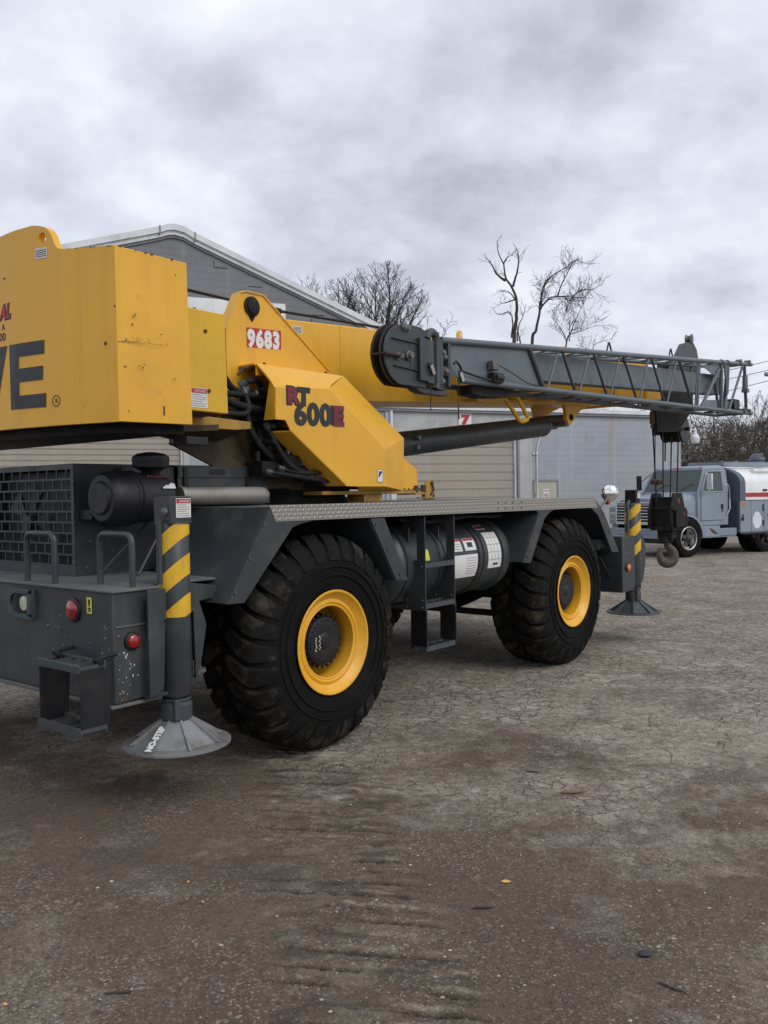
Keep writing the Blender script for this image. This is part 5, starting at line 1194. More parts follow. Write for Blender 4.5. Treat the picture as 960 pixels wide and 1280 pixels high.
mb = MB(); mb.tube([U(11.52, VN, jt(11.5)), U(11.52, VF-.1, jt(11.5))], .03, 8); part('end_frame', mb, 'jibgrey', JB); mb = MB(); mb.tube([U(11.66, VN, jb(11.6)), U(11.66, VF-.1, jb(11.6))], .03, 8); part('end_frame', mb, 'jibgrey', JB); mb = MB(); mb.tube([U(11.56, VF-.1, jt(11.5)), U(11.66, VF-.1, jb(11.66))], .028, 8); part('end_frame', mb, 'jibgrey', JB); mb = MB(); mb.tube([U(10.3, VF-.1, jt(10.3)), U(10.3, VF-.1, jb(10.3))], .028, 8); part('end_frame', mb, 'jibgrey', JB)
mb = MB()
for (u, f_) in ((11.75, jt), (11.25, jt), (11.75, jb), (11.45, jb)): mb.lathe([(-.05, .045), (.05, .045)], U(u, VN, f_(u)+.03), U(0, 1, 0), 10)
mb.lathe([(-.03, .05), (.25, .045)], U(11.6, VN, jt(11.6)-.45), (0, 0, 1), 10); mb.box(U(11.55, VN-.05, jt(11.6)-.50), U(11.68, VN+.05, jt(11.6)-.44)); mb.lathe([(-.02, .05), (.02, .05)], U(10.3, VN, jt(10.3)), (1, 0, 0), 12); mb.lathe([(-.02, .05), (.02, .05)], U(10.6, VN, jt(10.6)), (1, 0, 0), 12); part('frame_pins', mb, 'steel', JB)
mb = MB(); mb.box(U(11.05, VN-.25, jb(11)+.05), U(11.35, VN-.02, jb(11)+.23)); mb.tube([U(10.9, VN-.1, jb(10.9)+.16), U(11.2, VN-.1, jb(11.1)+.05)], .04, 6); part('end_lamp', mb, 'black', JB, bev=.01)
for u in (6.02, 8.16):
    mb = MB(); mb.tube([U(u-.08, VN-.05, jt(u)), U(u-.02, VN-.05, jt(u)+.13), U(u, VN-.05, jt(u)+.15), U(u+.02, VN-.05, jt(u)+.13), U(u+.10, VN-.05, jt(u))], .012, 6); part('wire_loop', mb, 'black', JB, smooth=60)
# small end: sheave disc, cheek plates, box cover
SH = thing('jib_tip', None, None, parent=CR)
def disc_pts(cx, cz, r, a0, a1, n_=18): return [(cx+math.cos(math.radians(a0+(a1-a0)*k/n_))*r, cz+math.sin(math.radians(a0+(a1-a0)*k/n_))*r) for k in range(n_+1)]
dp = disc_pts(1.66, 3.01, .285, 82, 283)+[(1.80, 2.745), (1.93, 2.742), (1.93, 3.27), (1.83, 3.285)]
dp = disc_pts(1.60, 3.005, .265, 100, 262, 18)+[(1.93, 2.745), (1.93, 3.265), (1.85, 3.285), (1.60, 3.285)]
mb = MB(); mb.prism([U(a, VN+.02, b) for a, b in dp], U(0, -.02, 0)); part('cheek_plate', mb, 'grey', SH, bev=.004)
mb = MB(); mb.prism([U(a, VN-.12, b) for a, b in dp], U(0, -.02, 0)); part('cheek_plate', mb, 'grey', SH, bev=.004)
mb = MB(); sc = U(1.60, VN-.055, 3.005); mb.lathe([(-.04, .20), (-.04, .27), (-.018, .275), (-.012, .25), (.012, .25), (.018, .275), (.04, .27), (.04, .20)], sc, (0, 1, 0), 44); mb.lathe([(-.03, .21), (.03, .21)], sc, (0, 1, 0), 44); part('sheave', mb, 'blacksteel', SH, smooth=40)
mb = MB(); arcp = disc_pts(1.60, 3.005, .275, 105, 250, 16); mb.tube([U(a, VN-.02, b) for a, b in arcp], .011, 8); mb.tube([U(a-.01, VN-.10, b) for a, b in arcp], .012, 8); mb.tube([U(1.30, VN+.05, 2.985), U(1.52, VN+.05, 2.985)], .014, 8); mb.tube([U(1.30, VN-.1, 2.985), U(1.30, VN+.05, 2.985)], .012, 8); part('rope_guard', mb, 'rustdark', SH, smooth=60)
mb = MB(); mb.prism([U(1.44, VN+.021, 3.14), U(1.80, VN+.021, 3.135), U(1.80, VN+.021, 3.125), U(1.44, VN+.021, 3.13)], U(0, .02, 0)); mb.prism([U(1.46, VN+.021, 2.905), U(1.80, VN+.021, 2.893), U(1.80, VN+.021, 2.883), U(1.46, VN+.021, 2.895)], U(0, .02, 0)); mb.box(U(1.80, VN+.02, 2.80), U(1.93, VN+.06, 3.18)); mb.prism([U(1.70, VN+.021, 3.12), U(1.80, VN+.021, 3.12), U(1.80, VN+.021, 2.90), U(1.70, VN+.021, 2.90)], U(0, .004, 0)); part('stiffener', mb, 'grey', SH, bev=.002)
mb = MB()
for (u, z, r) in ((1.52, 2.985, .035), (1.66, 3.245, .036), (1.61, 3.245, .03)): mb.lathe([(0, r), (.01, r), (.012, r*.6), (.03, r*.6)], U(u, VN+.022, z), U(0, 1, 0), 12)
part('cheek_bolts', mb, 'steel', SH)
mb = MB(); mb.lathe([(0, .046), (.02, .044), (.024, .030), (.05, .028)], U(1.665, VN+.024, 3.005), U(0, 1, 0), 16); mb.lathe([(0, .022), (.01, .022)], U(1.585, VN+.024, 2.995), U(0, 1, 0), 10); part('axle_nut', mb, 'steel', SH)
# frame behind the disc: bent hoop, box cover, mixed brackets
mb = MB(); mb.tube([U(1.98, VN+.0, 3.20), U(2.0, VN, 3.25), U(2.06, VN, 3.27), U(2.12, VN, 3.25), U(2.13, VN, 3.18), U(2.13, VN, 2.80), U(2.11, VN, 2.75)], .040, 8); mb.box(U(1.93, VN-.12, 2.79), U(2.02, VN+.05, 3.18)); part('hoop', mb, 'jibdark', SH, bev=0)
mb = MB(); mb.box(U(2.16, VN-.02, 2.80), U(2.20, VN+.03, 3.215)); mb.box(U(2.14, VN-.04, 2.955), U(2.35, VN+.01, 2.975)); mb.box(U(2.14, VN-.04, 2.89), U(2.35, VN+.01, 2.91)); mb.box(U(2.30, VN-.02, 2.79), U(2.34, VN+.02, 3.215)); mb.box(U(2.1, VN-.2, 2.76), U(2.34, VN-.04, 3.2)); part('end_bracket', mb, 'jibdark', SH, bev=.003)
mb = MB(); mb.prism([U(1.80, VN, 2.745), U(2.33, VN, 2.735), U(2.33, VN, 2.705), U(1.92, VN, 2.70), U(1.84, VN, 2.72)], U(0, -.10, 0)); part('bottom_pan', mb, 'grey', SH)
mb = MB()
for (u, z) in ((2.24, 3.06), (2.22, 3.10), (2.20, 2.83), (2.26, 2.93)): mb.lathe([(0, .035), (.03, .02)], U(u, VN+.01, z), U(0, 1, 0), 10)
part('bracket_pins', mb, 'steel', SH)
for (u, z, sc_) in ((1.955, 2.905, 1), (2.43, 2.885, 1)):
    c = Vector(U(u, VN+.07, z)); a = Vector((.5, 0, -.86)); b = Vector((.86, 0, .5))
    mb = MB(); mb.prism([c-a*.055-b*.030, c+a*.055-b*.030, c+a*.055+b*.030, c-a*.055+b*.030], U(0, .015, 0)); mb.prism([c-a*.075-b*.01, c-a*.055-b*.03, c-a*.055+b*.03, c-a*.075+b*.01], U(0, .012, 0)); rf = part('reflector_lamp', mb, 'black', SH, bev=.006)
    mb = MB(); mb.prism([c-a*.045-b*.022+Vector(U(0, .016, 0)), c+a*.045-b*.022+Vector(U(0, .016, 0)), c+a*.045+b*.022+Vector(U(0, .016, 0)), c-a*.045+b*.022+Vector(U(0, .016, 0))], U(0, .003, 0)); part('lens', mb, 'silver', rf)
mb = MB(); mb.tube([U(1.99, VN+.03, 2.86), U(2.0, VN+.03, 2.72), U(1.99, VN+.03, 2.54)], .006, 5); mb.tube([U(2.45, VN+.03, 2.84), U(2.44, VN+.03, 2.70), U(2.45, VN+.03, 2.55)], .0035, 5); mb.tube([U(2.44, VN+.03, 2.60), U(2.45, VN+.03, 2.49)], .007, 5); part('hanging_wire', mb, 'wire', SH)
mb = MB(); mb.tube([U(2.34, VN+.05, 3.0), U(2.37, VN+.06, 3.03), U(2.42, VN+.06, 3.0), U(2.48, VN+.05, 2.95), U(2.8, VN+.05, 2.92), U(3.2, VN+.05, 2.90)], .012, 6); part('lamp_cable', mb, 'wire', SH, smooth=60)
mb = MB(); mb.box(U(3.02, VN+.0, 3.02), U(3.13, VN+.07, 3.11)); jbx = part('junction_box', mb, 'steel', JB, bev=.005)
mb = MB(); mb.box(U(3.02, VN+.01, 2.90), U(3.20, VN+.08, 2.99)); mb.lathe([(-.07, .04), (.07, .04)], U(3.12, VN+.06, 2.945), (1, 0, 0), 12); part('cable_reel', mb, 'black', JB)
mb = MB(); mb.tube([U(3.16, VN+.06, 3.07), U(3.4, VN+.06, 3.02), U(3.75, VN+.04, 2.95), U(4.1, VN+.02, 2.94)], .006, 5); part('thin_cable', mb, 'wire', JB, smooth=60)
mb = MB(); mb.prism([U(2.80, VN-.06, 2.86), U(3.60, VN-.06, 2.88), U(3.55, VN-.06, 2.79), U(3.1, VN-.06, 2.755), U(2.82, VN-.06, 2.77)], U(0, -.18, 0)); part('stowage_ramp', mb, 'blacksteel', JB, bev=.006)

# ================================================================== hook block on its ropes
def CW_(u, v, w): # crane frame -> world
    p = CR.matrix_basis @ Vector(U(u, v, w)); return p
HK = thing('hook_block', 'dark greasy hook block with large rusty hook hanging on ropes below the boom tip', 'hook block', CW_(10.45, 0, 0), CR.rotation_euler[2])
def HU(u, v, w): return (u, -v, w)
for s_ in (1, -1):
    ck = [(-.20, 1.73), (.20, 1.73), (.33, 1.48), (.33, 1.22), (.24, 1.08), (-.24, 1.08), (-.33, 1.22), (-.33, 1.48)]
    mb = MB(); mb.prism([HU(a, .20*s_, b) for a, b in ck], HU(0, -.03*s_, 0)); mb.prism([HU(a, .231*s_, b) for a, b in ((-.33, 1.47), (.33, 1.47), (.33, 1.43), (-.33, 1.43))], HU(0, -.032*s_, 0)); mb.prism([HU(a, .26*s_, b) for a, b in ((-.22, 1.43), (.30, 1.43), (.30, 1.14), (-.22, 1.14))], HU(0, -.06*s_, 0)); part('cheek_plate', mb, 'blacksteel', HK, bev=.006)
for v in (-.12, -.04, .04, .12):
    mb = MB(); mb.lathe([(-.03, .15), (-.028, .20), (-.01, .20), (0, .185), (.01, .20), (.028, .20), (.03, .15)], HU(.05, v, 1.40), (0, 1, 0), 28); mb.lathe([(-.02, .16), (.02, .16)], HU(.05, v, 1.40), (0, 1, 0), 28); part('sheave', mb, 'blacksteel', HK, smooth=40)
mb = MB(); mb.box(HU(-.31, -.20, 1.45), HU(-.28, .20, 1.49)); mb.box(HU(-.19, -.17, 1.16), HU(-.16, .17, 1.66)); mb.box(HU(-.22, -.17, 1.64), HU(.2, .17, 1.66)); mb.box(HU(-.24, -.17, 1.08), HU(-.20, .17, 1.16)); mb.box(HU(.2, -.2, 1.45), HU(.26, .2, 1.5)); part('cross_bar', mb, 'blacksteel', HK, bev=.004)
mb = MB(); mb.lathe([(0, .055), (.008, .05)], HU(.02, .202, 1.585), HU(0, 1, 0), 16); part('red_mark', mb, 'maroon', HK); mb = MB(); mb.lathe([(0, .03), (.006, .028)], HU(.1, .262, 1.36), HU(0, 1, 0), 12); part('red_mark', mb, 'maroon', HK)
mb = MB(); mb.box(HU(-.12, -.13, .93), HU(.12, .13, 1.10)); mb.lathe([(0, .09), (.08, .12), (.12, .12)], HU(0, 0, .86), (0, 0, 1), 16); mb.box(HU(-.20, -.06, .86), HU(.05, .06, .98)); part('trunnion', mb, 'blacksteel', HK, bev=.012)
# the hook itself: a swept C in the u-w plane, turned towards the viewer
hkp = [(0, .90), (0, .84), (.03, .78), (.11, .71), (.15, .62), (.13, .53), (.05, .475), (-.05, .475), (-.13, .53), (-.165, .62), (-.17, .70), (-.15, .76)]
hr = [.055, .058, .062, .072, .082, .088, .090, .085, .075, .06, .045, .025]
hkp = [(a*.82, .90-(.90-b)*.93) for a, b in hkp]
hk2 = []; hr2 = []
for i in range(len(hkp)-1):
    p0, p1, p2, p3 = [Vector(hkp[max(0, min(len(hkp)-1, i+q))]) for q in (-1, 0, 1, 2)]
    for k in range(4): t = k/4; v_ = .5*((2*p1)+(p2-p0)*t+(2*p0-5*p1+4*p2-p3)*t*t+(3*p1-p0-3*p2+p3)*t**3); hk2.append((v_.x, v_.y)); hr2.append(hr[i]*(1-t)+hr[i+1]*t)
hkp, hr = hk2+[hkp[-1]], hr2+[hr[-1]]
mb = MB(); ca, sa = math.cos(-.80), math.sin(-.80); mb.tube([(x*ca, x*sa, z) for x, z in hkp], hr, 12); hk = part('hook', mb, 'hook', HK, smooth=60)
mb = MB(); mb.tube([(.07*ca, .07*sa, .79), (-.14*ca, -.14*sa, .73)], .012, 6); part('safety_latch', mb, 'rust', HK)
for (u0, v0, z0_, u1, v1, z1_) in ((-.61, .0, 2.95, -.47, .0, 1.60), (-.15, .0, 3.0, -.16, .0, 1.6), (.27, .0, 2.95, .17, .0, 1.6), (.40, -.16, 2.95, .36, -.16, 2.3), (.60, .0, 2.9, .49, .0, 1.60)):
    mb = MB(); mb.tube([HU(u0, v0, z0_), HU(u1, v1, z1_)], .0135, 8); part('wire_rope', mb, 'black', HK, smooth=60)
mb = MB(); wc = HU(-.50, .02, 1.92)
mb.lathe([(-.05, .03), (-.035, .07), (.0, .085), (.035, .07), (.05, .03)], wc, (0, 0, 1), 12)
for k in range(8): a = k*PI/4; mb.tube([(wc[0]+math.cos(a)*.08, wc[1]+math.sin(a)*.08, wc[2]-.03), (wc[0]+math.cos(a)*.10, wc[1]+math.sin(a)*.10, wc[2]), (wc[0]+math.cos(a)*.08, wc[1]+math.sin(a)*.08, wc[2]+.03)], .02, 5)
mb.tube([(wc[0], wc[1]+.06, wc[2]), (wc[0]+.01, wc[1]+.03, wc[2]+.25), (wc[0]-.05, wc[1], wc[2]+.9)], .008, 5); part('chain_weight', mb, 'rust', HK)

# ================================================================== buildings
WA = Vector((5.40684, 28.8, 0)); WANG = math.atan2(.39073, .9205)
# wall frame: x along the front to the right, y back, z up
LB = thing('low_warehouse', 'low warehouse with pale blue painted block wall, flat roof and beige roll-up doors', 'building', WA, WANG)
def wallseg(s0, s1, z0, z1, m='block', name='wall', y0=0, th=.2): mb = MB(); mb.box((s0, y0, z0), (s1, y0+th, z1)); return part(name, mb, m, LB)
HT = 4.36
wallseg(-1.02, 5.75, -.3, HT)
wallseg(-5.55, -1.02, 3.60, HT, 'blockwhite'); wallseg(-11.80, -5.55, -.3, HT); wallseg(-17.6, -11.80, 3.66, HT); wallseg(-26, -17.6, -.3, HT)
mb = MB(); mb.box((5.55, .2, -.3), (5.75, 14, HT)); mb.box((-26, .2, -.3), (-25.8, 14, HT)); mb.box((-26, 13.8, -.3), (5.75, 14, HT)); part('side_wall', mb, 'block', LB)
mb = MB(); mb.box((-26.1, -.10, HT-.02), (5.85, .02, HT+.06)); part('gutter', mb, 'darktrim', LB, bev=.01)
mb = MB(); mb.box((-26.1, -.14, HT+.06), (5.87, .30, HT+.20)); mb.box((5.55, .3, HT), (5.87, 14, HT+.2)); part('roof_flashing', mb, 'trim', LB, bev=.01)
mb = MB(); mb.box((-26, .3, HT+.05), (5.6, 14, HT+.13)); part('roof', mb, 'roofmembrane', LB)
def rollup(s0, s1, top, slat, gap=.006, rib=.012):
    D = thing('garage_door', None, None, parent=LB)
    n = int(math.ceil((top+.05)/slat)); mb = MB(); hh = slat-gap
    mb.prism([(0, .0, 0), (0, .0, hh*.80), (0, .014, hh*.84), (0, .014, hh*.90), (0, .0, hh*.93), (0, .0, hh), (0, .04, hh), (0, .04, 0)], (s1-s0, 0, 0))
    me = mb.mesh('slat', 'doorbeige')
    for k in range(n):
        o = link('slat', me, D, (s0, .10, top-(k+1)*slat))
    mb = MB(); mb.box((s0-.01, .15, -.2), (s1+.01, .17, top)); part('door_backing', mb, 'black', D)
    mb = MB(); mb.box((s1-.002, .02, -.3), (s1+.06, .20, top)); mb.box((s0-.06, .02, -.3), (s0+.002, .20, top)); part('door_jamb', mb, 'trim', D)
    return D
rollup(-5.45, -1.17, 3.55, .27)
rollup(-17.5, -12.0, 3.60, .155)
mb = MB(); mb.box((-1.10, -.05, -.3), (-1.02, .02, 3.6)); part('door_frame', mb, 'darktrim', LB)
for a_, b_ in (((-1.02, -.05, -.3), (-.55, -.001, HT-.02)), ((-5.8, -.05, -.3), (-5.55, -.001, HT-.02)), ((-11.94, -.03, -.3), (-11.78, -.001, 3.75))):
    mb = MB(); mb.box(a_, b_); part('wall_pier', mb, 'blockwhite', LB)
mb = MB(); mb.box((-5.55, -.04, 3.58), (-1.02, -.001, 3.66)); part('lintel', mb, 'blockwhite', LB)
mb = MB(); mb.tube([(.12, -.04, 2.55), (.12, -.04, 3.15), (.16, -.04, 3.35), (.30, -.04, 3.70), (.36, -.04, HT)], .035, 8) if False else mb.tube([(-.35, -.03, .2), (-.35, -.03, 3.1), (-.33, -.03, 3.3), (-.16, -.03, 3.75), (-.12, -.03, HT)], .022, 8); mb.box((-.52, -.07, 3.02), (-.46, 0, 3.10)); mb.box((-.40, -.07, 3.02), (-.32, 0, 3.10)); part('conduit', mb, 'trim', LB)
mb = MB(); mb.tube([(-5.62, -.08, -.2), (-5.62, -.08, HT-.02)], .05, 8); part('downpipe', mb, 'trim', LB)
# sign with the bay number
mb = MB(); mb.box((-3.26, -.032, 3.96), (-2.80, -.006, 4.33)); sg = part('number_sign', mb, 'white', LB)
link('lettering', text_mesh('7', .29, (-3.16, -.036, 3.99), (1, 0, 0), (0, 0, 1), 'red', .002, bold=.03, xs=1.35), sg)
# personnel door with a no-smoking notice
MD = thing('personnel_door', None, None, parent=LB)
mb = MB(); mb.box((-.50, -.03, -.3), (-.43, .0, 2.19)); mb.box((.43, -.03, -.3), (.50, .0, 2.19)); mb.box((-.43, -.03, 2.12), (.43, .0, 2.19)); part('frame', mb, 'darktrim', MD, bev=.004)
mb = MB(); mb.box((-.43, -.012, -.2), (.43, -.002, 2.12)); part('door_leaf', mb, 'mandoor', MD)
mb = MB(); mb.lathe([(0, .03), (.05, .03)], (.34, -.012, 1.0), (0, -1, 0), 12); mb.box((-.44, -.02, 1.62), (-.41, -.03, 1.76)); part('knob', mb, 'steel', MD)
mb = MB(); mb.box((-.10, -.018, 1.52), (.12, -.013, 1.88)); ns = part('no_smoking_sign', mb, 'white', MD)
mb = MB()
for k in range(24):
    a0, a1 = 2*PI*k/24, 2*PI*(k+1)/24; c_ = (.01, 1.66)
    mb.prism([(c_[0]+math.cos(a0)*.085, -.0185, c_[1]+math.sin(a0)*.085), (c_[0]+math.cos(a1)*.085, -.0185, c_[1]+math.sin(a1)*.085), (c_[0]+math.cos(a1)*.062, -.0185, c_[1]+math.sin(a1)*.062), (c_[0]+math.cos(a0)*.062, -.0185, c_[1]+math.sin(a0)*.062)], (0, -.001, 0))
mb.prism([(c_[0]-.055, -.020, c_[1]+.045), (c_[0]-.045, -.020, c_[1]+.055), (c_[0]+.055, -.020, c_[1]-.045), (c_[0]+.045, -.020, c_[1]-.055)], (0, -.001, 0)); part('prohibition_ring', mb, 'red', ns)
mb = MB(); mb.box((c_[0]-.045, -.0188, c_[1]-.010), (c_[0]+.045, -.0193, c_[1]+.010)); mb.box((-.08, -.0188, 1.80), (.10, -.0193, 1.815)); part('cigarette_pictogram', mb, 'blackprint', ns)
link('lettering', text_mesh('NO SMOKING', .032, (-.085, -.0195, 1.825), (1, 0, 0), (0, 0, 1), 'blackprint', .0006, xs=.72), ns)
# roof clutter and wall lamp
mb = MB(); mb.tube([(.9, .35, HT+.24), (2.9, .35, HT+.30)], .025, 6); mb.tube([(1.2, .6, HT+.13), (1.4, .6, HT+.52), (3.0, .6, HT+.56), (3.6, .6, HT+.52)], .022, 6)
for s_ in (1.0, 1.5, 2.0, 2.6, 3.2): mb.tube([(s_, .5, HT+.13), (s_+.05, .5, HT+.46)], .018, 5)
part('roof_pipework', mb, 'trim', LB)
mb = MB(); mb.box((1.8, .9, HT+.13), (2.9, 1.6, HT+.34)); part('roof_unit', mb, 'darktrim', LB, bev=.02)
mb = MB(); mb.lathe([(0, .10), (.2, .10), (.22, .14), (.30, .12)], (3.05, .8, HT+.13), (0, 0, 1), 16); part('roof_vent', mb, 'trim', LB)
YL = thing('yard_lamp', 'white bell-shaped yard lamp on a thin arm beyond the warehouse corner', 'lamp', WA+Vector((math.cos(WANG)*5.75, math.sin(WANG)*5.75, 0)), WANG)
mb = MB(); mb.tube([(-.02, -.05, 3.93), (.25, -.05, 3.95), (.62, -.05, 3.95)], .022, 8); mb.box((-.04, -.10, 3.85), (.02, .0, 4.08)); part('arm', mb, 'trim', YL)
mb = MB(); mb.lathe([(.0, .03), (.20, .07), (.30, .11)], (.62, -.05, 4.02), (0, 0, -1), 16); part('housing', mb, 'trim', YL, smooth=50)
mb = MB(); mb.lathe([(.0, .11), (.03, .145), (.06, .155), (.24, .15), (.29, .12), (.30, .001)], (.62, -.05, 3.74), (0, 0, -1), 20); part('shade', mb, 'whitepaint', YL, smooth=50)

GB = thing('gabled_warehouse', 'tall grey block warehouse with a wide gable and pale metal edge trim', 'building', WA+Vector((-math.sin(WANG)*.35, math.cos(WANG)*.35, 0)), WANG)
RX, RZ, SL_, SR_ = -12.0, 9.33, .292, .392
def rz_(s): return RZ-(RX-s)*SL_ if s < RX else RZ-(s-RX)*SR_
mb = MB(); mb.prism([(-27, 0, 4.0), (-27, 0, rz_(-27)), (RX-.35, 0, rz_(RX-.35)), (RX, 0, RZ-.08), (RX+.35, 0, rz_(RX+.35)), (0, 0, rz_(0)), (0, 0, 4.0)], (0, .2, 0)); part('gable_wall', mb, 'blockgrey', GB)
def ridge_path(off=0): return [(-27, rz_(-27)+off), (RX-.42, rz_(RX-.42)+off), (RX-.2, RZ-.035+off), (RX, RZ-.01+off), (RX+.25, RZ-.055+off), (RX+.55, rz_(RX+.55)+off+.01), (0, rz_(0)+off)]
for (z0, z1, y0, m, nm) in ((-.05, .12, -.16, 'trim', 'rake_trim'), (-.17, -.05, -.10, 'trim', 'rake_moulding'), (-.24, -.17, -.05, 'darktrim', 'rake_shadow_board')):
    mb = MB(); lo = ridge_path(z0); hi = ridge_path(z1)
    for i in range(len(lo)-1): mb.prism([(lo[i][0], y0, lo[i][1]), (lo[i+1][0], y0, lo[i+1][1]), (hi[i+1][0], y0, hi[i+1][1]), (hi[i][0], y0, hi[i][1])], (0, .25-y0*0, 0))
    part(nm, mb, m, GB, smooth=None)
mb = MB(); lo = ridge_path(-.02); hi = ridge_path(.10)
for i in range(len(lo)-1): mb.prism([(lo[i][0], .1, lo[i][1]), (lo[i+1][0], .1, lo[i+1][1]), (hi[i+1][0], .1, hi[i+1][1]), (hi[i][0], .1, hi[i][1])], (0, 24, 0))
part('roof', mb, 'trim', GB, smooth=None)
for s in (RX-.42, RX+.55):
    mb = MB(); mb.box((s-.02, -.175, rz_(s)-.10), (s+.02, .1, rz_(s)+.14)); part('trim_joint', mb, 'darktrim', GB)
mb = MB(); mb.box((-27, .2, 4.0), (-26.8, 24, rz_(-27))); mb.box((-.2, .2, 4.0), (0, 24, rz_(0))); part('side_wall', mb, 'blockgrey', GB)
wn_ = thing('window', None, None, parent=GB)
mb = MB(); mb.box((-11.95, -.02, 6.98), (-8.80, .0, 7.46)); part('frame', mb, 'trim', wn_); mb = MB(); mb.box((-11.9, -.035, 7.03), (-8.85, -.02, 7.42)); part('pane', mb, 'whitepaint', wn_)
mb = MB()
cr_ = [(-8.3, 8.1), (-8.3, 7.7), (-7.9, 7.7)]
for path in ([(-10.9, 8.55), (-10.9, 8.36), (-10.5, 8.36)], [(-7.6, 7.2), (-8.0, 7.2), (-8.0, 6.95), (-8.35, 6.95)], [(-9.9, 7.9), (-9.5, 7.9)], [(-6.8, 6.3), (-6.4, 6.3), (-6.4, 6.1)]):
    mb.tube([(a, -.002, b) for a, b in path], .012, 4)
part('wall_crack', mb, 'blackprint', GB)
# ================================================================== tank truck
TH = math.radians(180+30)
fl = Vector((7.95, 22.75, 0))                                    # front-left tyre contact
hd = Vector((math.cos(TH), math.sin(TH), 0)); lf = Vector((-hd.y, hd.x, 0))
TK = thing('tank_truck', 'faded blue-grey cab truck with a white tank body and red stripe parked beside the warehouse', 'truck', fl-lf*1.0, TH)
def TP(x, y, z): return (x, y, z)
def twheel(x, side, dual=False, steer=0):
    Wt = thing('wheel', None, None, (x, side*.98, .50), 0, parent=TK)
    mb = MB(); pf = [(-.13, .31), (-.14, .36), (-.145, .42), (-.12, .485), (-.09, .50), (.09, .50), (.12, .485), (.145, .42), (.14, .36), (.13, .31)]
    mb.lathe(pf, (0, 0, 0), (0, 1, 0), 40, caps=False)
    if dual: mb.lathe([(a-.32*side, b) for a, b in pf], (0, 0, 0), (0, 1, 0), 40, caps=False)
    part('tyre', mb, 'rubber', Wt, smooth=40)
    s = side; mb = MB()
    mb.lathe([(-.13*s, .30), (.13*s, .315), (.14*s, .30), (.13*s, .28), (.06*s, .27), (.05*s, .22)], (0, 0, 0), (0, 1, 0), 36, caps=False)
    part('rim_ring', mb, 'silver' if not dual else 'blacksteel', Wt, smooth=40)
    mb = MB()
    for k in range(5):
        a = 2*PI*k/5+.3; ca, sa = math.cos(a), math.sin(a)
        mb.prism([(ca*.09-sa*.06, .07*s, sa*.09+ca*.06), (ca*.28-sa*.035, .07*s, sa*.28+ca*.035), (ca*.28+sa*.035, .07*s, sa*.28-ca*.035), (ca*.09+sa*.06, .07*s, sa*.09-ca*.06)], (0, .04*s, 0))
    mb.lathe([(.05*s, .12), (.11*s, .11), (.17*s, .08), (.20*s, .05), (.205*s, .001)], (0, 0, 0), (0, 1, 0), 20); part('hub_spider', mb, 'jibdark' if not dual else 'black', Wt, bev=.004)
    return Wt
for s in (1, -1): twheel(0, s).rotation_euler = (0, 0, .0); twheel(-3.15, s, True)
mb = MB(); mb.box((.75, .45, .55), (-6.2, .35, .80)); mb.box((.75, -.45, .55), (-6.2, -.35, .80)); mb.lathe([(-.9, .08), (.9, .08)], (0, 0, .5), (0, 1, 0), 12); mb.lathe([(-.9, .10), (.9, .10)], (-3.15, 0, .5), (0, 1, 0), 12); mb.box((.4, -.4, .5), (-1.6, .4, 1.0)); mb.box((.3, -.85, .62), (-.3, .85, .9)); part('chassis_frame', mb, 'blacksteel', TK)
# hood: rounded prism, lofted sections
def loft(secs, m, name, parent, smooth=40, bev=0.0, cap=True):
    mb = MB(); n = len(secs[0]); vs = [p for s in secs for p in s]; fs = []
    for i in range(len(secs)-1):
        for k in range(n): fs.append((i*n+k, i*n+(k+1) % n, (i+1)*n+(k+1) % n, (i+1)*n+k))
    if cap: fs += [tuple(range(n))[::-1], tuple(range((len(secs)-1)*n, len(secs)*n))]
    mb.add(vs, fs); return part(name, mb, m, parent, smooth=smooth, bev=bev)
def hsec(x, wt, wb, zt, zb, crown=.03):
    return [(x, -wb, zb), (x, -wb, zt-.20), (x, -wt, zt-.10), (x, -wt+.10, zt-.02), (x, -wt*.5, zt+crown*.6), (x, 0, zt+crown), (x, wt*.5, zt+crown*.6), (x, wt-.10, zt-.02), (x, wt, zt-.10), (x, wb, zt-.20), (x, wb, zb)]
loft([hsec(.62, .80, .84, 1.53, .86), hsec(.50, .82, .86, 1.58, .84), hsec(.0, .84, .86, 1.62, .90), hsec(-.50, .90, .92, 1.69, .90)], 'truckblue', 'hood', TK, bev=.01)
mb = MB(); mb.box((.56, -1.10, .86), (.66, -.82, 1.32)); mb.box((.56, .82, .86), (.66, 1.10, 1.32)); mb.prism([(.64, -1.10, 1.32), (.64, 1.10, 1.32), (.56, 1.10, 1.38), (.56, -1.10, 1.38)], (-.06, 0, -.03)); part('front_panel', mb, 'truckblue', TK, bev=.015)
mb = MB(); mb.box((.63, -.80, .90), (.665, .80, 1.44)); gr = part('grille', mb, 'black', TK)
mb = MB()
for z in (.905, .985, 1.065, 1.145, 1.225, 1.305, 1.375): mb.box((.665, -.78, z), (.685, .78, z+.028))
mb.box((.66, -.82, .88), (.70, -.77, 1.46)); mb.box((.66, .77, .88), (.70, .82, 1.46)); mb.box((.66, -.82, 1.43), (.70, .82, 1.47)); mb.box((.66, -.82, .86), (.70, .82, .90)); part('grille_bars', mb, 'chrome', gr, bev=.003)
mb = MB(); mb.box((.686, .30, 1.005), (.69, .60, 1.05)); part('badge', mb, 'maroon', gr)
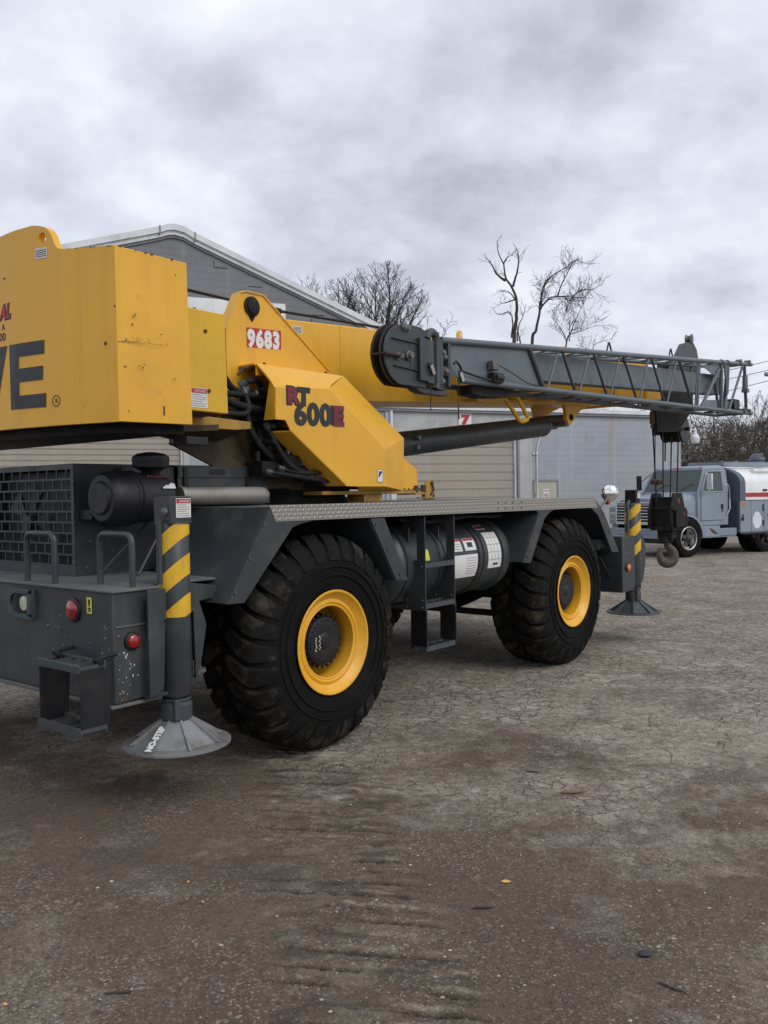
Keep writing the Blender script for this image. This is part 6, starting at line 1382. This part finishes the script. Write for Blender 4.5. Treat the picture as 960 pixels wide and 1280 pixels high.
for s in (1, -1):
    mb = MB(); mb.box((.655, s*.96-.085, .96), (.672, s*.96+.085, 1.18)); hl = part('headlight', mb, 'chrome', TK, bev=.004)
    mb = MB(); mb.box((.672, s*.96-.065, .98), (.685, s*.96+.065, 1.14)); part('lens', mb, 'silver', hl)
    # wheel-arch fender
    mb = MB(); ar = []; ai = []
    for k in range(11):
        t = PI*(k/10); ar.append((math.cos(t)*.66, .50+math.sin(t)*.66)); ai.append((math.cos(t)*.58, .50+math.sin(t)*.58))
    for i in range(10):
        mb.prism([(ar[i][0], s*1.08, ar[i][1]), (ar[i+1][0], s*1.08, ar[i+1][1]), (ai[i+1][0], s*1.08, ai[i+1][1]), (ai[i][0], s*1.08, ai[i][1])], (0, -s*.03, 0))
        mb.prism([(ar[i][0], s*1.08, ar[i][1]), (ar[i+1][0], s*1.08, ar[i+1][1]), (ar[i+1][0], s*.84, ar[i+1][1]+.02), (ar[i][0], s*.84, ar[i][1]+.02)], (0, 0, -.02))
    part('fender', mb, 'truckblue', TK, smooth=50)
mb = MB(); mb.box((.68, -1.10, .50), (.80, 1.10, .76)); part('bumper', mb, 'truckblue', TK, bev=.02)
mb = MB(); mb.box((.6, -1.0, .38), (.74, 1.0, .5)); part('air_dam', mb, 'black', TK)
# cab
CB = thing('cab', None, None, parent=TK)
def cabw(z): return .99 if z < 1.72 else .99-(z-1.72)*.14
def cs(x0, x1, z): w = cabw(z); return [(x0, -w, z), (x0, w, z), (x1, w, z), (x1, -w, z)]
# lower body
loft([cs(-.50, -1.72, .80), cs(-.50, -1.72, 1.72)], 'truckblue', 'body', CB, bev=.03)
loft([[(x, y, z) for (x, y, z) in [(-.84, -.84, 2.30), (-.84, .84, 2.30), (-1.72, .88, 2.30), (-1.72, -.88, 2.30)]], [(-.86, -.83, 2.38), (-.86, .83, 2.38), (-1.71, .86, 2.40), (-1.71, -.86, 2.40)], [(-1.0, -.70, 2.43), (-1.0, .70, 2.43), (-1.60, .74, 2.44), (-1.60, -.74, 2.44)]], 'truckblue', 'roof', CB, bev=.02)
def bar(a, b, w1, mb, d=(0, 0, 0)):
    mb.tube([a, b], w1, 4)
mb = MB()
for s in (1, -1):
    mb.prism([(-.50, s*.99, 1.70), (-.60, s*.99, 1.70), (-.93, s*.90, 2.31), (-.83, s*.90, 2.31)], (0, -s*.06, 0))
    mb.prism([(-1.50, s*.99, 1.70), (-1.72, s*.99, 1.70), (-1.72, s*.90, 2.31), (-1.50, s*.90, 2.31)], (0, -s*.06, 0))
mb.box((-1.66, -.9, 1.7), (-1.72, .9, 1.86)); mb.box((-1.66, -.86, 2.16), (-1.72, .86, 2.31)); part('pillars', mb, 'truckblue', CB, bev=.01)
mb = MB(); mb.prism([(-.53, -.90, 1.72), (-.53, .90, 1.72), (-.84, .82, 2.30), (-.84, -.82, 2.30)], (-.012, 0, -.004)); ws = part('windscreen', mb, 'glass', CB)
mb = MB()
for y0 in (-.5, .35): mb.tube([(-.50, y0, 1.735), (-.60, y0+.30, 1.93), (-.62, y0+.42, 1.90)], .008, 4)
part('wiper', mb, 'black', ws)
mb = MB(); mb.box((-1.645, -.82, 1.86), (-1.655, .82, 2.16)); part('rear_window', mb, 'glass', CB)
mb = MB(); mb.box((-.60, -.9, 1.45), (-.95, .9, 1.70)); mb.box((-1.2, .2, 1.3), (-1.6, .8, 2.0)); mb.box((-1.2, -.8, 1.3), (-1.6, -.1, 2.0)); mb.tube([(-.95, .5+math.cos(t)*.22, 1.78+math.sin(t)*.20) for t in [k*PI/8 for k in range(17)]], .015, 5); part('interior', mb, 'black', CB)
mb = MB(); mb.box((-.62, .2, 1.705), (-.70, .55, 1.72)); part('paper_on_dashboard', mb, 'white', CB)
for y in (-.78, -.12, .0, .12, .78):
    mb = MB(); mb.box((-.86, y-.05, 2.36), (-.93, y+.05, 2.40)); part('clearance_lamp', mb, 'orangelens', CB, bev=.008)
for s in (1, -1):
    DO = thing('door', None, None, parent=CB)
    mb = MB(); mb.prism([(-.60, s*.993, .95), (-1.50, s*.993, .95), (-1.50, s*.993, 1.70), (-.60, s*.993, 1.70)], (0, s*.022, 0)); part('door_skin', mb, 'truckblue', DO, bev=.012)
    mb = MB()
    wp = [(-.62, 1.70), (-1.50, 1.70), (-1.50, 2.27), (-.92, 2.27)]
    def wy(z): return s*(.996-(z-1.72)*.15)
    for i in range(4):
        a = wp[i]; b = wp[(i+1) % 4]; mb.tube([(a[0], wy(a[1]), a[1]), (b[0], wy(b[1]), b[1])], .028, 4)
    mb.tube([(-.88, wy(1.7), 1.70), (-.98, wy(2.27), 2.27)], .014, 4); part('window_frame', mb, 'truckblue', DO)
    mb = MB(); mb.prism([(a, wy(b)-s*.01, b) for a, b in wp], (0, -s*.006, 0)); part('window', mb, 'glass', DO)
    mb = MB(); mb.box((-1.38, s*1.016, 1.24), (-1.46, s*1.035, 1.38)); mb.lathe([(0, .025), (.02, .02)], (-1.42, s*1.03, 1.20), (0, s, 0), 10); part('handle', mb, 'black', DO, bev=.006)
    mb = MB(); mb.tube([(-.86, s*.98, 2.24), (-.66, s*1.22, 1.98), (-.66, s*1.24, 1.90)], .012, 6); mb.tube([(-.70, s*1.02, 1.66), (-.66, s*1.24, 1.72), (-.66, s*1.24, 2.2)], .012, 6); mb.box((-.64, s*1.16, 1.78), (-.69, s*1.32, 2.20)); part('mirror', mb, 'black' if s < 0 else 'chrome', DO, bev=.01)
mb = MB(); mb.box((-.55, .86, .48), (-1.95, 1.04, .52)); mb.box((-.60, .90, .52), (-1.30, 1.05, .80)); mb.box((-1.30, .90, .52), (-1.98, 1.05, .72)); mb.box((-.60, -.90, .5), (-1.9, -1.05, .78)); rb_ = part('step_box', mb, 'truckblue', TK, bev=.012)
mb = MB(); mb.prism([(-.85, 1.052, .76), (-1.02, 1.052, .70), (-1.22, 1.052, .58), (-1.10, 1.052, .57), (-.98, 1.052, .62), (-.92, 1.052, .68)], (0, .003, 0)); part('rust_patch', mb, 'rust', rb_)
mb = MB(); mb.tube([(-1.55, 1.03, 1.92), (-1.66, 1.05, 1.88), (-1.70, 1.05, 1.70), (-1.70, 1.05, 1.25), (-1.62, 1.03, 1.10)], .014, 6); part('grab_rail', mb, 'chrome', TK)
# tank body
TB = thing('tank_body', None, None, parent=TK)
def tsec(x, w=1.12): return [(x, -w, 1.47), (x, -w, 1.95)]+[(x, -w*math.cos(t), 1.95+.47*math.sin(t)) for t in [PI*k/12 for k in range(1, 12)]]+[(x, w, 1.95), (x, w, 1.47)]
loft([tsec(-2.25), tsec(-6.6)], 'whitepaint', 'tank', TB, smooth=30)
loft([[(x, y*1.012, z*1.0+(.012 if z > 1.96 else 0)) for (_, y, z) in tsec(0)] for x in (-2.02, -2.245)], 'truckdark', 'front_bulkhead', TB, smooth=30)  # shade of the forward-facing panel put into a darker body colour
mb = MB()
mb.box((-2.02, 1.14, .60), (-2.46, .9, 1.46)); mb.box((-2.475, 1.14, .60), (-3.02, .9, 1.46)); mb.box((-3.035, 1.14, .60), (-4.2, .9, 1.46)); mb.box((-4.215, 1.14, .60), (-5.4, .9, 1.46)); mb.box((-5.415, 1.14, .60), (-6.6, .9, 1.46)); mb.box((-2.02, -1.14, .60), (-6.6, -.9, 1.46)); part('side_cabinet', mb, 'truckblue', TB, bev=.008)
mb = MB(); mb.box((-2.02, -1.10, .62), (-2.03, 1.10, 1.48)); part('front_panel', mb, 'truckdark', TB)
mb = MB(); mb.box((-2.02, 1.10, .56), (-6.6, 1.145, .60)); mb.box((-2.02, 1.10, 1.46), (-6.6, 1.15, 1.475)); part('body_rail', mb, 'truckdark', TB)
mb = MB(); mb.prism([(-2.25, 1.1215, 1.56), (-6.6, 1.1215, 1.51), (-6.6, 1.1215, 1.68), (-2.25, 1.1215, 1.67)], (0, .004, 0)); part('red_stripe', mb, 'redstripe', TB)
mb = MB(); mb.box((-2.0, .55, 2.40), (-6.6, .62, 2.55)); mb.box((-2.0, -.62, 2.40), (-6.6, -.55, 2.55)); mb.box((-2.0, -.62, 2.40), (-2.05, .62, 2.55)); part('top_rail', mb, 'truckblue', TB, bev=.01)
mb = MB(); mb.tube([(-2.85, .90, 2.28), (-6.4, .90, 2.28)], .07, 10); part('hose_tube', mb, 'whitepaint', TB)
for (x, r, h) in ((-2.3, .06, .08), (-2.9, .07, .09), (-3.9, .16, .20), (-5.2, .14, .12)):
    mb = MB(); mb.lathe([(0, r*1.2), (h*.6, r), (h*.6, r*1.25), (h, r*1.1)], (x, .3, 2.50), (0, 0, 1), 14); part('filler_cap', mb, 'steel' if r < .1 else 'truckdark', TB)
mb = MB(); mb.prism([(-3.75, .35, 2.60), (-3.95, .35, 2.80), (-4.1, .35, 2.82), (-4.05, .35, 2.62)], (0, -.3, 0)); part('hatch_cover', mb, 'truckdark', TB, bev=.01)
mb = MB(); mb.box((-2.10, 1.141, 1.32), (-2.24, 1.152, 1.40)); part('marker_lamp', mb, 'orangelens', TB)
mb = MB(); mb.lathe([(0, .06), (.01, .06)], (-2.1, 1.141, .96), (0, 1, 0), 12)
for x in (-2.12, -3.9, -3.2): mb.lathe([(0, .035), (.015, .03)], (x, 1.14, 1.05), (0, 1, 0), 10)
mb.box((-2.95, 1.141, 1.16), (-2.99, 1.155, 1.35)); mb.box((-2.95, 1.141, .75), (-2.99, 1.155, .90)); mb.tube([(-3.02, 1.125, 1.74), (-3.02, 1.16, 1.74)], .03, 8); mb.tube([(-3.12, 1.125, 1.74), (-3.12, 1.16, 1.74)], .03, 8); part('latches', mb, 'black', TB)
mb = MB(); pp = [(-2.72+math.cos(2*PI*k/20)*(.19+.02*math.sin(k*2.3)), 1.1412, .90+math.sin(2*PI*k/20)*.25*(1 if math.sin(2*PI*k/20) > 0 else .9)) for k in range(20)]; mb.prism(pp, (0, .002, 0)); part('faded_patch', mb, 'trim', TB)
mb = MB(); mb.box((-2.15, 1.10, .52), (-3.0, 1.12, .58)); mb.box((-2.6, .85, .42), (-2.66, 1.1, .6)); part('mud_bracket', mb, 'black', TB)

# ================================================================== trees, wires
def grow(mb_, p, d, L, r, lev, maxlev, rng, spread=.55, up_=.15, wig=.12, nb=(3, 4), ratio=.62, rmin=.008, sides=4, gnarl=0):
    """one limb made of short pieces with side branches along its whole length"""
    seg = 6 if lev < 2 else 4; P_ = [p.copy()]; R_ = [r]; dd = d.copy(); D_ = [dd]
    for i in range(seg):
        dd = (dd + Vector((rng.gauss(0, wig), rng.gauss(0, wig), rng.gauss(0, wig*.6)+up_*.18))*(1+gnarl)).normalized(); D_.append(dd)
        P_.append(P_[-1]+dd*(L/seg)); R_.append(max(rmin, r*(1-.72*(i+1)/seg)))
    mb_.tube(P_, R_, 5 if lev < 1 else 3, caps=False)
    if lev >= maxlev: return
    n = rng.randint(*nb)
    for k in range(n+1):
        i = seg if k == 0 else min(seg, max(1, int(seg*(.25+.75*(k-rng.random()*.6)/n))))
        a = rng.uniform(0, 2*PI); t = spread*rng.uniform(.6, 1.25) if k else spread*.3
        q = D_[i].orthogonal().normalized(); q = Matrix.Rotation(a, 3, D_[i]) @ q
        nd = (D_[i]*math.cos(t)+q*math.sin(t)+Vector((0, 0, up_))).normalized()
        grow(mb_, P_[i], nd, L*ratio*rng.uniform(.75, 1.2), max(rmin, R_[i]*(.85 if k == 0 else .60)), lev+1, maxlev, rng, spread, up_, wig, nb, ratio, rmin, sides, gnarl)
def tree(name, label, base, trunk_h, r, seed, crown_L, maxlev=6, group=None, m='bark', lean=(0, 0, 1), n0=4, **kw):
    rng = random.Random(seed); T = thing(name, label, 'tree', base, 0, group)
    mb_ = MB(); d = Vector(lean).normalized(); P_ = [Vector((0, 0, -.3))]; 
    for i in range(6): P_.append(P_[-1]+(d+Vector((rng.gauss(0, .05), rng.gauss(0, .05), 0))).normalized()*(trunk_h+.3)/6)
    mb_.tube(P_, [r*(1.25 if i == 0 else 1-.35*i/6) for i in range(7)], 8, caps=False); part('trunk', mb_, m, T, smooth=60)
    cr = MB()
    for k in range(n0):
        a = 2*PI*k/n0+rng.uniform(-.4, .4); t = kw.get('open', .6)*rng.uniform(.5, 1.1) if k else .1
        nd = (d*math.cos(t)+Vector((math.cos(a), math.sin(a), 0))*math.sin(t)).normalized()
        grow(cr, P_[-1] if k < 2 else P_[-2 if k % 2 else -1], nd, crown_L*rng.uniform(.85, 1.1), r*.55, 0, maxlev, rng, kw.get('spread', .55), kw.get('up', .12), kw.get('wig', .09), kw.get('nb', (3, 4)), kw.get('ratio', .62), kw.get('rmin', .009), gnarl=kw.get('gnarl', 0))
    part('crown', cr, m, T, smooth=60)
    return T
def crown_tree(label, base, r, cz, cc, rad, seed, m='bark', nprim=14, sec=(7, 9), ter=(5, 7), rt_=.008):
    """trunk with limbs that fan out to an ellipsoid crown (centre cc, radii rad), side branches and fine twigs along them"""
    rng = random.Random(seed); T = thing('bare_tree', label, 'tree', base); tr_ = MB(); cr = MB()
    tr_.tube([(0, 0, -.3), (.03, .02, cz*.35), (-.04, .03, cz*.7), (0, 0, cz)], [r*1.2, r, r*.85, r*.7], 8, caps=False)
    C0 = Vector(cc); Rv = Vector(rad)
    def reach(p, d):       # distance from p along d to the crown surface
        q = Vector(((p.x-C0.x)/Rv.x, (p.y-C0.y)/Rv.y, (p.z-C0.z)/Rv.z)); e = Vector((d.x/Rv.x, d.y/Rv.y, d.z/Rv.z))
        a = e.dot(e); b = 2*q.dot(e); c = q.dot(q)-1; D = b*b-4*a*c
        return 0 if D < 0 else max(0, (-b+math.sqrt(D))/(2*a))
    def limb(p, d, L, r0, lev):
        L = min(L, reach(p, d)*rng.uniform(.80, 1.08))
        if L < .10: return
        seg = 7 if lev == 0 else (5 if lev == 1 else 3); P_ = [p]; R_ = [r0]; D_ = [d]; dd = d
        for i in range(seg):
            dd = (dd+Vector((rng.gauss(0, .09), rng.gauss(0, .09), rng.gauss(0, .06)+.05))).normalized(); P_.append(P_[-1]+dd*L/seg); D_.append(dd); R_.append(max(rt_, r0*(1-.85*(i+1)/seg)))
        cr.tube(P_, R_, 5 if lev == 0 else 3, caps=False)
        if lev >= 3: return
        n = rng.randint(*(sec if lev == 0 else ter if lev == 1 else (2, 3)))
        for k in range(n):
            t = (.22 if lev == 0 else .12)+(.86 if lev else .76)*(k+rng.random()*.8)/n; f = min(seg-.01, t*seg); i = int(f); q = P_[i].lerp(P_[i+1], f-i)
            o = D_[i].orthogonal().normalized(); o = Matrix.Rotation(rng.uniform(0, 6.28), 3, D_[i]) @ o
            nd = (D_[i]*rng.uniform(.6, 1)+o*rng.uniform(.5, .95)+Vector((0, 0, .18))).normalized()
            limb(q, nd, L*(1-t*.45)*(.62 if lev == 0 else .52), max(rt_, R_[i]*.55), lev+1)
    for k in range(nprim):
        a = k*2.399+rng.uniform(-.3, .3); el = math.radians(rng.uniform(8, 80)) if k else 1.45; zb = cz*(.72+.28*(el/1.5))
        limb(Vector((0, 0, zb)), Vector((math.cos(a)*math.cos(el), math.sin(a)*math.cos(el), math.sin(el))), 9, r*.42, 0)
    part('trunk', tr_, m, T, smooth=60); part('crown', cr, m, T, smooth=60); return T
crown_tree('broad rounded leafless tree with fine dense twigs beyond the gable end', (.30, 46, 0), .20, 9.4, (-.35, 0, 10.6), (3.25, 3.0, 3.55), 5, nprim=20)
crown_tree('leafless brownish tree just left of the round-crowned one, half behind the gable roof', (-2.4, 47, 0), .15, 9.6, (-.1, 0, 11.0), (2.0, 2.0, 2.55), 15, nprim=14, sec=(6, 8), ter=(4, 6))
crown_tree('small leafless treetop peeping over the middle of the gable roof', (-4.2, 48, 0), .09, 11.2, (0, 0, 12.3), (1.2, 1.2, 1.75), 8, nprim=8, sec=(4, 6), ter=(3, 4))
def limb_tree(label, Y, limbs, twigs, seed, r0, m='bark', group=None, tl=.55, tlev=3):
    """tree whose main limbs follow given paths: each limb = list of (x, z) in metres, in a vertical plane with some depth wander"""
    rng = random.Random(seed); x0 = limbs[0][0][0]; T = thing('dead_tree', label, 'tree', (x0, Y, 0), 0, group)
    mb_ = MB(); cr = MB()
    for li, L_ in enumerate(limbs):
        yy = 0 if li == 0 else rng.uniform(-.3, .3); P_ = []; n = len(L_); dy = rng.uniform(-.25, .25)
        for i, (x, z) in enumerate(L_): P_.append(Vector((x-x0, dy*i if li else 0, z)))
        out = []
        for i in range(n-1):
            p0, p1, p2, p3 = P_[max(i-1, 0)], P_[i], P_[i+1], P_[min(i+2, n-1)]
            for k in range(4):
                t = k/4; out.append(.5*((2*p1)+(p2-p0)*t+(2*p0-5*p1+4*p2-p3)*t*t+(3*p1-p0-3*p2+p3)*t**3)+Vector((rng.gauss(0, .008), rng.gauss(0, .02), 0)))
        out.append(P_[-1]); ra = r0*(1 if li == 0 else .55 if li < 3 else .36); rs = [max(.011, ra*(1-.93*i/len(out))) for i in range(len(out))]
        (mb_ if li == 0 else cr).tube(out, rs, 7, caps=True)
        st = int(len(out)*(.55 if li == 0 else .2))
        for q in range(twigs):
            i = rng.randint(st, len(out)-1); d = (out[min(i+1, len(out)-1)]-out[max(i-1, 0)]).normalized(); o = Matrix.Rotation(rng.uniform(0, 6.28), 3, d) @ d.orthogonal().normalized()
            grow(cr, out[i], (d*.5+o*.8+Vector((0, 0, .3))).normalized(), tl*rng.uniform(.5, 1.2), max(.013, rs[i]*.38), 2, 2+tlev, rng, .7, .08, .16, (2, 3), .66, .0065, gnarl=.3)
    part('trunk', mb_, m, T, smooth=60); part('crown', cr, m, T, smooth=60)
def PX(px, py, Y):     # authoring aid: where a sight line at this picture height meets the depth Y of the tree
    d = fwd + rt*((px-480)/FPX) - up*((py-640)/FPX); t = Y/d.y; return (d.x*t, EYE+d.z*t)
def c3(pts, Y, ox=580, oy=280, s=4.364): return [PX(ox+a/s, oy+b/s, Y) for a, b in pts]
Y1 = 42
limb_tree('tall dead tree with a forked broken top behind the jib, left of the curved one', Y1, [
    [(6.45, 0), (6.4, 5)]+c3([(272, 640), (285, 520), (285, 420), (262, 345), (225, 290), (215, 220), (185, 150), (180, 90)], Y1),
    c3([(225, 310), (180, 265), (150, 200), (120, 160)], Y1), c3([(268, 340), (280, 290), (295, 220), (290, 160), (262, 115)], Y1), c3([(285, 420), (250, 380), (215, 370)], Y1), c3([(284, 410), (230, 425), (205, 425)], Y1),
    c3([(290, 640), (300, 560), (330, 490), (352, 420)], Y1), c3([(258, 620), (262, 540), (240, 490), (180, 510), (145, 480)], Y1), c3([(215, 215), (235, 185), (255, 175)], Y1), c3([(310, 650), (295, 590), (290, 560)], Y1)], 5, 3, .115, tl=.40, tlev=1)
limb_tree('dead tree with a curved trunk arching right and a fan of fine twigs', Y1+1, [
    [(7.5, 0), (7.5, 5)]+c3([(370, 660), (392, 580), (410, 490), (425, 450), (470, 405), (520, 395), (590, 398), (700, 405)], Y1+1),
    c3([(425, 450), (425, 380), (450, 310), (510, 260), (560, 230), (600, 190)], Y1+1), c3([(412, 470), (412, 430), (430, 370)], Y1+1), c3([(510, 395), (530, 330), (560, 270), (590, 220), (640, 240)], Y1+1), c3([(550, 400), (580, 440)], Y1+1), c3([(590, 398), (640, 360), (700, 360)], Y1+1)], 11, 4, .10, tl=.60, tlev=2)
limb_tree('slender pale-barked young tree with fine twigs right of the curved dead tree', Y1+5, [
    [(9.6, 0), (9.6, 5)]+c3([(555, 670), (580, 600), (605, 530), (640, 460), (660, 420)], Y1+5), c3([(575, 640), (570, 560), (575, 490)], Y1+5), c3([(560, 640), (520, 570), (470, 520)], Y1+5), c3([(590, 600), (650, 580), (720, 560)], Y1+5)], 9, 9, .06, m='barkgrey', tl=.75, tlev=2)
limb_tree('thin twiggy treetop just above the jib, furthest right of the trees behind it', Y1+6, [
    [(12.0, 0), (12.0, 7.0)]+c3([(700, 690), (760, 640), (810, 630)], Y1+6), c3([(690, 690), (640, 670)], Y1+6)], 8, 19, .04, m='barkgrey', tl=.5, tlev=1)
limb_tree('very thin sapling top between the round-crowned tree and the dead trees', 45, [
    [(3.6, 0), (3.6, 7)]+[PX(a, b, 45) for a, b in ((553, 425), (558, 410), (566, 398))], [PX(a, b, 45) for a, b in ((556, 415), (550, 402))], [PX(a, b, 45) for a, b in ((553, 422), (562, 408), (572, 405))]], 3, 29, .03, m='barkgrey', tl=.3, tlev=1)
# wood beyond the yard, right of the warehouse
for i, (px, Y, py, r, mm, lab) in enumerate((
    (862, 62, 532, .10, 'barkgrey', 'low leafless tree close beside the warehouse corner, left of the yard lamp'),
    (886, 56, 520, .10, 'bark', 'leafless tree rising just right of the white yard lamp'),
    (905, 64, 515, .12, 'barkgrey', 'leafless tree below the braced wide end of the lattice jib'),
    (921, 58, 503, .10, 'bark', 'slim leafless tree under the very tip of the lattice jib'),
    (937, 53, 486, .13, 'barkgrey', 'tall leafless tree with upswept limbs just past the jib tip'),
    (950, 60, 480, .14, 'bark', 'tallest leafless tree of the far wood, right of the jib tip'),
    (962, 66, 500, .14, 'barkgrey', 'leafless tree of the far wood cut off by the right picture edge'))):
    x, h = PX(px, py, Y)
    T = crown_tree(lab, (x, Y, 0), r, h*.45, (0, 0, h*.64), (1.7, 1.5, h*.38), 100+i, mm, nprim=11, sec=(4, 6), ter=(3, 5), rt_=.011); T['group'] = 'trees of the far wood'
def brush(name, m, n, x0, x1, y0, y1, hmax, seed, label):
    rng = np.random.default_rng(seed); V = []; F = []
    for k in range(n):
        x = rng.uniform(x0, x1); y = rng.uniform(y0, y1); top = hmax*(.70+.35*float(vnoise(np.array([x*.35]), np.array([y*.2]), seed)[0])); z = rng.random()**.85*top
        L = rng.uniform(.4, 1.3); a = rng.uniform(0, 6.28); el = rng.uniform(-.1, 1.5); d = np.array([math.cos(a)*math.cos(el), math.sin(a)*math.cos(el), math.sin(el)])
        p = np.array([x, y, z]); w_ = rng.uniform(.009, .028); s = np.cross(d, [rng.normal(), rng.normal(), rng.normal()]); s /= np.linalg.norm(s)+1e-9
        q = p+d*L*.5+rng.normal(0, .05, 3); e = p+d*L+rng.normal(0, .10, 3); o = len(V)
        V += [p-s*w_, p+s*w_, q-s*w_*.7, q+s*w_*.7, e]; F += [(o, o+1, o+3, o+2), (o+2, o+3, o+4)]
    me = bpy.data.meshes.new(name); me.from_pydata([tuple(v) for v in V], [], F); me.materials.append(M[m]); link(name, me, label=label, kind='stuff')
brush('brushwood', 'brush', 42000, 15, 46, 50, 66, 6.3, 5, 'dense brown leafless brush along the far edge of the yard')
brush('green_undergrowth', 'brushgreen', 12000, 20, 38, 49, 58, 3.9, 6, 'greenish undergrowth at the foot of the far brush')
# far tree line that closes the horizon
mb = MB()
me = bpy.data.meshes.new('distant_hill'); V = []; F = []; nn_ = 120
for i in range(nn_):
    x = -260+i*6.0; z = 6.5+3.5*float(fbm(np.array([x*.03]), np.array([2.0]), 4, 2)[0]); V += [(x, 150, -1), (x, 155, z*.6), (x, 175, z)]
for i in range(nn_-1):
    a = i*3; b = a+3; F += [(a, b, b+1, a+1), (a+1, b+1, b+2, a+2)]
me.from_pydata(V, [], F); me.materials.append(M['brush']); link('distant_hill', me, kind='structure')

# power lines with a pole just beyond the right edge
UP = thing('utility_pole', 'wooden utility pole carrying the thin power lines behind the truck', 'utility pole', (21.2, 41, 0))
mb = MB(); mb.tube([(0, 0, -.3), (0, 0, 10)], [.17, .12], 10); part('pole', mb, 'barkgrey', UP)
mb = MB(); mb.box((-1.1, -.06, 8.3), (1.1, .06, 8.45)); mb.box((-.8, -.06, 7.6), (.8, .06, 7.72)); part('crossarm', mb, 'barkgrey', UP)
mb = MB(); mb.tube([(0, 0, 7.0), (-1.5, -.1, 7.22), (-2.6, -.1, 7.20)], .04, 6); mb.lathe([(0, .12), (.5, .10)], (-2.6, -.1, 7.18), (-1, 0, 0), 10); part('street_light_arm', mb, 'darktrim', UP)
for i, (x0, z0_, x1, z1_) in enumerate(((5, 5.4, 21.2, 8.45), (5, 5.05, 21.2, 8.0), (7, 4.6, 21.2, 7.6), (9.5, 2.6, 21.2, 5.0), (9.5, 3.5, 21.2, 5.2))):
    mb = MB(); pts_ = []
    for k in range(13): t = k/12; pts_.append((x0+(x1-x0)*t-21.2, 0, z0_+(z1_-z0_)*t-.5*math.sin(PI*t)*.35))
    mb.tube(pts_, .014 if i < 3 else .022, 4); part('power_line', mb, 'wire', UP)

# ================================================================== litter on the dirt
def stick(name, label, x, y, L, a, r, m='wood'):
    mb = MB(); n = 5; P_ = []
    for k in range(n+1):
        t = k/n-.5; P_.append((math.cos(a)*L*t+random.uniform(-.002, .002), math.sin(a)*L*t+random.uniform(-.002, .002), r+random.uniform(0, .003)))
    mb.tube(P_, [r*.6, r, r*1.1, r, r*.9, r*.4], 6); o = part(name, mb, m, None, smooth=60); o.location = (x, y, gz(x, y)+.001); tag(o, label, 'stick'); return o
stick('bark_splinter', 'flat brown splinter of wood lying in front of the front wheel', 1.09, 5.05, .155, .05, .010)
stick('twig', 'short dark twig on the dirt just right of the tyre tracks', .40, 3.66, .10, .05, .0045, 'bark')
stick('twig', 'thin twig lying diagonally near the lower right corner', 1.00, 3.03, .115, -.75, .0035, 'bark')
stick('twig', 'short dark twig lying near the lower left of the dirt', -.98, 3.06, .10, .15, .004, 'bark')
stick('twig', 'thin faint twig above the brown splinter', .92, 5.45, .09, -.3, .004, 'bark')
mb = MB(); mb.lathe([(0, .001), (.004, .022), (.010, .026), (.016, .020), (.019, .001)], (0, 0, 0), (0, 0, 1), 12); o = part('dark_stone', mb, 'darkstone', smooth=60); o.scale = (1.1, .75, 1); o.location = (.97, 3.26, gz(.97, 3.26)); tag(o, 'smooth dark stone on the dirt in the lower right', 'stone')
mb = MB(); mb.prism([(-.022, 0, .004), (-.008, .010, .008), (.010, .009, .007), (.024, .002, .004), (.008, -.008, .003), (-.010, -.009, .004)], (0, 0, .002)); o = part('dead_leaf', mb, 'leafyellow'); o.location = (.53, 3.90, gz(.53, 3.9)+.002); tag(o, 'small orange-yellow dead leaf on the dirt', 'leaf')
for (x, y) in ((-.93, 3.95), (-1.36, 3.0), (-.82, 3.75)):
    mb = MB(); mb.prism([(-.012, 0, .003), (0, .006, .006), (.013, .002, .004), (.002, -.006, .003)], (0, 0, .0015)); o = part('leaf_fragment', mb, 'leafyellow'); o.location = (x, y, gz(x, y)+.002); o.rotation_euler = (0, 0, x*5); tag(o, {-.93: 'tiny yellow leaf fragment on the open dirt ahead of the float pad', -1.36: 'pale leaf fragment nearest the lower left corner', -.82: 'tiny leaf fragment just left of the tyre tracks'}[x], 'leaf', 'leaf fragments on the dirt')
